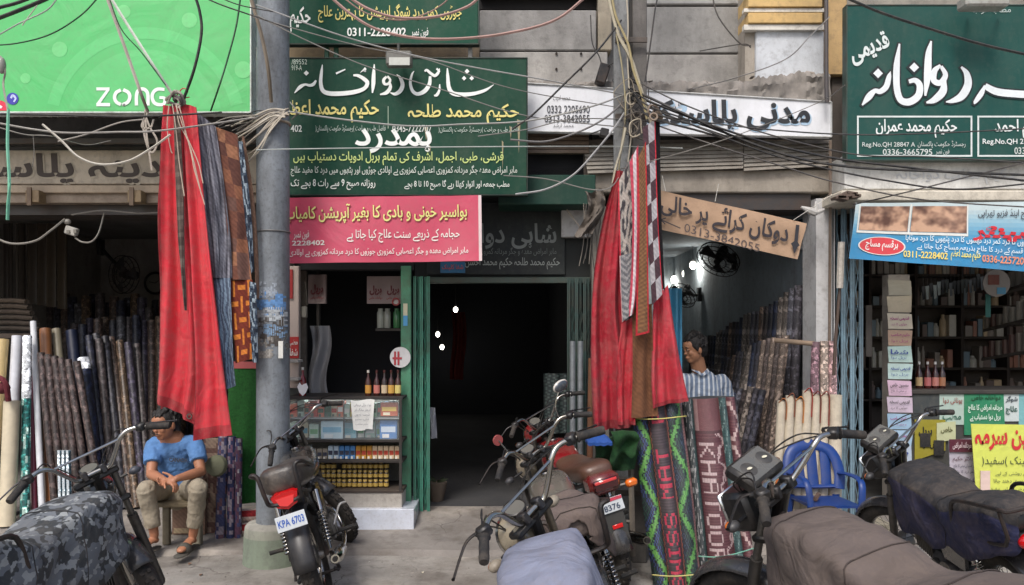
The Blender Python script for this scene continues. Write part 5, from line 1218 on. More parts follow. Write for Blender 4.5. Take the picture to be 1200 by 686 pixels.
drape('streaked_rug','pale blue streaked rug end hanging below the grey streaked rug','rug',[(250,326),(257,380),(262,430),(265,457)],[(270,326),(272,380),(274,430),(276,452)],D+.035,lambda u,v:(130,150,170) if int(u*9+noise.noise(Vector((u*3,v*5,1)))*2)%2 else (84,96,116),rug,folds=1.0,amp=.015)
def patch(u,v):
    i,j=int(u*2+.2*math.sin(v*9)),int(v*11); r_=random.Random(i*31+j*7); return r_.choice([(112,70,56),(134,88,66),(92,58,50),(150,104,78),(104,74,66)])
drape('patchwork_rug','brown patchwork rug hanging on the right of the left bundle','rug',[(250,148),(261,210),(268,280),(270,328)],[(278,158),(284,210),(290,280),(294,328)],D+.06,patch,rug,folds=.6,amp=.015,nu=24,nv=44)
def basket(u,v):
    a=(int(u*3)+int(v*5))%2; fu=(u*3)%1; fv=(v*5)%1
    if a: return (204,122,50) if .25<fv<.6 else (112,44,30)
    return (204,122,50) if .3<fu<.65 else (112,44,30)
drape('basket_weave_rug','orange and maroon basket pattern rug below the brown patchwork rug','rug',[(270,329),(272,370),(275,400),(276,426)],[(296,328),(297,370),(298,400),(298,420)],D+.07,basket,rug,folds=.5,amp=.012,nu=30,nv=50)
def floral(u,v):
    k=noise.noise(Vector((u*4,v*16,2))); return (146,160,170) if k>.18 else (36,44,58) if k<-.05 else (70,84,100)
drape('floral_strip','dark blue and white floral strip along the right edge of the patchwork rug','rug',[(279,166),(284,220),(290,280),(294,322)],[(284,166),(291,220),(295,270),(297,318)],D+.04,floral,rug,folds=.5,amp=.01,nu=10,nv=50)
drape('floral_strip','dark blue floral strip hanging low beside the basket pattern rug','rug',[(292,330),(293,370),(296,425)],[(300,332),(301,370),(302,425)],D+.05,floral,rug,folds=.5,amp=.01,nu=10,nv=40)
drape('brown_strip','thin brown strip at the outer edge of the left bundle','rug',[(283,160),(293,230),(298,300),(300,350)],[(286,160),(297,230),(302,300),(303,350)],D+.09,(120,92,76),rug,folds=.5,amp=.01,nu=6)
# knot and rope ends
m=MB()
for k in range(9):
    a=rnd.random()*6; m.tube([W(200+6*math.cos(a),118+5*math.sin(a),D-.03),W(206+4*math.cos(a+2),112+6*math.sin(a+2),D-.08),W(212+5*math.cos(a+3),120+4*math.sin(a+3),D-.05),W(203+6*math.cos(a+4),124+4*math.sin(a),D-.06)],.008,6,rnd.choice([(150,140,128),(110,104,100),(70,66,64),(170,160,150)]),4)
kn=m.build('rope_knot',wirem,label='grey rope knot tying the top of the left hanging bundle',cat='knot')
m=MB(); m.tube([W(205,115,D-.06),W(214,104,D-.07),W(220,108,D-.06),W(210,116,D-.05),W(222,114,D-.06)],.004,5,(200,70,70),5); m.build('red_cord',wirem,kn)
m=MB()
for pts in ([(198,124),(196,150),(200,175),(202,180)],[(202,122),(206,150),(210,190),(216,230)],[(207,122),(210,145),(222,170),(236,228)],[(210,124),(224,180),(228,200),(240,240)],[(206,124),(219,160),(232,190),(238,215)]):
    m.tube([W(a,b,D-.09) for a,b in pts],.0035,5,(196,178,160),6)
m.build('loose_cord',wirem,kn)
m=MB()
for pts in ([(172,126),(168,150),(174,175),(180,178),(184,165),(176,150),(170,135)],[(170,128),(172,160),(178,200)],[(174,130),(166,148),(176,150),(180,140)]): m.tube([W(a,b,5.5) for a,b in pts],.007,6,(170,160,148),6,flat=.4)
m.build('rope_bundle',wirem,label='loose beige rope loops hanging under the billboard left of the red bundle',cat='rope')
# --- right bundle
D=5.3
drape('red_mat_cloth','broad dark red felt sheet at the left of the right hanging bundle','cloth',[(722,200),(706,260),(695,330),(692,420),(696,506)],[(730,200),(734,280),(732,360),(742,430),(742,500)],D+.02,(160,26,44),folds=1.6,amp=.04,ph=1.2)
drape('red_mat_cloth','narrow red sheet behind the brown strip of the right bundle','cloth',[(728,380),(722,430),(724,498)],[(744,370),(744,430),(744,498)],D-.02,(172,30,46),folds=1.2,amp=.02,nv=26)
drape('red_mat_cloth','bright red felt sheet flaring to the right of the right bundle','cloth',[(766,352),(764,400),(762,440),(764,478)],[(783,334),(790,380),(798,430),(806,470)],D-.02,(182,42,58),folds=1.2,amp=.035,ph=2,nv=30)
drape('brown_runner','plain brown runner hanging in the middle of the right bundle','rug',[(741,362),(741,420),(740,490)],[(764,356),(766,420),(772,488)],D-.05,(110,72,48),rug,folds=.8,amp=.02,nv=30)
def birds(u,v):
    k=noise.noise(Vector((u*5,v*14,8)))
    if u<.07 or u>.93: return (190,50,64)
    return (60,56,60) if k>.2 else (170,160,152) if k<0 else (120,118,116)
drape('patterned_mat','cream and grey leaf patterned mat with red binding in the right bundle','mat',[(724,214),(725,270),(728,360)],[(742,180),(743,260),(738,356)],D-.08,birds,rug,folds=.5,amp=.012,nu=22,nv=60)
def feather(u,v):
    if u<.08: return (190,150,150)
    k=math.sin(v*60+abs(u-.5)*14); return (104,104,108) if k>0 else (146,144,144)
drape('patterned_mat','grey feather patterned mat end hanging in the right bundle','mat',[(726,300),(727,340),(729,378)],[(743,296),(742,340),(742,366)],D-.10,feather,rug,folds=.5,amp=.01,nu=18,nv=50)
drape('striped_mat','pink and white bound mat strip in the right bundle','mat',[(738,190),(741,260),(739,330),(736,372)],[(748,170),(748,260),(746,340),(742,368)],D-.11,lambda u,v:(206,196,200) if .3<u<.75 else (190,70,90),rug,folds=.4,amp=.01,nu=12)
def bro(u,v): return (180,40,50) if (u<.12 or u>.88 or v>.985) else ((128,92,62) if int(v*90)%2 else (112,78,54))
drape('bound_mat','brown ribbed mat with red binding in the right bundle','mat',[(747,186),(748,260),(746,340),(745,394)],[(757,166),(759,260),(760,340),(761,390)],D-.12,bro,rug,folds=.4,amp=.012,nu=16,nv=90)
def check(u,v): 
    if u>.9: return (180,40,56)
    return (172,168,172) if (int(u*2.2)+int(v*9))%2 else (72,50,58)
drape('chequered_mat','black and white chequered mat with red edge in the right bundle','mat',[(753,150),(757,220),(760,290),(764,358)],[(768,140),(770,220),(773,290),(777,344)],D-.10,check,rug,folds=.4,amp=.01,nu=12,nv=54)
drape('black_strip','black mat edge hanging at the right of the chequered mat','mat',[(766,124),(769,200),(772,280),(775,338)],[(773,126),(774,200),(776,280),(779,340)],D-.03,(26,22,26),rug,folds=.3,amp=.008,nu=8)
m=MB(); m.tube([W(768,138,D-.1),W(760,132,D-.12),W(762,124,D-.12),W(770,126,D-.1),W(773,134,D-.1)],.007,6,(120,104,90),5); m.torus(W(766,137,D-.12),.024,.008,16,6,(130,112,96),Matrix.Rotation(R(80),3,'X')); m.build('rope_loop',wirem,label='brown rope loop tying the top of the right hanging bundle',cat='rope')
# artificial grass sheet and striped rolls behind the seated man
drape('turf_sheet','dark green artificial grass sheet hanging beside the round pole','turf',[(268,428),(268,500),(270,590)],[(304,428),(304,500),(304,590)],6.25,(34,92,36),turf,folds=.7,amp=.02,th=.012,nv=40)
m=MB(); m.grid(lambda u,v:W(lerp(270,303,u),lerp(424,432,v),6.24),4,2,(180,90,90),.01); m.build('red_label_strip',paper,label='faded red strip above the artificial grass sheet',cat='strip')
# ================================================================= WOVEN MATS (rolled, standing in front of the steel pole)
FONT={'S':["01110","10001","10000","01110","00001","10001","01110"],'W':["10001","10001","10001","10101","10101","11011","10001"],'I':["111","010","010","010","010","010","111"],
'M':["10001","11011","10101","10101","10001","10001","10001"],'A':["01110","10001","10001","11111","10001","10001","10001"],'T':["11111","00100","00100","00100","00100","00100","00100"],
'K':["10001","10010","10100","11000","10100","10010","10001"],'H':["10001","10001","10001","11111","10001","10001","10001"],'O':["01110","10001","10001","10001","10001","10001","01110"],
'R':["11110","10001","10001","11110","10100","10010","10001"],'9':["01110","10001","10001","01111","00001","10001","01110"],'F':["11111","10000","10000","11110","10000","10000","10000"],' ':["000"]*7}
def banner_bits(s):
    rows=['']*7
    for ch in s:
        for r_ in range(7): rows[r_]+=FONT[ch][r_]+'0'
    return rows
SW=banner_bits('SWISS MAT  F'); KH=banner_bits('KHATOOR')
NU,NV=90,142
def zigc(i,j,w_,per,ph=0):
    j3=(j//3)*3; t=((j3+ph)%per)/per; t=t*2 if t<.5 else 2-t*2
    return (i+.5)/w_-t
def swiss(u,v):
    i,j=int(u*NU),int(v*NV); ck=(i//2+j//2)%2; h=(i*7+j*13)%5
    if i<26:
        z=zigc(i//2*2,j,26,46)
        if abs(z)<.12: return (105,161,79) if ck else (84,140,71)
        if abs(z)<.24: return (32,36,45) if ck else (82,134,73)
        if abs(z)<.55: return (57,73,119) if ck else (30,34,42)
        return (46,89,73) if (ck and h<3) else (35,38,48)
    if i<29 or 57<=i<60: return (146,87,77) if (j//2+i)%2 else (61,45,47)
    if i<57:
        rr_=(i-32)//3; jj=NV-1-j-14; cc=jj//2
        if i>=32 and 0<=rr_<7 and 0<=cc<len(SW[0]) and SW[rr_][cc]=='1': return (183,53,77) if jj%2 or h else (150,46,65)
        return (57,48,54) if j%2 else (69,59,65)
    if i<84:
        z=zigc((i-60)//2*2,j,24,46,20)
        if abs(z)<.13: return (98,155,82) if ck else (76,130,69)
        if abs(z)<.25: return (31,39,41) if ck else (68,114,71)
        if abs(z)<.52: return (45,70,65) if ck else (32,38,46)
        return (63,79,98) if (ck and h<2) else (37,44,55)
    return (140,104,101) if j%2 else (119,86,86)
def khat(u,v):
    i,j=int(u*NU),int(v*NV); ck=(i//2+j//2)%2
    if i<12: return (141,141,141) if noise.noise(Vector((i*.5,j*.22,3)))>.18 else (54,60,63)
    if i<18: return (43,70,69) if j%3 else (36,56,56)
    if i<60:
        if j<22: return (104,66,70) if i>22 else (144,115,115)
        if j<24: return (75,47,52)
        k_=(i-21)//3; rr_=6-k_; jj=j-30; cc=jj//2
        if i>=21 and 0<=k_<7 and 0<=cc<len(KH[0]) and KH[rr_][cc]=='1': return (181,160,160) if ck else (167,146,146)
        if j>124 and 26<=i<40:
            r2=6-(i-26)//2; c2=(j-126)//2
            if 0<=r2<7 and 0<=c2<5 and FONT['9'][r2][c2]=='1': return (185,161,161)
        if i>=46:
            c_=52+5*math.sin(j*.28)+3*math.sin(j*.71); 
            if abs(i-c_)<2 or abs(i-c_-5*math.cos(j*.4))<1.2: return (173,150,150)
        return (80,45,52) if j%2 else (93,56,62)
    if i<72: 
        return (115,138,136) if abs(math.sin(j*.21+i*.5))<.18 else ((52,82,82) if j%2 else (44,70,72))
    z=zigc(i-72,j,18,30)
    return (181,158,155) if abs(z)<.12 else ((85,50,58) if j%2 else (101,64,69))
def matroll(name,label,tl,tr_,br,bl,yt,yb,colf,bulges,nu=90,nv=142,depth=.11,seed=0):
    """rolled-up mat: front of several soft bulges, rounded back, leaning"""
    rings=[]
    for j in range(nv+1):
        v=j/nv; d_=lerp(yt,yb,v); ring=[]
        for i in range(nu+1):
            u=i/nu; px_=lerp(lerp(tl[0],tr_[0],u),lerp(bl[0],br[0],u),v)+.6*math.sin(v*5+seed); py_=lerp(lerp(tl[1],tr_[1],u),lerp(bl[1],br[1],u),v)
            p=W(px_,py_,d_); bl_=0
            for (a,b) in bulges:
                if a<=u<=b: bl_=math.sin(math.pi*(u-a)/(b-a))**.6
            p.y-=.055*bl_+.012*math.sin(v*9+u*4+seed)-.04*(1-math.sin(math.pi*u)); ring.append(p)
        for i in range(nu//2-1,0,-1):
            u=i/(nu//2); px_=lerp(lerp(tl[0],tr_[0],u),lerp(bl[0],br[0],u),v); py_=lerp(lerp(tl[1],tr_[1],u),lerp(bl[1],br[1],u),v)
            p=W(px_,py_,d_); p.y+=.04+depth*math.sin(math.pi*u); ring.append(p)
        rings.append(ring)
    n_=len(rings[0])
    m=MB(); m.loft([[Vector(p) for p in r_] for r_ in rings],lambda v,t:(colf(min(.999,(t*n_)/nu),v) if t*n_<nu else (80,60,66)))
    for k,f in enumerate(m.f): m.f[k]=list(f)[::-1]
    return m.build(name,matm,label=label,cat='mat',smooth=50)
MS1=matroll('rolled_mat','woven mat roll with red lettering and green zigzag borders standing by the pole',(738,479),(800,470),(828,712),(771,716),5.40,5.02,swiss,((0,.30),(.30,.65),(.65,1)))
MS2=matroll('rolled_mat','maroon woven mat roll with pale lettering and teal stripes',(799,468),(862,465),(892,706),(822,712),5.52,5.14,khat,((0,.2),(.2,.66),(.66,.82),(.82,1)),seed=2)
def cordround(mt,a,b,yy,col,lb,sag=2,seed=0):
    m=MB(); m.tube([W(a[0]-1,a[1],yy+.03),W(a[0],a[1],yy-.04),W(lerp(a[0],b[0],.3),lerp(a[1],b[1],.3)+sag,yy-.085),W(lerp(a[0],b[0],.6),lerp(a[1],b[1],.6)+sag,yy-.085),W(b[0],b[1],yy-.04),W(b[0]+1,b[1],yy+.03)],.004,5,col,5); m.build('cord',wirem,mt)
cordround(MS1,(738,490),(802,488),5.36,(206,196,110),'')
cordround(MS1,(766,674),(826,672),5.04,(206,196,120),'')
cordround(MS2,(818,652),(886,642),5.18,(110,170,150),'',4)
m=MB(); m.tube([W(826,672,4.98),W(829,664,4.96),W(827,690,4.97),W(830,700,4.97)],.005,5,(190,176,110),5); m.build('cord_end',wirem,MS1)
# green folded felt and blue cap
m=MB(); m.grid(lambda u,v:W(lerp(694,746,u)+4*math.sin(v*4),lerp(512+3*math.sin(u*7),556-6*u,v),5.25)+Vector((0,-.05*math.sin(u*4+v*3)-.03*math.sin(u*11),0)),26,18,(22,56,26),.05); m.build('green_felt',turf,label='folded dark green felt piece hanging low beside the red lettered mat roll',cat='felt')
m=MB(); m.grid(lambda u,v:W(lerp(716,747,u)+3*math.sin(v*5),lerp(504+6*abs(u-.4),544-14*u+5*math.sin(u*9),v),5.16)+Vector((0,-.04*math.sin(u*5+v*2)-.02*math.sin(v*9),0)),20,16,(26,66,30),.03); m.build('green_felt',turf,label='rolled dark green felt flap over the folded green felt',cat='felt')
# short rolls behind the seated man
for k,(a,b,c,w_,cl) in enumerate(((262,508,258,.040,[(70,74,110),(150,140,150),(110,80,90)]),(272,512,270,.032,[(50,56,92),(120,90,110),(150,140,150)]),(280,514,279,.028,[(90,60,80),(60,64,100),(150,146,150)]))):
    roll(a,b,c,6.15,6.1,w_,cl[0],'blue and mauve patterned mat roll standing behind the seated man, %s of three'%('left','middle','right')[k],None,spots_(cl[0],cl[1:],.45),m_=rug,seed=k)
m=MB(); m.grid(lambda u,v:W(lerp(238,262,u),lerp(514,630,v),6.2)+Vector((0,.01*math.sin(v*9),0)),8,20,lambda u,v:(150,128,112) if abs(noise.noise(Vector((u*5,v*12,1))))<.25 else (112,84,76),.03); m.build('patterned_carpet',rug,label='beige and brown patterned carpet panel standing upright behind the seated man',cat='carpet')
m=MB(); m.box((X(205,6.2),6.15,.05),(X(243,6.2),6.2,Z(560,6.2)),(130,104,88)); m.box((X(207,6.2),6.146,.06),(X(240,6.2),6.15,.10),(170,150,120)); m.build('carpet_bale',rug,label='brown carpet bale standing upright under the bench behind the seated man',cat='carpet',smooth=0)
for k in range(2):
    m=MB(); m.tube([(X(274,6.2),6.15+.05*k,.085+.10*k),(X(300,6.2),6.2+.04*k,.085+.10*k)],.052,12,lambda v,u:(150,40,44) if int(v*6+u*5)%3 else (200,180,170)); m.build('red_mat_roll',rug,label='%s red and cream mat roll lying by the foot of the round pole'%('lower','upper')[k],cat='roll')
m=MB(); m.lathe([(.0005,.05),(.03,.05),(.075,.02),(.085,-.02),(.06,-.06),(.0005,-.07)],18,(120,122,96),Matrix.Translation(W(253,546,6.0))@Matrix.Rotation(R(80),4,'X')); m.lathe([(.028,.052),(.024,.04),(.0005,.035)],12,(60,58,50),Matrix.Translation(W(253,546,6.0))@Matrix.Rotation(R(80),4,'X')); m.build('wheel_cover',concrete,label='round olive disc standing beside the seated man',cat='disc')
# wooden bench/stool
T=thing('stool','worn olive brown wooden stool under the seated man','stool',(X(210,6.02),6.02,.04))
zt=Z(585,6.0)
m=MB(); m.box((X(186,6),5.86,zt-.035),(X(234,6),6.2,zt),(128,116,92),.008); m.build('seat',oldwood,T,smooth=0)
for a,yy,n_ in((190,5.9,'leg'),(190,6.15,'leg'),(230,6.15,'leg')):
    m=MB(); m.box((X(a,yy),yy,.035),(X(a+8,yy),yy+.04,zt-.036),(110,102,84),.004); m.build(n_,oldwood,T,smooth=0)
m=MB(); m.box((X(229,5.95),5.88,.035),(X(239,5.95),5.94,zt+.16),(140,134,116),.006); m.build('leg',oldwood,T,smooth=0)
m=MB(); m.box((X(198,6),6.16,.15),(X(229,6),6.185,.2),(104,94,76)); m.build('stretcher',oldwood,T,smooth=0)
# ================================================================= BLUE PLASTIC CHAIR
y=6.0; T=thing('plastic_chair','blue plastic armchair behind the motorcycles in front of the cream rolls','chair',(X(966,y),y,.03))
BL=(16,56,124)
sx0,sx1=X(934,y),X(996,y); zb=Z(527,y); 
m=MB(); cxx=(sx0+sx1)/2; hw=(sx1-sx0)/2; zs_=Z(578,y)
m.tube([(sx0+.015,y+.16,zs_),(sx0+.0,y+.2,zs_+.14),(cxx-hw*.75,y+.25,zb-.05),(cxx,y+.28,zb),(cxx+hw*.75,y+.25,zb-.05),(sx1,y+.2,zs_+.14),(sx1-.015,y+.16,zs_)],.045,8,BL,5,flat=.45); m.build('backrest_frame',plastic,T)
for k in range(3):
    xx=cxx+(k-1)*hw*.50; m=MB(); m.tube([(xx,y+.19,zs_),(xx+(xx-cxx)*.1,y+.265,zb-.03)],.042,8,BL,flat=.3); m.build('back_slat',plastic,T)
m=MB(); m.tube([(sx0+.03,y+.18,zs_+.02),(cxx,y+.20,zs_+.01),(sx1-.03,y+.18,zs_+.02)],.035,8,BL,4,flat=.5); m.build('back_rail',plastic,T)
m=MB(); zz=Z(586,y); m.loft([[Vector((cxx+sx*hw*.92*k_,yy,z_)) for sx,yy,z_ in((-1,y-.24,zz+.01),(1,y-.24,zz+.01),(1,y+.2,zz-.01),(-1,y+.2,zz-.01))] for k_,zo in((1,0),)]*1+[[Vector((cxx+sx*hw*.92,yy,z_-.02)) for sx,yy,z_ in((-1,y-.24,zz+.01),(1,y-.24,zz+.01),(1,y+.2,zz-.01),(-1,y+.2,zz-.01))]],BL); m.build('seat',plastic,T,smooth=0)
for sx,yy in((-1,y-.22),(1,y-.22),(-1,y+.2),(1,y+.2)):
    m=MB(); m.tube([(cxx+sx*hw*.88,yy,zz),(cxx+sx*hw*.98,yy+(.03 if yy>y else -.03),.035)],[.03,.024],6,BL,flat=.6); m.build('leg',plastic,T)
for sx in(-1,1):
    m=MB(); m.tube([(cxx+sx*hw*.98,y+.2,zs_+.12),(cxx+sx*hw*1.04,y,zs_+.14),(cxx+sx*hw*1.0,y-.2,zs_+.12),(cxx+sx*hw*.92,y-.24,zz)],.026,8,BL,4,flat=.5); m.build('armrest',plastic,T)
m=MB(); m.tube([(cxx-hw*.5,y-.1,zz+.03),(cxx-hw*.2,y,zz+.04)],.02,6,(90,70,60)); m.build('seat_rag',cloth,label='small brown rag on the seat of the blue plastic chair',cat='rag')
m=MB(); m.lathe([(.0005,0),(.10,0),(.11,.012),(.10,.016),(.0005,.010)],20,(176,176,172),Matrix.Translation(W(970,604,5.55))); m.build('metal_plate',chrome,label='round steel plate below the blue plastic chair',cat='plate')
m=MB(); m.cbox(W(908,545,5.9),(.07,.05,.12),(110,86,70),.01); m.build('brown_bag',cloth,label='small brown packet beside the blue chair backrest',cat='packet')
# ================================================================= PEOPLE
def remesh(vx,sm=4,disp=None):
    def f(o):
        r_=o.modifiers.new('remesh','REMESH'); r_.mode='VOXEL'; r_.voxel_size=vx; r_.use_smooth_shade=True
        s_=o.modifiers.new('smooth','SMOOTH'); s_.factor=.5; s_.iterations=sm
        if disp:
            tx=bpy.data.textures.new('folds','CLOUDS'); tx.noise_scale=disp[1]; d_=o.modifiers.new('folds','DISPLACE'); d_.texture=tx; d_.strength=disp[0]; d_.mid_level=.5; d_.texture_coords='LOCAL'
    return f
def monomat(name,col,base,**k):
    m_=base.copy(); m_.name=name; n_=m_.node_tree; at=[q for q in n_.nodes if q.type=='ATTRIBUTE'][0]
    rgb=n_.nodes.new('ShaderNodeRGB'); rgb.outputs[0].default_value=C3(col)+(1,)
    for l in list(at.outputs['Color'].links): t_=l.to_socket; n_.links.new(rgb.outputs[0],t_)
    return m_
skin1=monomat('skin_brown',(164,112,84),skinm)
def head(mb,c,fwd,r_=.098,up=Vector((0,0,1))):
    """c centre of skull; returns frame matrix (x right of person, y forward)"""
    f=fwd.normalized(); u=(up-f*up.dot(f)).normalized(); rt=f.cross(u); Q=Matrix((rt,f,u)).transposed(); Q4=Q.to_4x4(); Q4.translation=c; k=r_/.098
    def E(p,rad): mb.ell(Q4@(Vector(p)*k),[a*k for a in rad],16,12,(150,100,74),Q)
    E((0,-.01,.02),(.078,.095,.095)); E((0,.015,-.035),(.066,.072,.078)); E((0,.055,-.085),(.032,.032,.028)); E((0,.045,.045),(.06,.05,.045))
    E((0,.092,-.024),(.013,.018,.013)); E((0,.086,.002),(.008,.014,.028)); E((0,.080,-.060),(.026,.020,.016))
    E((.036,.062,-.024),(.022,.020,.024)); E((-.036,.062,-.024),(.022,.020,.024)); E((0,.078,.030),(.05,.018,.012))
    for sx in(-1,1): E((sx*.078,-.005,-.012),(.012,.020,.032)); E((sx*.032,.082,.010),(.015,.010,.008))
    return Q4,k
def hand(mb,wr,dirv,side,curl=.9,sp=1.0,col=(150,100,74),k=1.0,nrm=Vector((0,0,-1))):
    d_=dirv.normalized(); sd=d_.cross(nrm).normalized()*side; nn=d_.cross(sd).normalized()
    if nn.dot(nrm)<0: nn=-nn
    mb.tube([wr,wr+d_*.04*k,wr+d_*.085*k],[.024*k,.036*k,.036*k],10,col,4,flat=.5,up=nn,rnd_caps=True)
    for i,(o_,L_) in enumerate(((-.030,.066),(-.010,.074),(.010,.070),(.029,.056))):
        b=wr+d_*.085*k+sd*o_*k; p=[b]; dd=d_.copy(); 
        for s_,ln in enumerate((.44,.32,.24)):
            dd=(dd*math.cos(curl*.5*(s_+.6))+nn*math.sin(curl*.5*(s_+.6))).normalized() if s_ else (d_*math.cos(curl*.35)+nn*math.sin(curl*.35)).normalized()
            p.append(p[-1]+dd*L_*ln*k)
        mb.tube(p,[.0095*k,.009*k,.008*k,.007*k],8,col,2,rnd_caps=True)
    t0=wr+d_*.03*k-sd*.030*k; mb.tube([t0,t0+(d_*.5-sd*.7+nn*.3)*.04*k,t0+(d_*.85-sd*.8+nn*.5)*.062*k],[.013*k,.011*k,.009*k],8,col,2,rnd_caps=True)
def facebits(P,Q4,k,eyecol=(30,22,18),must=False,closed=False,lips=True):
    for sx in(-1,1):
        m=MB(); m.ell(Q4@(Vector((sx*.032,.089,.008))*k),(.0115*k,.004*k,.0045*k),10,8,(170,158,146) if not closed else (120,80,60),Q4.to_3x3()); e=m.build('eye',gloss,P)
        m=MB(); m.ell(Q4@(Vector((sx*.032,.0945,.008))*k),(.0052*k,.003*k,.0046*k),8,6,(24,16,12),Q4.to_3x3()); m.build('iris',gloss,e)
        m=MB(); m.tube([Q4@(Vector((sx*a,b,c))*k) for a,b,c in((.012,.096,.027),(.032,.096,.033),(.054,.080,.026))],[.002*k,.0036*k,.002*k],6,(36,26,22),3,rnd_caps=True); m.build('eyebrow',hairm,P)
    if lips: m=MB(); m.tube([Q4@(Vector((a,b,-.063))*k) for a,b in((-.015,.096),(0,.101),(.015,.096))],[.002*k,.0042*k,.002*k],6,(118,70,60),3,rnd_caps=True); m.build('lips',skinm,P)
    if must:
        m=MB(); m.tube([Q4@(Vector((a,b,c))*k) for a,b,c in((-.026,.088,-.054),(-.010,.104,-.046),(0,.106,-.047),(.010,.104,-.046),(.026,.088,-.054))],[.002*k,.004*k,.003*k,.004*k,.002*k],6,(40,28,24),3,rnd_caps=True); m.build('moustache',hairm,P)
def hair(P,Q4,k,back=0,quiff=0):
    """cropped hair: overlapping clumps following the skull, remeshed into one cap"""
    m=MB(); Q=Q4.to_3x3(); hr=random.Random(5)
    m.ell(Q4@(Vector((0,-.022,.036))*k),(.086*k,.094*k,.092*k),18,14,(20,17,16),Q)
    m.ell(Q4@(Vector((0,-.050,-.010))*k),(.076*k,.062*k,.075*k),16,12,(20,17,16),Q)
    for i in range(70):
        a=hr.uniform(0,2*math.pi); fx,fy=math.sin(a),math.cos(a)
        th=hr.uniform(.0,1.25) if fy>0 else hr.uniform(0,1.75)
        if fy>.2: th*=.86
        p=Vector((.082*math.sin(th)*fx,-.020+.090*math.sin(th)*fy,.036+.094*math.cos(th)))
        if p.y>.035 and p.z<.078: continue
        t_=Vector((fx*.4+hr.uniform(-.5,.5),.8*fy+.5,-.3)).normalized()*.022
        m.tube([Q4@((p-t_)*k),Q4@((p+p.normalized()*.008)*k),Q4@((p+t_)*k)],[.010*k,.013*k,.006*k],6,(20,17,16),rnd_caps=True)
    for sx in(-1,1): m.ell(Q4@(Vector((sx*.074,.012,.012))*k),(.010*k,.020*k,.030*k),10,8,(20,17,16),Q)
    if quiff:
        for q in range(9):
            x_=lerp(-.05,.05,q/8); m.tube([Q4@(Vector((x_,.045,.100))*k),Q4@(Vector((x_*1.05+.006*quiff,.070,.106))*k),Q4@(Vector((x_+.012*quiff,.082,.090))*k)],[.014*k,.015*k,.007*k],6,(20,17,16),rnd_caps=True)
    return m.build('hair',hairm_b,P,mods=[remesh(.0045,1)])
hairm_b=monomat('hair_black',(24,20,18),hairm)
# --- seated man
yb=6.0
def P_(px_,py_,d_): return W(px_,py_,d_)
T=thing('person','seated man in a light blue printed t shirt and beige trousers on the stool','person',(X(208,6.05),6.05,.04))
mb=MB(); SK=(150,100,74)
hip=P_(210,572,6.08); hipL=P_(222,574,6.05); hipR=P_(194,574,6.05)
kneeR=P_(170,574,5.66); kneeL=P_(232,572,5.66)      # person's right is picture left
ankR=P_(181,628,5.74); ankL=P_(226,628,5.78)
sh=P_(203,520,5.96); shR=P_(181,523,5.95); shL=P_(228,522,5.95); hc=P_(193,497,5.86)
elR=P_(177,556,5.80); elL=P_(236,553,5.82); wrR=P_(193,563,5.62); wrL=P_(207,561,5.62)
mb.tube([hip,hip.lerp(sh,.5)+Vector((0,.03,0)),sh],[.13,.125,.12],14,SK,5,flat=.7,rnd_caps=True)
mb.tube([sh+Vector((0,0,-.01)),hc+Vector((0,.02,-.05))],[.058,.05],12,SK,rnd_caps=True)
Q4,kh=head(mb,hc,Vector((-.40,-1,-.25)),.097)
for S_,E_,Wr,sd,dr in((shR,elR,wrR,1,Vector((.9,-.25,-.30))),(shL,elL,wrL,-1,Vector((-.9,-.3,-.30)))):
    mb.tube([S_,S_.lerp(E_,.5),E_],[.05,.043,.036],12,SK,4,rnd_caps=True); mb.tube([E_,E_.lerp(Wr,.35),Wr],[.037,.038,.025],12,SK,4,rnd_caps=True)
    hand(mb,Wr,dr,sd,1.1,k=.95,nrm=Vector((0,-.2,-1)) if sd==1 else Vector((0,-.6,.7)))
for K_,A_,H_ in((kneeR,ankR,hipR),(kneeL,ankL,hipL)):
    mb.tube([H_,K_],[.075,.044],12,SK,rnd_caps=True); mb.tube([K_,K_.lerp(A_,.35)+Vector((0,.02,0)),A_],[.044,.044,.032],12,SK,4,rnd_caps=True)
    ft=A_+Vector((-.01,-.01,-.03)); to=ft+Vector((-.05 if A_ is ankR else .0,-.17,-.025)); mb.tube([ft+Vector((0,.04,-.015)),ft,to],[.03,.036,.034],10,SK,4,flat=.62,up=(0,0,1),rnd_caps=True)
body=mb.build('body',skin1,T,mods=[remesh(.0055,3)])
facebits(T,Q4,kh,must=True); hair(T,Q4,kh)
m=MB(); C_=(88,128,176)
m.tube([hip+Vector((0,.0,.03)),hip.lerp(sh,.35)+Vector((0,.02,0)),hip.lerp(sh,.75)+Vector((0,.02,0)),sh+Vector((0,0,.005)),sh+Vector((0,-.01,.045))],[.155,.148,.158,.150,.070],18,C_,5,flat=.68,rnd_caps=True)
for S_,E_ in((shR,elR),(shL,elL)): m.tube([sh.lerp(S_,.5)+Vector((0,0,-.0)),S_,S_.lerp(E_,.62)],[.07,.068,.066],14,C_,4,rnd_caps=False)
blue=monomat('tshirt_blue',(84,126,178),cloth); m.build('tshirt',blue,T,mods=[remesh(.006,5,(.016,.06))])
text(T,'CANADA',[(199,536),(221,537),(221,542),(199,541)],5.765,(34,44,62),.05,urdu=False,name='printed_lettering',off=.012)
m=MB(); C_=(150,140,124)
m.tube([hip+Vector((0,.02,.03)),hip+Vector((0,0,-.02))],[.15,.155],16,C_,flat=.75,rnd_caps=True)
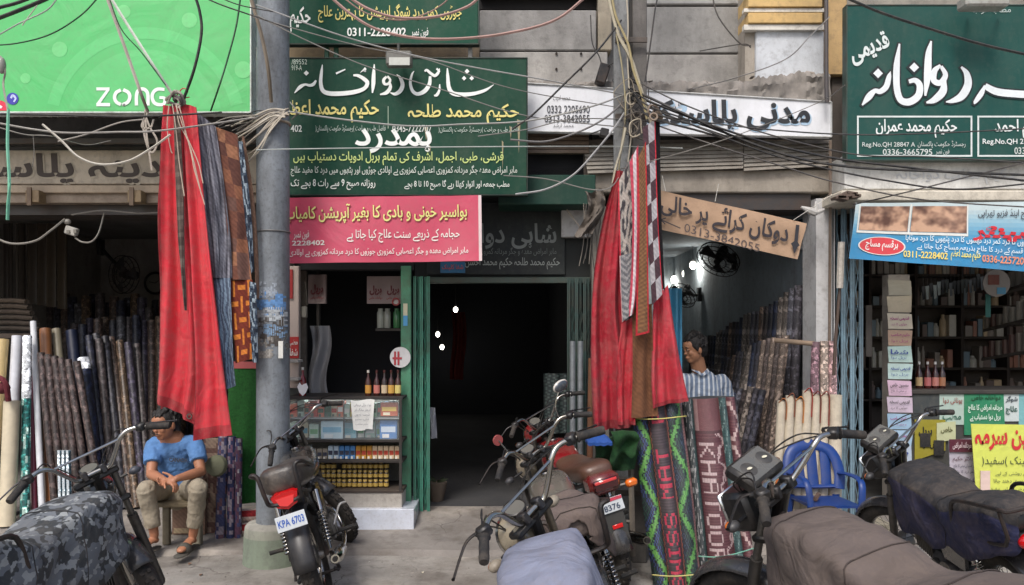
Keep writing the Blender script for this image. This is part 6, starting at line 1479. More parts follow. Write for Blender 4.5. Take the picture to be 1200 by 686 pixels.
for K_,A_,H_ in((kneeR,ankR,hipR),(kneeL,ankL,hipL)):
    low=K_.lerp(A_,.80)
    m.tube([H_+Vector((0,.02,0)),H_.lerp(K_,.55),K_+Vector((0,.01,.0))],[.094,.082,.066],16,C_,4,rnd_caps=True); m.tube([K_,K_.lerp(A_,.4)+Vector((0,.012,0)),low],[.066,.062,.056],16,C_,4,rnd_caps=False)
beige=monomat('trouser_beige',(150,140,122),cloth); m.build('trousers',beige,T,mods=[remesh(.007,4,(.018,.07))])
for A_,n_ in((ankR,0),(ankL,1)):
    ft=A_+Vector((-.01,-.01,-.062)); to=ft+Vector((-.05 if n_==0 else 0,-.20,-.0)); bk=ft+Vector((0,.07,0)); z0=.036
    for v_ in(ft,to,bk): v_.z=z0+.012
    m=MB(); m.tube([bk,ft,to],[.036,.042,.044],12,(74,72,66),4,flat=.28,up=(0,0,1),rnd_caps=True); sh_=m.build('slipper',rubber,T)
    mid=ft.lerp(to,.60); m=MB(); m.ell(mid+Vector((0,0,.026)),(.054,.050,.050),14,8,(70,68,62)); m.build('strap',rubber,sh_)
# --- standing man
T=thing('person','standing young man in a blue and white striped shirt looking down beside the rolls','person',(X(826,6.75),6.75,.128))
mb=MB(); d0=6.72
hc=P_(814,409,d0); nk=P_(820,432,d0+.05); shR=P_(802,449,d0+.05); shL=P_(847,450,d0+.12); chest=P_(826,470,d0+.08); hip=P_(828,530,d0+.10)
mb.tube([hip,chest.lerp(hip,.5),chest,nk+Vector((0,0,-.03))],[.13,.12,.135,.06],14,SK,5,flat=.7,rnd_caps=True)
mb.tube([nk+Vector((0,.01,-.03)),hc+Vector((.015,.02,-.05))],[.066,.062],12,SK,rnd_caps=True)
Q4,kh=head(mb,hc,Vector((-1,-.28,-.22)),.100)
aR=P_(798,500,d0),P_(806,530,d0-.15); aL=P_(858,500,d0+.16),P_(862,535,d0+.05)
for S_,(E_,Wr),sd in((shR,aR,1),(shL,aL,-1)):
    mb.tube([S_,E_],[.05,.038],12,SK,rnd_caps=True); mb.tube([E_,Wr],[.037,.026],12,SK,rnd_caps=True); hand(mb,Wr,Vector((0,-.3,-1)),sd,.5,nrm=Vector((0,-1,0)))
for sx in(-1,1):
    kn_=Vector((hip.x+sx*.09,hip.y,.128+.50)); an=Vector((hip.x+sx*.10,hip.y+.02,.128+.09)); mb.tube([hip+Vector((sx*.08,0,-.02)),kn_,an],[.085,.058,.036],12,SK,4,rnd_caps=True); mb.tube([an+Vector((0,.04,-.05)),an+Vector((0,-.16,-.06))],[.034,.034],10,SK,flat=.6,up=(0,0,1),rnd_caps=True)
skin2=monomat('skin_tan',(168,120,90),skinm)
mb.build('body',skin2,T,mods=[remesh(.006,3)]); facebits(T,Q4,kh,lips=False); hair(T,Q4,kh*1.04)
# striped shirt: stripes are printed cloth
ss=monomat('striped_shirt',(150,166,186),cloth); nt_=ss.node_tree; rgb=[q for q in nt_.nodes if q.type=='RGB'][-1]
wv=nt_.nodes.new('ShaderNodeTexWave'); wv.bands_direction='X'; wv.inputs['Scale'].default_value=7.5; wv.inputs['Distortion'].default_value=.5; wv.inputs['Detail Scale'].default_value=.5
tcn=nt_.nodes.new('ShaderNodeTexCoord'); nt_.links.new(tcn.outputs['Object'],wv.inputs['Vector'])
mr=nt_.nodes.new('ShaderNodeMapRange'); mr.inputs[1].default_value=.6; mr.inputs[2].default_value=.75; nt_.links.new(wv.outputs['Fac'],mr.inputs[0])
mx=nt_.nodes.new('ShaderNodeMix'); mx.data_type='RGBA'; mx.inputs[6].default_value=C3((112,128,150))+(1,); mx.inputs[7].default_value=C3((196,202,208))+(1,); nt_.links.new(mr.outputs[0],mx.inputs[0])
for l in list(rgb.outputs[0].links): nt_.links.new(mx.outputs[2],l.to_socket)
m=MB(); C_=(150,166,186)
m.tube([hip+Vector((0,0,-.12)),chest.lerp(hip,.5),chest,chest.lerp(nk,.65),nk+Vector((0,.01,-.015))],[.165,.155,.165,.13,.068],18,C_,5,flat=.68,rnd_caps=False)
for S_,(E_,Wr) in((shR,aR),(shL,aL)): m.tube([chest.lerp(S_,.6)+Vector((0,0,.05)),S_,E_],[.075,.074,.064],14,C_,4,rnd_caps=True); m.tube([E_,E_.lerp(Wr,.9)],[.062,.048],14,C_,rnd_caps=False)
m.build('shirt',ss,T,mods=[remesh(.007,4,(.018,.08))])
m=MB(); m.tube([nk+Vector((-.062,0,-.01)),nk+Vector((-.03,-.07,-.03)),nk+Vector((0,-.085,-.055))],[.018,.02,.012],8,C_,3,flat=.4); m.tube([nk+Vector((.062,0,-.01)),nk+Vector((.04,-.07,-.03)),nk+Vector((0,-.085,-.055))],[.018,.02,.012],8,C_,3,flat=.4); m.build('collar',ss,T)
m=MB(); C_=(70,72,80); m.tube([hip+Vector((0,0,.0)),hip+Vector((0,0,-.08))],[.14,.145],14,C_,flat=.75,rnd_caps=True)
for sx in(-1,1): m.tube([hip+Vector((sx*.07,0,-.05)),Vector((hip.x+sx*.09,hip.y,.62)),Vector((hip.x+sx*.10,hip.y+.02,.20))],[.10,.082,.07],14,C_,4,rnd_caps=False)
m.build('trousers',monomat('trouser_grey',(70,72,80),cloth),T,mods=[remesh(.008,4)])
# ================================================================= MOTORCYCLES
RAKE=R(26); HT=Vector((.33,0,.86)); AXS=Vector((-math.sin(RAKE),0,math.cos(RAKE)))
def wheel(T,c,yawM,wr=.225,tr=.050,drum=.06,back=False):
    """wheel in its own plane (xz), M places it"""
    M_=yawM@Matrix.Translation(c)@Matrix.Rotation(R(90),4,'X')
    hub=MB(); hub.M=M_
    hub.lathe([(.0005,-.075),(.02,-.075),(.022,-.05),(drum,-.045),(drum*1.05,0),(drum,.04),(.03,.05),(.02,.08),(.0005,.08)],18,(120,118,114)); h=hub.build('wheel',alloy,T,local=True)
    t=MB(); t.M=M_; t.torus((0,0,0),wr+tr*.75,tr,44,10,(30,29,28)); 
    # tread blocks
    for k in range(44):
        a=2*math.pi*k/44
        for zz in(-.018,.018):
            Q=Matrix.Rotation(a,3,'Z'); t.cbox(Q@Vector((wr+tr*1.72,0,zz*(1 if k%2 else .7))),(.016,.020,.018),(34,32,31),0,Q)
    t.build('tyre',rubber,h,local=True,smooth=50)
    r_=MB(); r_.M=M_; r_.lathe([(wr+.012,-.026),(wr,-.030),(wr-.010,-.02),(wr-.016,0),(wr-.010,.02),(wr,.030),(wr+.012,.026)],44,(170,168,164)); r_.build('rim',chrome,h,local=True)
    s=MB(); s.M=M_
    for k in range(32):
        a=2*math.pi*k/32; b=a+(.5 if k%2 else -.5)*.9; zz=.035 if k%4<2 else -.035
        s.tube([(drum*math.cos(b),drum*math.sin(b),zz),((wr-.012)*math.cos(a),(wr-.012)*math.sin(a),0)],.0018,4,(150,148,144),caps=False)
    s.build('spokes',chrome,h,local=True)
def bike(label,x,y,yaw,lean,steer,st,z=0.0,hp=0.0,sc_=1.0):
    """parked motorcycle; local x forward, y left; leans on its side stand"""
    T=thing('motorcycle',label,'motorcycle',None,M=Matrix.Translation((x,y,z))@Matrix.Rotation(R(yaw),4,'Z')@Matrix.Rotation(-R(lean),4,'X')@Matrix.Diagonal((sc_,sc_,sc_,1)))
    S=Matrix.Translation(HT)@Matrix.Rotation(R(steer),4,AXS)@Matrix.Translation(-HT); I=Matrix.Identity(4); cc_=Vector((.297,0,.985)); SB=S@Matrix.Translation(cc_)@Matrix.Rotation(hp,4,'Y')@Matrix.Translation(-cc_)
    body=st.get('body',(28,28,30)); BK=(26,26,28); CH=(176,174,170)
    def part_(name,m_,mt,p=None,sm=40): return m_.build(name,mt,p or T,local=True,smooth=sm)
    wheel(T,Vector((.62,0,.28)),S); wheel(T,Vector((-.60,0,.28)),I,tr=.054,drum=.07)
    # fork
    for sy in(-1,1):
        m=MB(); m.M=S; m.tube([(.315,sy*.085,.97),(.45,sy*.085,.68)],.017,10,st.get('fork',(120,118,114))); m.tube([(.44,sy*.085,.70),(.622,sy*.085,.28)],[.026,.022],10,(96,94,92)); m.cbox((.622,sy*.085,.285),(.05,.03,.05),(96,94,92),.01); part_('fork_leg',m,alloy)
    m=MB(); m.M=S; m.cbox((.325,0,.955),(.07,.22,.03),(60,60,60),.008); m.cbox((.385,0,.80),(.07,.22,.03),(60,60,60),.008); m.tube([(.30,0,.97),(.385,0,.79)],.022,8,(50,50,50)); part_('triple_clamp',m,alloy)
    # front fender
    m=MB(); m.M=S; rings=[]
    for k in range(15):
        a=R(lerp(-12,150,k/14)); rr_=.345; cx_,cz_=.62+rr_*math.cos(a),.28+rr_*math.sin(a); ring=[]
        for j in range(7):
            t=lerp(-1,1,j/6); w_=.062*t; dr=-.028*t*t; ring.append(Vector((.62+(rr_+dr)*math.cos(a),w_,.28+(rr_+dr)*math.sin(a))))
        rings.append(ring)
    m.loft(rings,st.get('fender',(60,60,62)),caps=False,closed=False); o=part_('front_fender',m,st.get('fmat',gloss)); q=o.modifiers.new('thick','SOLIDIFY'); q.thickness=.003
    # handlebar with crossbar
    hb=st.get('hb',chrome); HC=st.get('hbc',CH)
    m=MB(); m.M=SB; pts=[]
    half=[(.295,.03,.985),(.290,.075,.985),(.262,.120,1.04),(.235,.165,1.105),(.225,.215,1.125),(.195,.285,1.110),(.135,.365,1.080)]
    full=[(a,-b,c) for a,b,c in half[::-1]]+half
    m.tube(full,.0115,10,HC,5); part_('handlebar',m,hb)
    m=MB(); m.M=SB; m.tube([(.238,-.160,1.100),(.238,.160,1.100)],.0065,8,HC); part_('crossbar',m,chrome)
    m=MB(); m.M=SB; 
    for sy in(-1,1): 
        m=MB(); m.M=S; m.cbox((.297,sy*.045,.985),(.05,.03,.05),(70,70,72),.006); part_('bar_clamp',m,alloy)
    for sy in(-1,1):
        m=MB(); m.M=SB; a=Vector((.192,sy*.288,1.109)); b=Vector((.128,sy*.378,1.075)); d_=(b-a).normalized()
        pts=[a+d_*t for t in(0,.004,.012,.03,.05,.07,.09,.105,.112)]
        m.tube(pts,[.021,.024,.018,.0175,.0185,.0175,.0185,.0175,.016],12,(24,24,26)); part_('grip',m,rubber)
        m=MB(); m.M=SB; c0=a-d_*.025; m.cbox(c0,(.045,.05,.04),BK,.008,Matrix.Rotation(-sy*.35,3,'Z')); m.tube([c0+Vector((.02,0,-.005)),c0+Vector((.045,sy*.01,-.012))],.008,6,BK); part_('switch_pod',m,plastic)
        m=MB(); m.M=SB; m.tube([c0+Vector((.03,-sy*.01,-.005)),c0+Vector((.062,sy*.04,-.010)),c0+Vector((.055,sy*.10,-.03)),c0+Vector((.036,sy*.17,-.055)),c0+Vector((.034,sy*.178,-.057))],[.008,.007,.006,.006,.009],6,st.get('lever',(60,60,62)),4,flat=.7); part_('lever',m,alloy)
        # cables
        for q_ in range(2):
            m=MB(); m.M=SB; m.tube([c0+Vector((.03,-sy*.015,-.005)),Vector((.31,sy*.17,1.10+.03*q_)),Vector((.42,sy*(.10+.03*q_),1.03)),Vector((.43,sy*.05,.92)),Vector((.38,sy*.04,.74))],.0035,5,BK,6); part_('control_cable',m,wirem)
    for sy in st.get('mirror',()):
        m=MB(); m.M=SB; b=Vector((.225,sy*.20,1.13)); t_=b+Vector((.02,sy*.10,.17)); m.tube([b,b+Vector((.02,sy*.02,.08)),t_],.0045,6,st.get('mirc',CH),4); o=part_('mirror',m,chrome)
        m=MB(); m.M=SB; m.ell(t_,(.018,.058,.036),16,10,st.get('mirback',(190,186,178))); m.ell(t_+Vector((-.010,0,0)),(.012,.052,.030),16,8,(60,66,74)); part_('mirror_head',m,gloss,o)
    if st.get('rmir'):
        m=MB(); m.M=SB; b=Vector((.225,.20,1.12)); t_=b+Vector((.03,.02,.10)); m.tube([b,t_],.004,6,CH); o=part_('mirror',m,chrome); m=MB(); m.M=SB; m.tube([t_,t_+Vector((.012,0,0))],.032,16,(150,70,70)); part_('reflector',m,plastic,o)
    # headlight and meters
    if st.get('square'):
        m=MB(); m.M=S; m.cbox((.46,0,.90),(.13,.20,.17),BK,.02,Matrix.Rotation(R(8),3,'Y')); o=part_('headlight',m,plastic); m=MB(); m.M=S; m.cbox((.532,0,.895),(.02,.185,.15),(200,204,206),.008,Matrix.Rotation(R(8),3,'Y')); part_('lens',m,chrome,o)
        m=MB(); m.M=S; Q=Matrix.Rotation(R(-34),3,'Y'); m.cbox((.395,0,1.055),(.14,.225,.06),BK,.014,Q); o=part_('meter_cluster',m,plastic)
        m=MB(); m.M=S; m.cbox(Vector((.395,0,1.055))+Q@Vector((-.0,0,.0315)),(.110,.195,.003),(92,92,88),0,Q); part_('meter_glass',m,gloss,o,0)
        m=MB(); m.M=S
        for sy in(-1,1): m.lathe([(.034,.002),(.030,.004),(.0005,.004)],18,(60,60,60),Matrix.Translation(Vector((.395,sy*.055,1.055))+Q@Vector((0,0,.032)))@Q.to_4x4()); m.ell(Vector((.395,sy*.055,1.055))+Q@Vector((0,0,.038)),(.012,.012,.003),10,6,(216,212,190))
        part_('dial',m,plastic,o)
    else:
        m=MB(); Mh=S@Matrix.Translation((.46,0,.90))@Matrix.Rotation(R(96),4,'Y'); m.lathe([(.0005,-.10),(.04,-.095),(.075,-.05),(.085,0),(.088,.02)],22,st.get('lampc',BK),Mh); o=part_('headlight',m,gloss)
        m=MB(); m.lathe([(.092,.015),(.094,.03),(.086,.036)],22,CH,Mh); part_('bezel',m,chrome,o); m=MB(); m.lathe([(.086,.03),(.05,.045),(.0005,.050)],22,(206,210,212),Mh); part_('lens',m,chrome,o)
        m=MB(); Mm=S@Matrix.Translation((.385,.0,1.005))@Matrix.Rotation(R(-28),4,'Y'); m.lathe([(.0005,-.06),(.035,-.055),(.046,0),(.048,.012),(.042,.016)],20,BK,Mm); m.lathe([(.042,.013),(.0005,.013)],20,(96,94,88),Mm); part_('speedometer',m,plastic)
    for sy in(-1,1):
        if st.get('noind'): break
        m=MB(); m.M=S; m.tube([(.42,sy*.09,.90),(.42,sy*.15,.90)],.008,6,BK); m.ell((.42,sy*.19,.90),(.026,.032,.022),12,8,st.get('indc',(60,60,62))); o=part_('indicator',m,plastic); m=MB(); m.M=S; m.ell((.43,sy*.19,.90),(.024,.027,.019),12,8,(206,110,40)); part_('indicator_lens',m,redlens,o)
    # frame
    m=MB()
    m.tube([(.34,0,.84),(.22,0,.66),(.10,0,.38),(-.10,0,.26)],.017,8,BK,4); m.tube([(.33,0,.86),(.0,0,.74),(-.25,0,.66)],.02,8,BK,3)
    for sy in(-1,1): m.tube([(-.20,sy*.05,.66),(-.28,sy*.09,.45),(-.25,sy*.09,.28)],.014,8,BK,3); m.tube([(-.22,sy*.06,.66),(-.55,sy*.10,.68),(-.78,sy*.09,.74)],.013,8,BK,3); m.tube([(-.28,sy*.08,.32),(-.60,sy*.095,.28)],.017,8,BK)
    part_('frame',m,paintm)
    # engine
    m=MB(); m.cbox((-.08,0,.33),(.30,.20,.17),(110,110,108),.035); m.tube([(-.16,-.125,.33),(-.16,.125,.33)],.085,18,(122,120,116)); m.tube([(-.02,-.13,.32),(-.02,.12,.32)],.070,18,(118,116,112)); e=part_('engine',m,alloy)
    m=MB(); Q=Matrix.Rotation(R(st.get('cyl',74)),3,'Y')
    for k in range(9): m.cbox(Vector((.05,0,.39))+Q@Vector((0,0,.03+k*.020)),(.13,.145,.008),(104,102,98),.002,Q)
    m.cbox(Vector((.05,0,.39))+Q@Vector((0,0,.11)),(.08,.10,.18),(90,88,86),.01,Q); m.cbox(Vector((.05,0,.39))+Q@Vector((0,0,.225)),(.11,.12,.045),(112,110,106),.01,Q); part_('cylinder',m,alloy,e)
    m=MB(); m.cbox((-.02,.05,.53),(.10,.07,.09),(96,94,92),.015); part_('carburettor',m,alloy,e)
    # exhaust (right side)
    m=MB(); m.tube([(.20,-.06,.42),(.24,-.12,.34),(.14,-.15,.22),(-.15,-.16,.19),(-.40,-.16,.22)],.015,10,CH,5); m.tube([(-.36,-.16,.215),(-.42,-.165,.225),(-.86,-.175,.30),(-.92,-.175,.31)],[.018,.036,.040,.026],14,st.get('muf',CH)); ex=part_('exhaust',m,chrome)
    m=MB(); m.tube([(-.925,-.175,.311),(-.935,-.175,.312)],.016,12,(16,15,14)); part_('exhaust_tip',m,rubber,ex)
    # tank
    def tank_rings(g=0.0,z0=0):
        rr=[]
        for (xx,hw,zb,zt) in((-.20,.06,.68,.765),(-.17,.095,.665,.80),(-.08,.118,.655,.835),(.04,.130,.65,.865),(.15,.128,.66,.875),(.24,.112,.69,.865),(.295,.075,.73,.845),(.315,.04,.76,.82)):
            ring=[]
            for k in range(20):
                a=2*math.pi*k/20; c,s_=math.cos(a),math.sin(a); pw=.62
                ring.append(Vector((xx,(hw+g)*math.copysign(abs(c)**pw,c),(zb+zt)/2+((zt-zb)/2+g)*math.copysign(abs(s_)**pw,s_))))
            rr.append(ring)
        return rr
    def srings(R_,n=4):
        out=[]
        for k in range(len(R_[0])):
            out.append(spline([r_[k] for r_ in R_],n))
        return [[out[k][i] for k in range(len(out))] for i in range(len(out[0]))]
    m=MB(); m.loft(srings(tank_rings()),body); part_('fuel_tank',m,gloss,None,60)
    m=MB(); m.lathe([(.0005,.0),(.03,0),(.032,.012),(.026,.018),(.0005,.019)],18,CH,Matrix.Translation((.12,0,.874))); part_('fuel_cap',m,chrome)
    def seat_rings(g=0.0,sag=0):
        rr=[]
        for (xx,hw,zb,zt) in((-.14,.06,.735,.80),(-.20,.105,.715,.805),(-.32,.125,.70,.80),(-.46,.132,.70,.815),(-.62,.128,.71,.845),(-.76,.115,.73,.865),(-.82,.095,.745,.855),(-.845,.06,.765,.83)):
            ring=[]; zt+=st.get('seat_h',0); zb+=st.get('seat_h',0)*.3; hw*=1+st.get('seat_h',0)*2.2
            for k in range(20):
                a=2*math.pi*k/20; c,s_=math.cos(a),math.sin(a); pw=.6
                zz=(zb+zt)/2+((zt-zb)/2+g)*math.copysign(abs(s_)**pw,s_)
                if s_<-.1: zz-=sag
                ring.append(Vector((xx,(hw+g)*math.copysign(abs(c)**pw,c)*(1+.08*(1 if s_<0 and sag else 0)),zz)))
            rr.append(ring)
        return rr
    m=MB(); m.loft(srings(seat_rings()),st.get('seat',BK)); st_=part_('seat',m,st.get('seatmat',vinyl if not st.get('cover') else vinyl),None,60)
    if st.get('cover'):
        # cloth cover over tank and seat, loose lower edge
        C=st['cover']; full=[]
        prof=[(-.87,.05,.74,.84),(-.845,.10,.68,.875),(-.76,.142,.62,.905),(-.62,.158,.57,.888),(-.46,.160,.55,.848),(-.34,.152,.54,.818),(-.24,.145,.53,.835),(-.14,.150,.52,.862),(.0,.162,.51,.895),(.13,.160,.52,.908),(.23,.142,.55,.90),(.29,.11,.60,.88),(.325,.06,.66,.85)]
        if st.get('cover_range')=='tank': prof=[q for q in prof if q[0]>-.3]
        if st.get('cover_range')=='seat': prof=[q for q in prof if q[0]<-.2]
        for (xx,hw,zb,zt) in prof:
            ring=[]
            for k in range(26):
                t=lerp(-1,1,k/25); a=t*math.pi*.5
                # over the top then hanging skirts
                if abs(t)<.62:
                    aa=t/.62*math.pi/2; yy=hw*math.copysign(abs(math.sin(aa))**.7,aa); zz=lerp(zt-.085,zt,abs(math.cos(aa))**.7)
                else:
                    q=(abs(t)-.62)/.38; yy=math.copysign(hw+.012*math.sin(q*5+xx*14),t); zz=lerp(zt-.085,zb+.03*math.sin(xx*17+t),q)
                w_=.010*noise.noise(Vector((xx*9,t*4,st.get('seed',1))))+.006*noise.noise(Vector((xx*22,t*9,3)))
                ring.append(Vector((xx,yy+w_*(1 if t>0 else -1),zz+w_)))
            full.append(ring)
        full=srings(full,6)
        for i,r_ in enumerate(full):
            for k,p in enumerate(r_):
                w_=st.get('crease',1)*.011*noise.noise(Vector((p.x*9,p.y*6,p.z*8+st.get('seed',1))))+.0045*abs(math.sin(p.x*21+p.y*13+p.z*9+3*noise.noise(p*4))); p.y+=w_*math.copysign(1,p.y); p.z+=w_*.9
        m=MB(); cf=st.get('coverfn') or C
        m.loft(full,cf,caps=False,closed=False); o=part_('seat_cover',m,st.get('covermat',seatcloth),None,70); q=o.modifiers.new('thick','SOLIDIFY'); q.thickness=.004; q.offset=1
        if st.get('seam'):
            for t in st['seam']:
                m=MB(); i=int(t*(len(full)-1)); m.tube([p+Vector((0,0,.003)) for p in full[i]],.003,5,st.get('seamc',(50,44,42))); part_('cover_seam',m,seatcloth,o)
    # side panels
    for sy in(-1,1):
        m=MB(); m.prism([(-.36,.42),(-.16,.44),(-.13,.56),(-.18,.66),(-.34,.67),(-.42,.60)],.02,st.get('side',body),Matrix.Translation((0,sy*.105-.01,0))); part_('side_panel',m,gloss,None,30)
    # rear fender
    m=MB(); rings=[]
    for k in range(16):
        a=R(lerp(35,178,k/15)); rings.append([Vector((-.60+(.352-.026*t*t)*math.cos(a),.07*t,.28+(.352-.026*t*t)*math.sin(a))) for t in [lerp(-1,1,j/6) for j in range(7)]])
    m.loft(rings,st.get('rfender',(52,52,54)),caps=False,closed=False); o=part_('rear_fender',m,st.get('rfmat',gloss)); q=o.modifiers.new('thick','SOLIDIFY'); q.thickness=.003
    # shocks
    for sy in(-1,1):
        a=Vector((-.48,sy*.125,.66)); b=Vector((-.60,sy*.125,.30)); m=MB(); m.tube([a,b],.010,8,(120,120,118)); m.tube([a,a.lerp(b,.38)],.022,12,CH); sh_=part_('shock_absorber',m,chrome)
        m=MB(); pts=[]; d_=(b-a).normalized(); ex_=d_.orthogonal().normalized(); ey=d_.cross(ex_)
        for k in range(81):
            t=k/80; an=t*2*math.pi*9; pts.append(a.lerp(b,lerp(.36,.90,t))+ex_*.024*math.cos(an)+ey*.024*math.sin(an))
        m.tube(pts,.0045,5,(196,194,190)); part_('coil_spring',m,chrome,sh_)
    # tail light, plate
    tc_=st.get('tail','oval')
    if tc_=='none': pass
    elif tc_=='oval':
        m=MB(); m.cbox((-.845,0,.725),(.05,.13,.06),BK,.015); o=part_('tail_light',m,plastic); m=MB(); rings=[]
        m.ell((-.872,0,.715),(.035,.078,.045),18,12,(190,16,20)); part_('tail_lens',m,redlens,o)
    elif tc_=='tri':
        m=MB(); m.prism([(-.078,.04),(-.06,-.025),(0,-.05),(.06,-.025),(.078,.04),(.05,.055),(-.05,.055)],.045,(200,14,20),Matrix.Translation((-.872,0,.715))@Matrix.Rotation(R(-90),4,'Z')@Matrix.Rotation(R(8),4,'X')); o=part_('tail_light',m,redlens,None,30)
        m=MB(); m.prism([(-.055,.028),(-.04,-.014),(0,-.03),(.04,-.014),(.055,.028)],.006,(226,60,60),Matrix.Translation((-.880,0,.715))@Matrix.Rotation(R(-90),4,'Z')); part_('tail_lens',m,redlens,o,30)
    else:
        m=MB(); m.cbox((-.84,0,.74),(.16,.21,.13),(96,12,18),.03); o=part_('tail_cowl',m,gloss); m=MB(); m.cbox((-.925,0,.745),(.02,.17,.075),(60,8,14),.012); m.cbox((-.934,0,.765),(.01,.15,.02),(210,60,60),.004); part_('tail_lens',m,redlens,o)
    if st.get('rind'):
        for sy in(-1,1):
            m=MB(); m.tube([(-.82,sy*.09,.68),(-.84,sy*.16,.68)],.012,6,BK); m.cbox((-.85,sy*.19,.68),(.05,.08,.05),(216,106,30),.014); part_('rear_indicator',m,redlens)
    if st.get('plate') is not None:
        m=MB(); m.cbox((-.905,0,.60),(.006,.175,.09),(206,212,216),.002,Matrix.Rotation(R(12),3,'Y')); pl=part_('number_plate',m,signp,None,0)
        m=MB(); m.tube([(-.80,0,.66),(-.90,0,.61)],.01,6,BK); part_('plate_bracket',m,paintm)
        for s_,y0,y1,z0,z1,c in st['plate']:
            Mx=Matrix.Translation((-.9105,0,.60))@Matrix.Rotation(R(12),4,'Y')
            def sf(u,v,y0=y0,y1=y1,z0=z0,z1=z1): return Mx@Vector((-.0005,lerp(y0,y1,u),lerp(z1,z0,v)))
            plate_text(pl,s_,sf,c)
        if st.get('platebar'):
            m=MB(); m.M=Matrix.Translation((-.9105,0,.60))@Matrix.Rotation(R(12),4,'Y'); m.cbox((0,0,.034),(.002,.17,.02),(190,60,80)); part_('plate_stripe',m,paper,pl,0)
    if st.get('flap'):
        m=MB(); m.cbox((-.905,0,.44),(.012,.15,.30),(62,62,60),.004,Matrix.Rotation(R(4),3,'Y')); o=part_('mudflap',m,plastic); m=MB(); m.cbox((-.917,-.01,.46),(.006,.07,.028),(214,30,30),.003); part_('reflector',m,redlens,o)
    # rack / grab rail
    rk=st.get('rack')
    if rk=='loop':
        m=MB(); g1=1.14 if st.get('cover') else 1.0; g2=(.03 if st.get('cover') else 0)+st.get('seat_h',0); m.M=Matrix.Translation((0,0,g2))@Matrix.Diagonal((1.02 if g1>1 else 1,g1,1,1))
        m.tube([(-.42,.145,.76),(-.62,.155,.80),(-.86,.150,.86),(-.90,.11,.85),(-.90,.10,.72),(-.87,.08,.66),(-.87,-.08,.66),(-.90,-.10,.72),(-.90,-.11,.85),(-.86,-.150,.86),(-.62,-.155,.80),(-.42,-.145,.76)],.013,8,BK,5); part_('grab_rail',m,paintm)
    if rk in('loop2','flat'):
        m=MB(); zz=.90 if rk=='loop2' else .88
        m.tube([(-.46,.16,.72),(-.52,.165,.86),(-.66,.165,zz),(-.90,.14,zz+.01),(-.93,.10,zz),(-.93,-.10,zz),(-.90,-.14,zz+.01),(-.66,-.165,zz),(-.52,-.165,.86),(-.46,-.16,.72)],.011,8,BK,4)
        m.tube([(-.90,.14,zz),(-.86,.13,.72),(-.5,.15,.70)],.010,8,BK,3); m.tube([(-.90,-.14,zz),(-.86,-.13,.72),(-.5,-.15,.70)],.010,8,BK,3); part_('rear_rack',m,paintm)
    # chain guard, pegs, stand
    m=MB(); m.cbox((-.38,.115,.33),(.46,.03,.08),(120,116,108) if st.get('cg') else BK,.02,Matrix.Rotation(R(5),3,'Y')); part_('chain_guard',m,paintm)
    for sy in(-1,1):
        m=MB(); m.tube([(-.02,sy*.10,.25),(-.02,sy*.20,.25)],.008,6,BK); m.tube([(-.02,sy*.18,.25),(-.02,sy*.27,.25)],.016,8,(30,30,30)); part_('footpeg',m,rubber)
        m=MB(); m.tube([(-.33,sy*.10,.30),(-.36,sy*.20,.33)],.007,6,BK); m.tube([(-.36,sy*.19,.33),(-.365,sy*.28,.335)],.014,8,(30,30,30)); part_('rear_footpeg',m,rubber)
    m=MB(); ln=R(lean); m.tube([(-.12,.11,.22),(-.17,.20,.11),(-.20,.20+.04,.22*math.tan(ln)*-0-.24*math.tan(ln)+.012)],.010,8,BK); m.cbox((-.20,.245,-.24*math.tan(ln)+.012),(.05,.05,.01),BK,.003); part_('side_stand',m,paintm)
    m=MB(); m.tube([(-.30,.08,.20),(-.52,.13,.14),(-.55,.10,.16)],.012,8,BK,3); m.tube([(-.30,-.08,.20),(-.52,-.13,.14),(-.55,-.10,.16)],.012,8,BK,3); m.tube([(-.52,.13,.14),(-.52,-.13,.14)],.010,6,BK); part_('centre_stand',m,paintm)
    m=MB(); m.tube([(.0,-.13,.27),(.10,-.16,.20),(.12,-.20,.20)],.008,6,(90,88,86),3); m.tube([(-.13,-.13,.33),(-.10,-.17,.40),(-.08,-.20,.44),(-.06,-.24,.44)],.009,6,CH,3); part_('pedal',m,alloy)
    return T,S
def plate_text(pl,s_,sf,c):
    _tc.body=s_; _tc.offset=.02; bpy.context.view_layer.update()
    me=bpy.data.meshes.new_from_object(_to.evaluated_get(bpy.context.evaluated_depsgraph_get()))
    vs=[v.co.copy() for v in me.vertices]; fs=[list(p.vertices) for p in me.polygons]; bpy.data.meshes.remove(me)
    x0=min(v.x for v in vs);x1=max(v.x for v in vs);y0=min(v.y for v in vs);y1=max(v.y for v in vs)
    m=MB(); m.add([sf((v.x-x0)/(x1-x0),1-(v.y-y0)/(y1-y0)) for v in vs],fs,c); m.build('lettering',ink,pl,local=True,smooth=0)
# A camouflage cover (left)
bike('motorcycle under a grey camouflage cloth cover at the left front of the picture',-2.00,3.56,86,6,46,
  dict(cover=(98,103,110),covermat=camom,seed=3,rack='flat',seam=(.35,.62),seamc=(40,42,46),body=(30,30,32),noind=False,indc=(70,72,80),lampc=(40,42,46),lever=(70,70,74)),hp=-.21)
# B black, seen from the rear
bike('black motorcycle with white number plate and red tail light parked beside the round pole',-1.275,5.40,100,16.7,43,
  dict(seat_h=.055,body=(30,30,32),seat=(62,58,56),seatmat=mat('worn_vinyl',.38,var=.25,vscale=9,dirt=.55,dcol=(120,108,96),dscale=6,bump=.3,bscale=30),rack='loop',tail='tri',rfender=(44,44,46),rfmat=plastic,
       plate=[('KPA 6703',.076,-.076,-.020,.024,(50,90,170))],lever=(30,30,32),cg=0,noind=True),z=.0,hp=-.75)
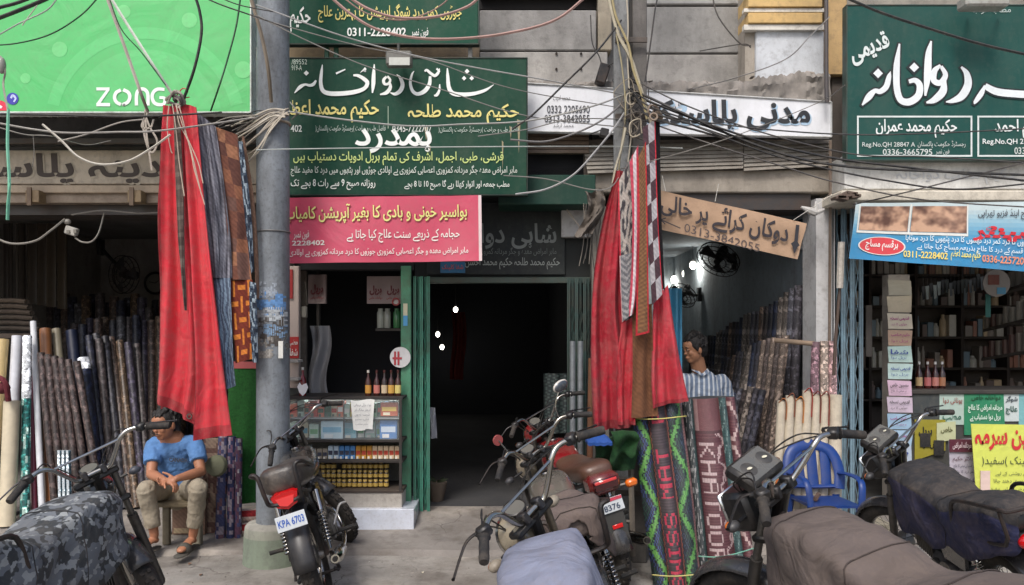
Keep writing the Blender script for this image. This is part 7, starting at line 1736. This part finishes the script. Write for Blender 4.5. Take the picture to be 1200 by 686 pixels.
# C lilac cover front middle
def c_lil(u,v): return (128,128,150) if v<2 else (0,0,0)
bike('motorcycle with a pale lilac cloth over its tank at the bottom centre',.353,2.70,86,15.9,48,
  dict(cover=(122,127,146),seed=9,crease=1.8,body=(40,30,34),hbc=(186,182,172),mirror=(),lampc=(150,140,120),fork=(150,140,124),lever=(40,40,42),indc=(150,140,124)),hp=-.15,sc_=1.045)
# D brown seat with mirror
bike('motorcycle with a dusty brown seat and a round mirror behind the lilac covered one',.475,4.46,94.8,17.5,25.7,
  dict(body=(90,86,80),seat=(84,74,72),seatmat=mat('dusty_vinyl',.7,var=.2,vscale=8,dirt=.6,dcol=(130,116,106),dscale=4,bump=.25,bscale=60,wrinkle=.4),rack='loop',tail='none',cover_range='seat',mirror=(-1,),rmir=True,cover=(96,84,80),coverfn=None,seed=21,seam=(.2,.5),hbc=(170,166,156),lampc=(140,130,112),lever=(36,36,38)),hp=-.27)
# E red tail
bike('red motorcycle with a white number plate and silver exhaust parked beside the mat rolls',.56,5.78,103.7,15.0,20,
  dict(body=(120,20,26),seat=(90,64,52),tail='cowl',rind=True,flap=True,rack=None,plate=[('8376',.05,-.06,-.032,.006,(60,70,90))],platebar=True,muf=(120,116,110),lampc=(120,20,26),mirror=()),z=.0)
# F grey-brown cover right
FB,FS=bike('motorcycle under a dusty grey brown cloth cover at the right front of the picture',1.41,2.98,109,10,22,
  dict(cover=(92,82,78),seed=5,crease=1.6,square=True,seam=(.32,.58,.8),seamc=(58,50,48),body=(40,38,40),rack=None,mirror=(),hbc=(190,188,184),lever=(50,50,52)),hp=-.18,sc_=1.07)
# G black and navy cover
def navy(u,v):
    a=abs(v-.5)*2
    if a>.52: return (36,40,70)
    return (36,36,40)
bike('motorcycle with a black and navy fitted seat cover and rear rack at the right edge',2.70,4.54,89.3,15.7,29.6,
  dict(cover=(36,36,40),coverfn=lambda u,v:(30,34,66) if abs(v-.48)*2>.44 else (40,40,43),seed=14,crease=1.3,square=True,seam=(.45,),seamc=(22,22,26),rack='loop2',tail='oval',mirror=(),body=(30,30,34)),hp=-.31)

m=MB(); m.grid(lambda u,v:Vector((lerp(.50,.66,u),lerp(5.05,5.25,v),.93+.05*math.sin(u*3.1)*math.sin(v*3.1)+.02*noise.noise(Vector((u*4,v*4,1))))),14,12,(24,70,140),.02,(0,0,1)); m.build('blue_cloth',cloth,label='crumpled blue cloth resting on the seat of the red motorcycle',cat='cloth')
# ================================================================= CABLES
SEEN={}
def cable(pts,r_,col,label,cat='cable',d=5.2,group=None,name='cable',sm=10):
    P=[]
    if group: SEEN[label]=SEEN.get(label,0)+1; label=label+', '+ORD[SEEN[label]-1]+' of the bunch' if len(label.split())<12 else label
    n_=len(pts)
    for i,p in enumerate(pts):
        dd=p[2] if len(p)>2 else d; P.append(W(p[0],p[1],dd))
    m=MB(); m.tube(P,r_,5,col,sm); return m.build(name,wirem,label=label,cat=cat,group=group,smooth=60)
BKC=(30,30,32); GY=(120,118,114); PK=(164,130,122); WT=(196,190,178); DG=(26,70,44)
cable([(-30,18),(0,9),(22,3),(60,-12)],.012,BKC,'upper thick black cable crossing the top left corner of the billboard')
cable([(-30,30),(0,21),(50,1),(80,-14)],.014,BKC,'lower thick black cable crossing the top left corner of the billboard')
cable([(-20,54),(20,51),(60,40),(95,18),(118,-6)],.005,DG,'thin dark green cable curving across the left of the billboard')
cable([(-10,46),(22,28),(55,12),(70,-6)],.005,(170,180,170),'pale thin cord crossing the far left of the billboard')
cable([(26,30),(38,14),(52,-6)],.004,WT,'short white cord near the top left of the billboard')
cable([(124,-12),(150,30),(178,74),(203,112,5.3)],.010,(206,214,200),'whitish rope running down the billboard to the left hanging bundle','rope')
cable([(122,-12),(140,38),(152,72),(166,112),(173,130,5.5)],.011,(170,160,150),'beige strap running down the billboard over the lettering','strap')
cable([(126,-8),(142,34),(166,62),(194,100)],.004,DG,'thin dark cord between the beige strap and the whitish rope')
cable([(226,-12),(234,14),(236,40),(228,80),(214,120,5.3)],.010,BKC,'black cable curving down to the knot of the left hanging bundle')
cable([(283,-12),(277,30),(266,72),(256,104),(247,130,5.5)],.006,DG,'dark green cable curving down the right part of the billboard')
cable([(236,-4),(262,7),(300,20),(340,34)],.005,BKC,'upper thin black cable at the top right of the billboard')
cable([(250,-6),(280,6),(320,14)],.004,BKC,'lower thin black cable at the top right of the billboard')
cable([(-10,134),(60,135),(140,137),(186,136),(260,132)],.007,BKC,'black cable running along the bottom edge of the billboard')
cable([(-5,144),(40,152),(80,156),(140,155),(192,153),(300,138,5.5)],.007,(150,146,140),'long pale cable sagging below the billboard')
cable([(50,146),(72,165),(92,184),(118,193),(150,189),(176,175),(200,158)],.008,(186,180,168),'thick pale cable looping in front of the left fascia lettering')
cable([(68,166),(100,158),(140,144),(170,140)],.005,(160,154,146),'thin pale cable crossing under the billboard')
cable([(0,150),(30,158),(60,160),(100,170,5.6),(130,165,5.8)],.004,(130,126,120),'faint grey wire below the left end of the billboard')
cable([(39,160,5.8),(40,180,5.8),(38,196,5.8)],.003,(110,106,100),'short dark wire dangling before the left fascia beam')
cable([(10,128),(9,170),(11,215),(9,258)],.010,(120,190,160),'pale mint green cord hanging at the far left','cord',d=5.1)
cable([(12,215),(9,236),(8,257)],.006,(110,180,150),'frayed end of the mint green cord at the far left','cord',d=5.08)
cable([(-6,66,5.4),(2,68,5.4),(6,84,5.4),(4,100,5.4),(9,128,5.2)],.007,(150,146,136),'grey cable dropping from a connector at the left picture edge')
cable([(-20,270,6.3),(10,285,6.3),(40,283,6.3),(60,270,6.3),(76,257,6.38)],.009,(130,126,118),'grey cable sagging across the top of the left shop mouth')
cable([(88,279,6.4),(97,284,6.4),(108,283,6.4),(116,272,6.5),(122,250,6.55)],.007,(136,132,124),'grey cable looping from the dangling socket to the shutter rail')
cable([(84,252,6.5),(120,247,6.5),(160,250,6.5),(196,249,6.5)],.007,(116,112,106),'grey conduit cable along the left shop ceiling edge')
m=MB(); m.ell(W(2,77,5.4),(.028,.028,.06),10,8,(150,148,140)); m.build('cable_connector',plastic,label='grey cable connector at the left picture edge before the billboard',cat='connector')
# bunch fanning out from the round pole to the left
for k in range(12):
    a=(336+rnd.uniform(-3,3),131+rnd.uniform(-5,8),5.46); b=(300+rnd.uniform(-12,4),136+k*4.2,5.5); c=(268+rnd.uniform(-6,12),148+k*5.2,5.7)
    cable([a,(318,128+k*2.2,5.47),b,c],rnd.uniform(.003,.007),rnd.choice([(176,166,150),(150,144,134),(196,188,172),(110,104,98)]),'pale wire fanning from the round pole to the left bundle','wire',group='wires fanning left from the round pole')
for k in range(7):
    x_=240+k*8; cable([(x_,150+rnd.uniform(-6,6),5.6),(x_+22,142+rnd.uniform(-5,5),5.6),(x_+52,136+rnd.uniform(-6,6),5.5),(330,134+rnd.uniform(-4,6),5.46)],.004,rnd.choice([BKC,(150,144,134),(90,86,82)]),'thin wire tangled between the billboard corner and the round pole','wire',group='wires tangled at the billboard corner')
cable([(292,-8,5.3),(306,40,5.3),(314,80,5.32),(318,120,5.44)],.013,(120,108,92),'brown strap running down the left side of the round pole','strap')
cable([(300,18),(360,48),(430,78),(520,106),(617,136),(735,150,5.5)],.004,GY,'thin grey wire slanting down across the large clinic board from its left top')
cable([(300,6),(400,42),(480,64),(560,80),(640,94),(735,112,5.5)],.005,(150,150,148),'grey wire slanting from the upper clinic board to the steel pole')
cable([(296,20),(420,54),(500,70),(600,104),(735,128,5.5)],.0035,GY,'faint wire slanting just below the floodlight of the clinic board')
cable([(380,-10),(410,16),(440,34),(480,44),(530,46),(590,40),(650,24),(692,-8)],.010,PK,'thick pinkish cable drooping across the upper clinic board')
cable([(396,-12),(430,10),(466,21),(510,20),(548,8),(566,-8)],.010,PK,'second pinkish cable curling over the phone number of the upper clinic board')
cable([(400,-4),(430,16),(470,24),(500,16),(520,4),(530,-8)],.005,(150,120,110),'thin brownish cable beside the curling pinkish cable')
cable([(300,176),(340,175),(480,173),(617,172),(735,172,5.5),(800,174)],.004,(170,176,172),'straight pale wire stretched across the middle of the large clinic board')
cable([(338,131,5.45),(400,140),(480,148),(540,146),(617,142),(690,126),(735,110,5.5)],.006,(150,150,146),'grey cable sagging across the yellow names of the clinic board')
cable([(340,120,5.45),(348,132),(342,140,5.45)],.005,GY,'small cable loop on the right side of the round pole')
cable([(600,152),(625,134),(660,100),(700,60),(728,24,5.5)],.007,BKC,'black cable rising diagonally to the steel pole over the grey panels')
cable([(598,164),(640,166),(680,154),(710,138),(730,120,5.5)],.007,(110,108,108),'dark grey cable sagging across the left end of the white shop board')
cable([(560,160),(617,152),(670,140),(735,140,5.5)],.004,GY,'thin grey wire crossing the phone numbers of the white shop board')
cable([(604,228),(640,222),(672,205),(700,175),(720,150),(733,130,5.5)],.007,(150,150,150),'grey cable sagging low beside the green fascia band')
cable([(590,206),(640,210),(690,222),(715,220),(730,200,5.4)],.004,GY,'thin wire sagging before the green fascia band')
cable([(692,18,6.4),(694,50,6.4),(702,66,6.4),(706,80,6.4)],.005,BKC,'thin black wire hanging on the grey wall left of the steel pole')
# right side lines
cable([(738,104,5.5),(790,128),(860,160),(930,184),(1000,196),(1100,201),(1220,206)],.009,BKC,'thick black cable falling from the steel pole to the right picture edge')
cable([(742,112,5.5),(820,142),(900,168),(980,186),(1060,196),(1220,214)],.008,BKC,'second black cable falling from the steel pole below the thick one')
cable([(740,130,5.5),(800,140),(900,152),(1000,158),(1100,156),(1220,150)],.005,(50,50,52),'thin dark cable level across the right green board lower frames')
cable([(745,120,5.5),(820,150),(900,180),(960,196),(1040,212),(1120,222),(1220,214)],.006,BKC,'dark cable sagging under the right green board')
cable([(736,90,5.5),(800,122),(870,148),(940,168),(1010,182),(1090,184),(1220,192)],.005,(60,58,58),'thin dark wire running along the bottom frame of the right green board')
cable([(750,140,5.5),(830,168),(920,196),(980,214),(1080,234),(1220,244)],.005,(80,76,74),'lowest dark wire sagging across the right ledge')
cable([(1220,186),(1140,206),(1060,226),(1000,240,5.8)],.005,(70,66,66),'dark wire rising to the right across the right ledge')
cable([(975,-10),(1030,14),(1090,34),(1150,52),(1220,68)],.010,(40,44,44),'thick dark cable slanting over the right green board lettering')
cable([(720,200,5.5),(760,190),(860,160),(960,120,6.2),(990,100)],.0035,(120,116,110),'thin pale wire rising to the right across the plastic shop shutter')
cable([(812,104,6.2),(860,92),(920,70),(950,42),(972,20,6.2)],.004,(130,128,126),'thin grey wire curving up across the whitewashed panel')
cable([(834,-8),(842,20),(866,50),(880,54)],.006,(70,66,64),'dark wire hanging from above onto the corner pier',d=6.2)
cable([(756,96,5.5),(764,40,5.5),(768,10,5.5),(772,-8,5.5)],.006,(60,58,58),'dark wire curving off the right side of the steel pole near the top')
cable([(820,60,6.3),(870,52,6.3),(880,56,6.3)],.005,(60,58,56),'short dark wire end poking out beside the striped corner')
# yellowish cable bundle on the steel pole
cable([(712,-10),(718,18),(726,44),(738,66),(748,96),(756,122),(764,148)],.014,(176,168,146),'thick cream cable running down the front of the steel pole',d=5.42)
cable([(716,-10),(722,20),(736,52),(742,82),(752,112),(758,140)],.009,(160,146,104),'yellowish cable twisted beside the cream cable on the steel pole',d=5.40)
cable([(734,-10),(736,30),(735,60),(737,100),(740,150),(736,190)],.006,(176,168,150),'thin beige cable running straight down the steel pole',d=5.44)
cable([(722,40),(729,80),(733,130),(727,180),(724,214)],.006,(156,146,112),'yellow cable following the left flange of the steel pole',d=5.42)
cable([(733,150),(728,175),(722,195),(718,215)],.010,(176,168,146),'cream cable tail hanging left of the right bundle',d=5.36)
for k in range(14):
    cx_,cy_=(741+rnd.uniform(-8,12),122+rnd.uniform(-26,34)); rr_=rnd.uniform(5,15)
    pts=[(cx_+rr_*math.cos(a_)*rnd.uniform(.6,1.1),cy_+rr_*1.3*math.sin(a_)*rnd.uniform(.6,1.1)) for a_ in [q*1.1+rnd.random() for q in range(7)]]
    cable(pts,rnd.uniform(.003,.006),rnd.choice([(150,140,124),(90,84,78),(40,40,42),(180,170,150)]),'tangled wire coil on the front of the steel pole','wire',d=5.42+rnd.uniform(-.03,.04),group='tangled wires on the steel pole',sm=5)
for k in range(4):
    cable([(736+k*3,104+k*3,5.44),(760,118+k*6),(800+k*8,134+k*7),(840+k*9,150+k*6)],rnd.uniform(.004,.008),BKC,'black sheaf cable leaving the steel pole over the white board','cable',group='black cables leaving the steel pole')
m=MB(); m.tube([W(769,132,5.36),W(772,138,5.2)],.030,12,(96,84,72)); m.tube([W(769.1,132.1,5.355),W(769,132,5.35)],.012,10,(30,26,24)); m.build('tube_end',plastic,label='brown tube end poking out beside the knot of the right bundle',cat='tube')
# black lamp box on the grey wall beside the pole
T=thing('wall_lamp','small black lamp box tilted on the grey wall left of the steel pole','lamp',W(706,96,6.4))
m=MB(); m.cbox(W(706,88,6.4),(.09,.10,.17),(26,26,28),.012,Matrix.Rotation(.3,3,'Y')); m.build('housing',paintm,T)
m=MB(); m.tube([W(706,100,6.45),W(712,104,6.6),W(716,108,6.7)],.010,6,(40,38,38)); m.build('arm',paintm,T)
cable([(712,78,6.35),(722,74,6.3),(726,86,6.3),(718,94,6.3),(724,102,6.3)],.004,BKC,'thin black wire curling beside the black lamp box','wire')
m=MB(); m.cbox(W(708,156,6.3),(.07,.06,.07),(40,40,42),.008,Matrix.Rotation(.2,3,'Y')); m.tube([W(706,152,6.3),W(690,158,6.3)],.006,5,BKC); m.build('junction_box',plastic,label='small black junction box under the left end of the white shop board',cat='box')
# hanging wires by the whitewashed panel at the pilaster
for k in range(7):
    a=684+k*3.2; cable([(a,238+rnd.uniform(0,8)),(a+rnd.uniform(-4,4),262),(a+rnd.uniform(-6,4),285+rnd.uniform(-6,16)),(a+rnd.uniform(-8,6),312+rnd.uniform(-10,12))],.004,rnd.choice([(96,90,84),(60,56,54),(130,122,112)]),'thin wire dangling by the pilaster behind the right bundle','wire',d=6.1,group='wires dangling by the pilaster')
cable([(664,246,6.5),(672,256,6.5),(684,270,6.5),(692,262,6.5),(700,244,6.5)],.008,(170,160,148),'pale rope drooping across the small whitewashed panel','rope')
m=MB(); m.grid(lambda u,v:W(lerp(686,706,u)+6*math.sin(v*4)-v*8,lerp(224,276,v)+3*math.sin(u*6),6.0)+Vector((0,.05*noise.noise(Vector((u*5,v*6,2)))-.03*math.sin(u*8+v*5),0)),14,20,(112,104,96),.03); m.build('crumpled_sheet',cloth,label='beige crumpled sheet hung between the green band and the right bundle',cat='sheet')
bpy.data.objects.remove(_to)
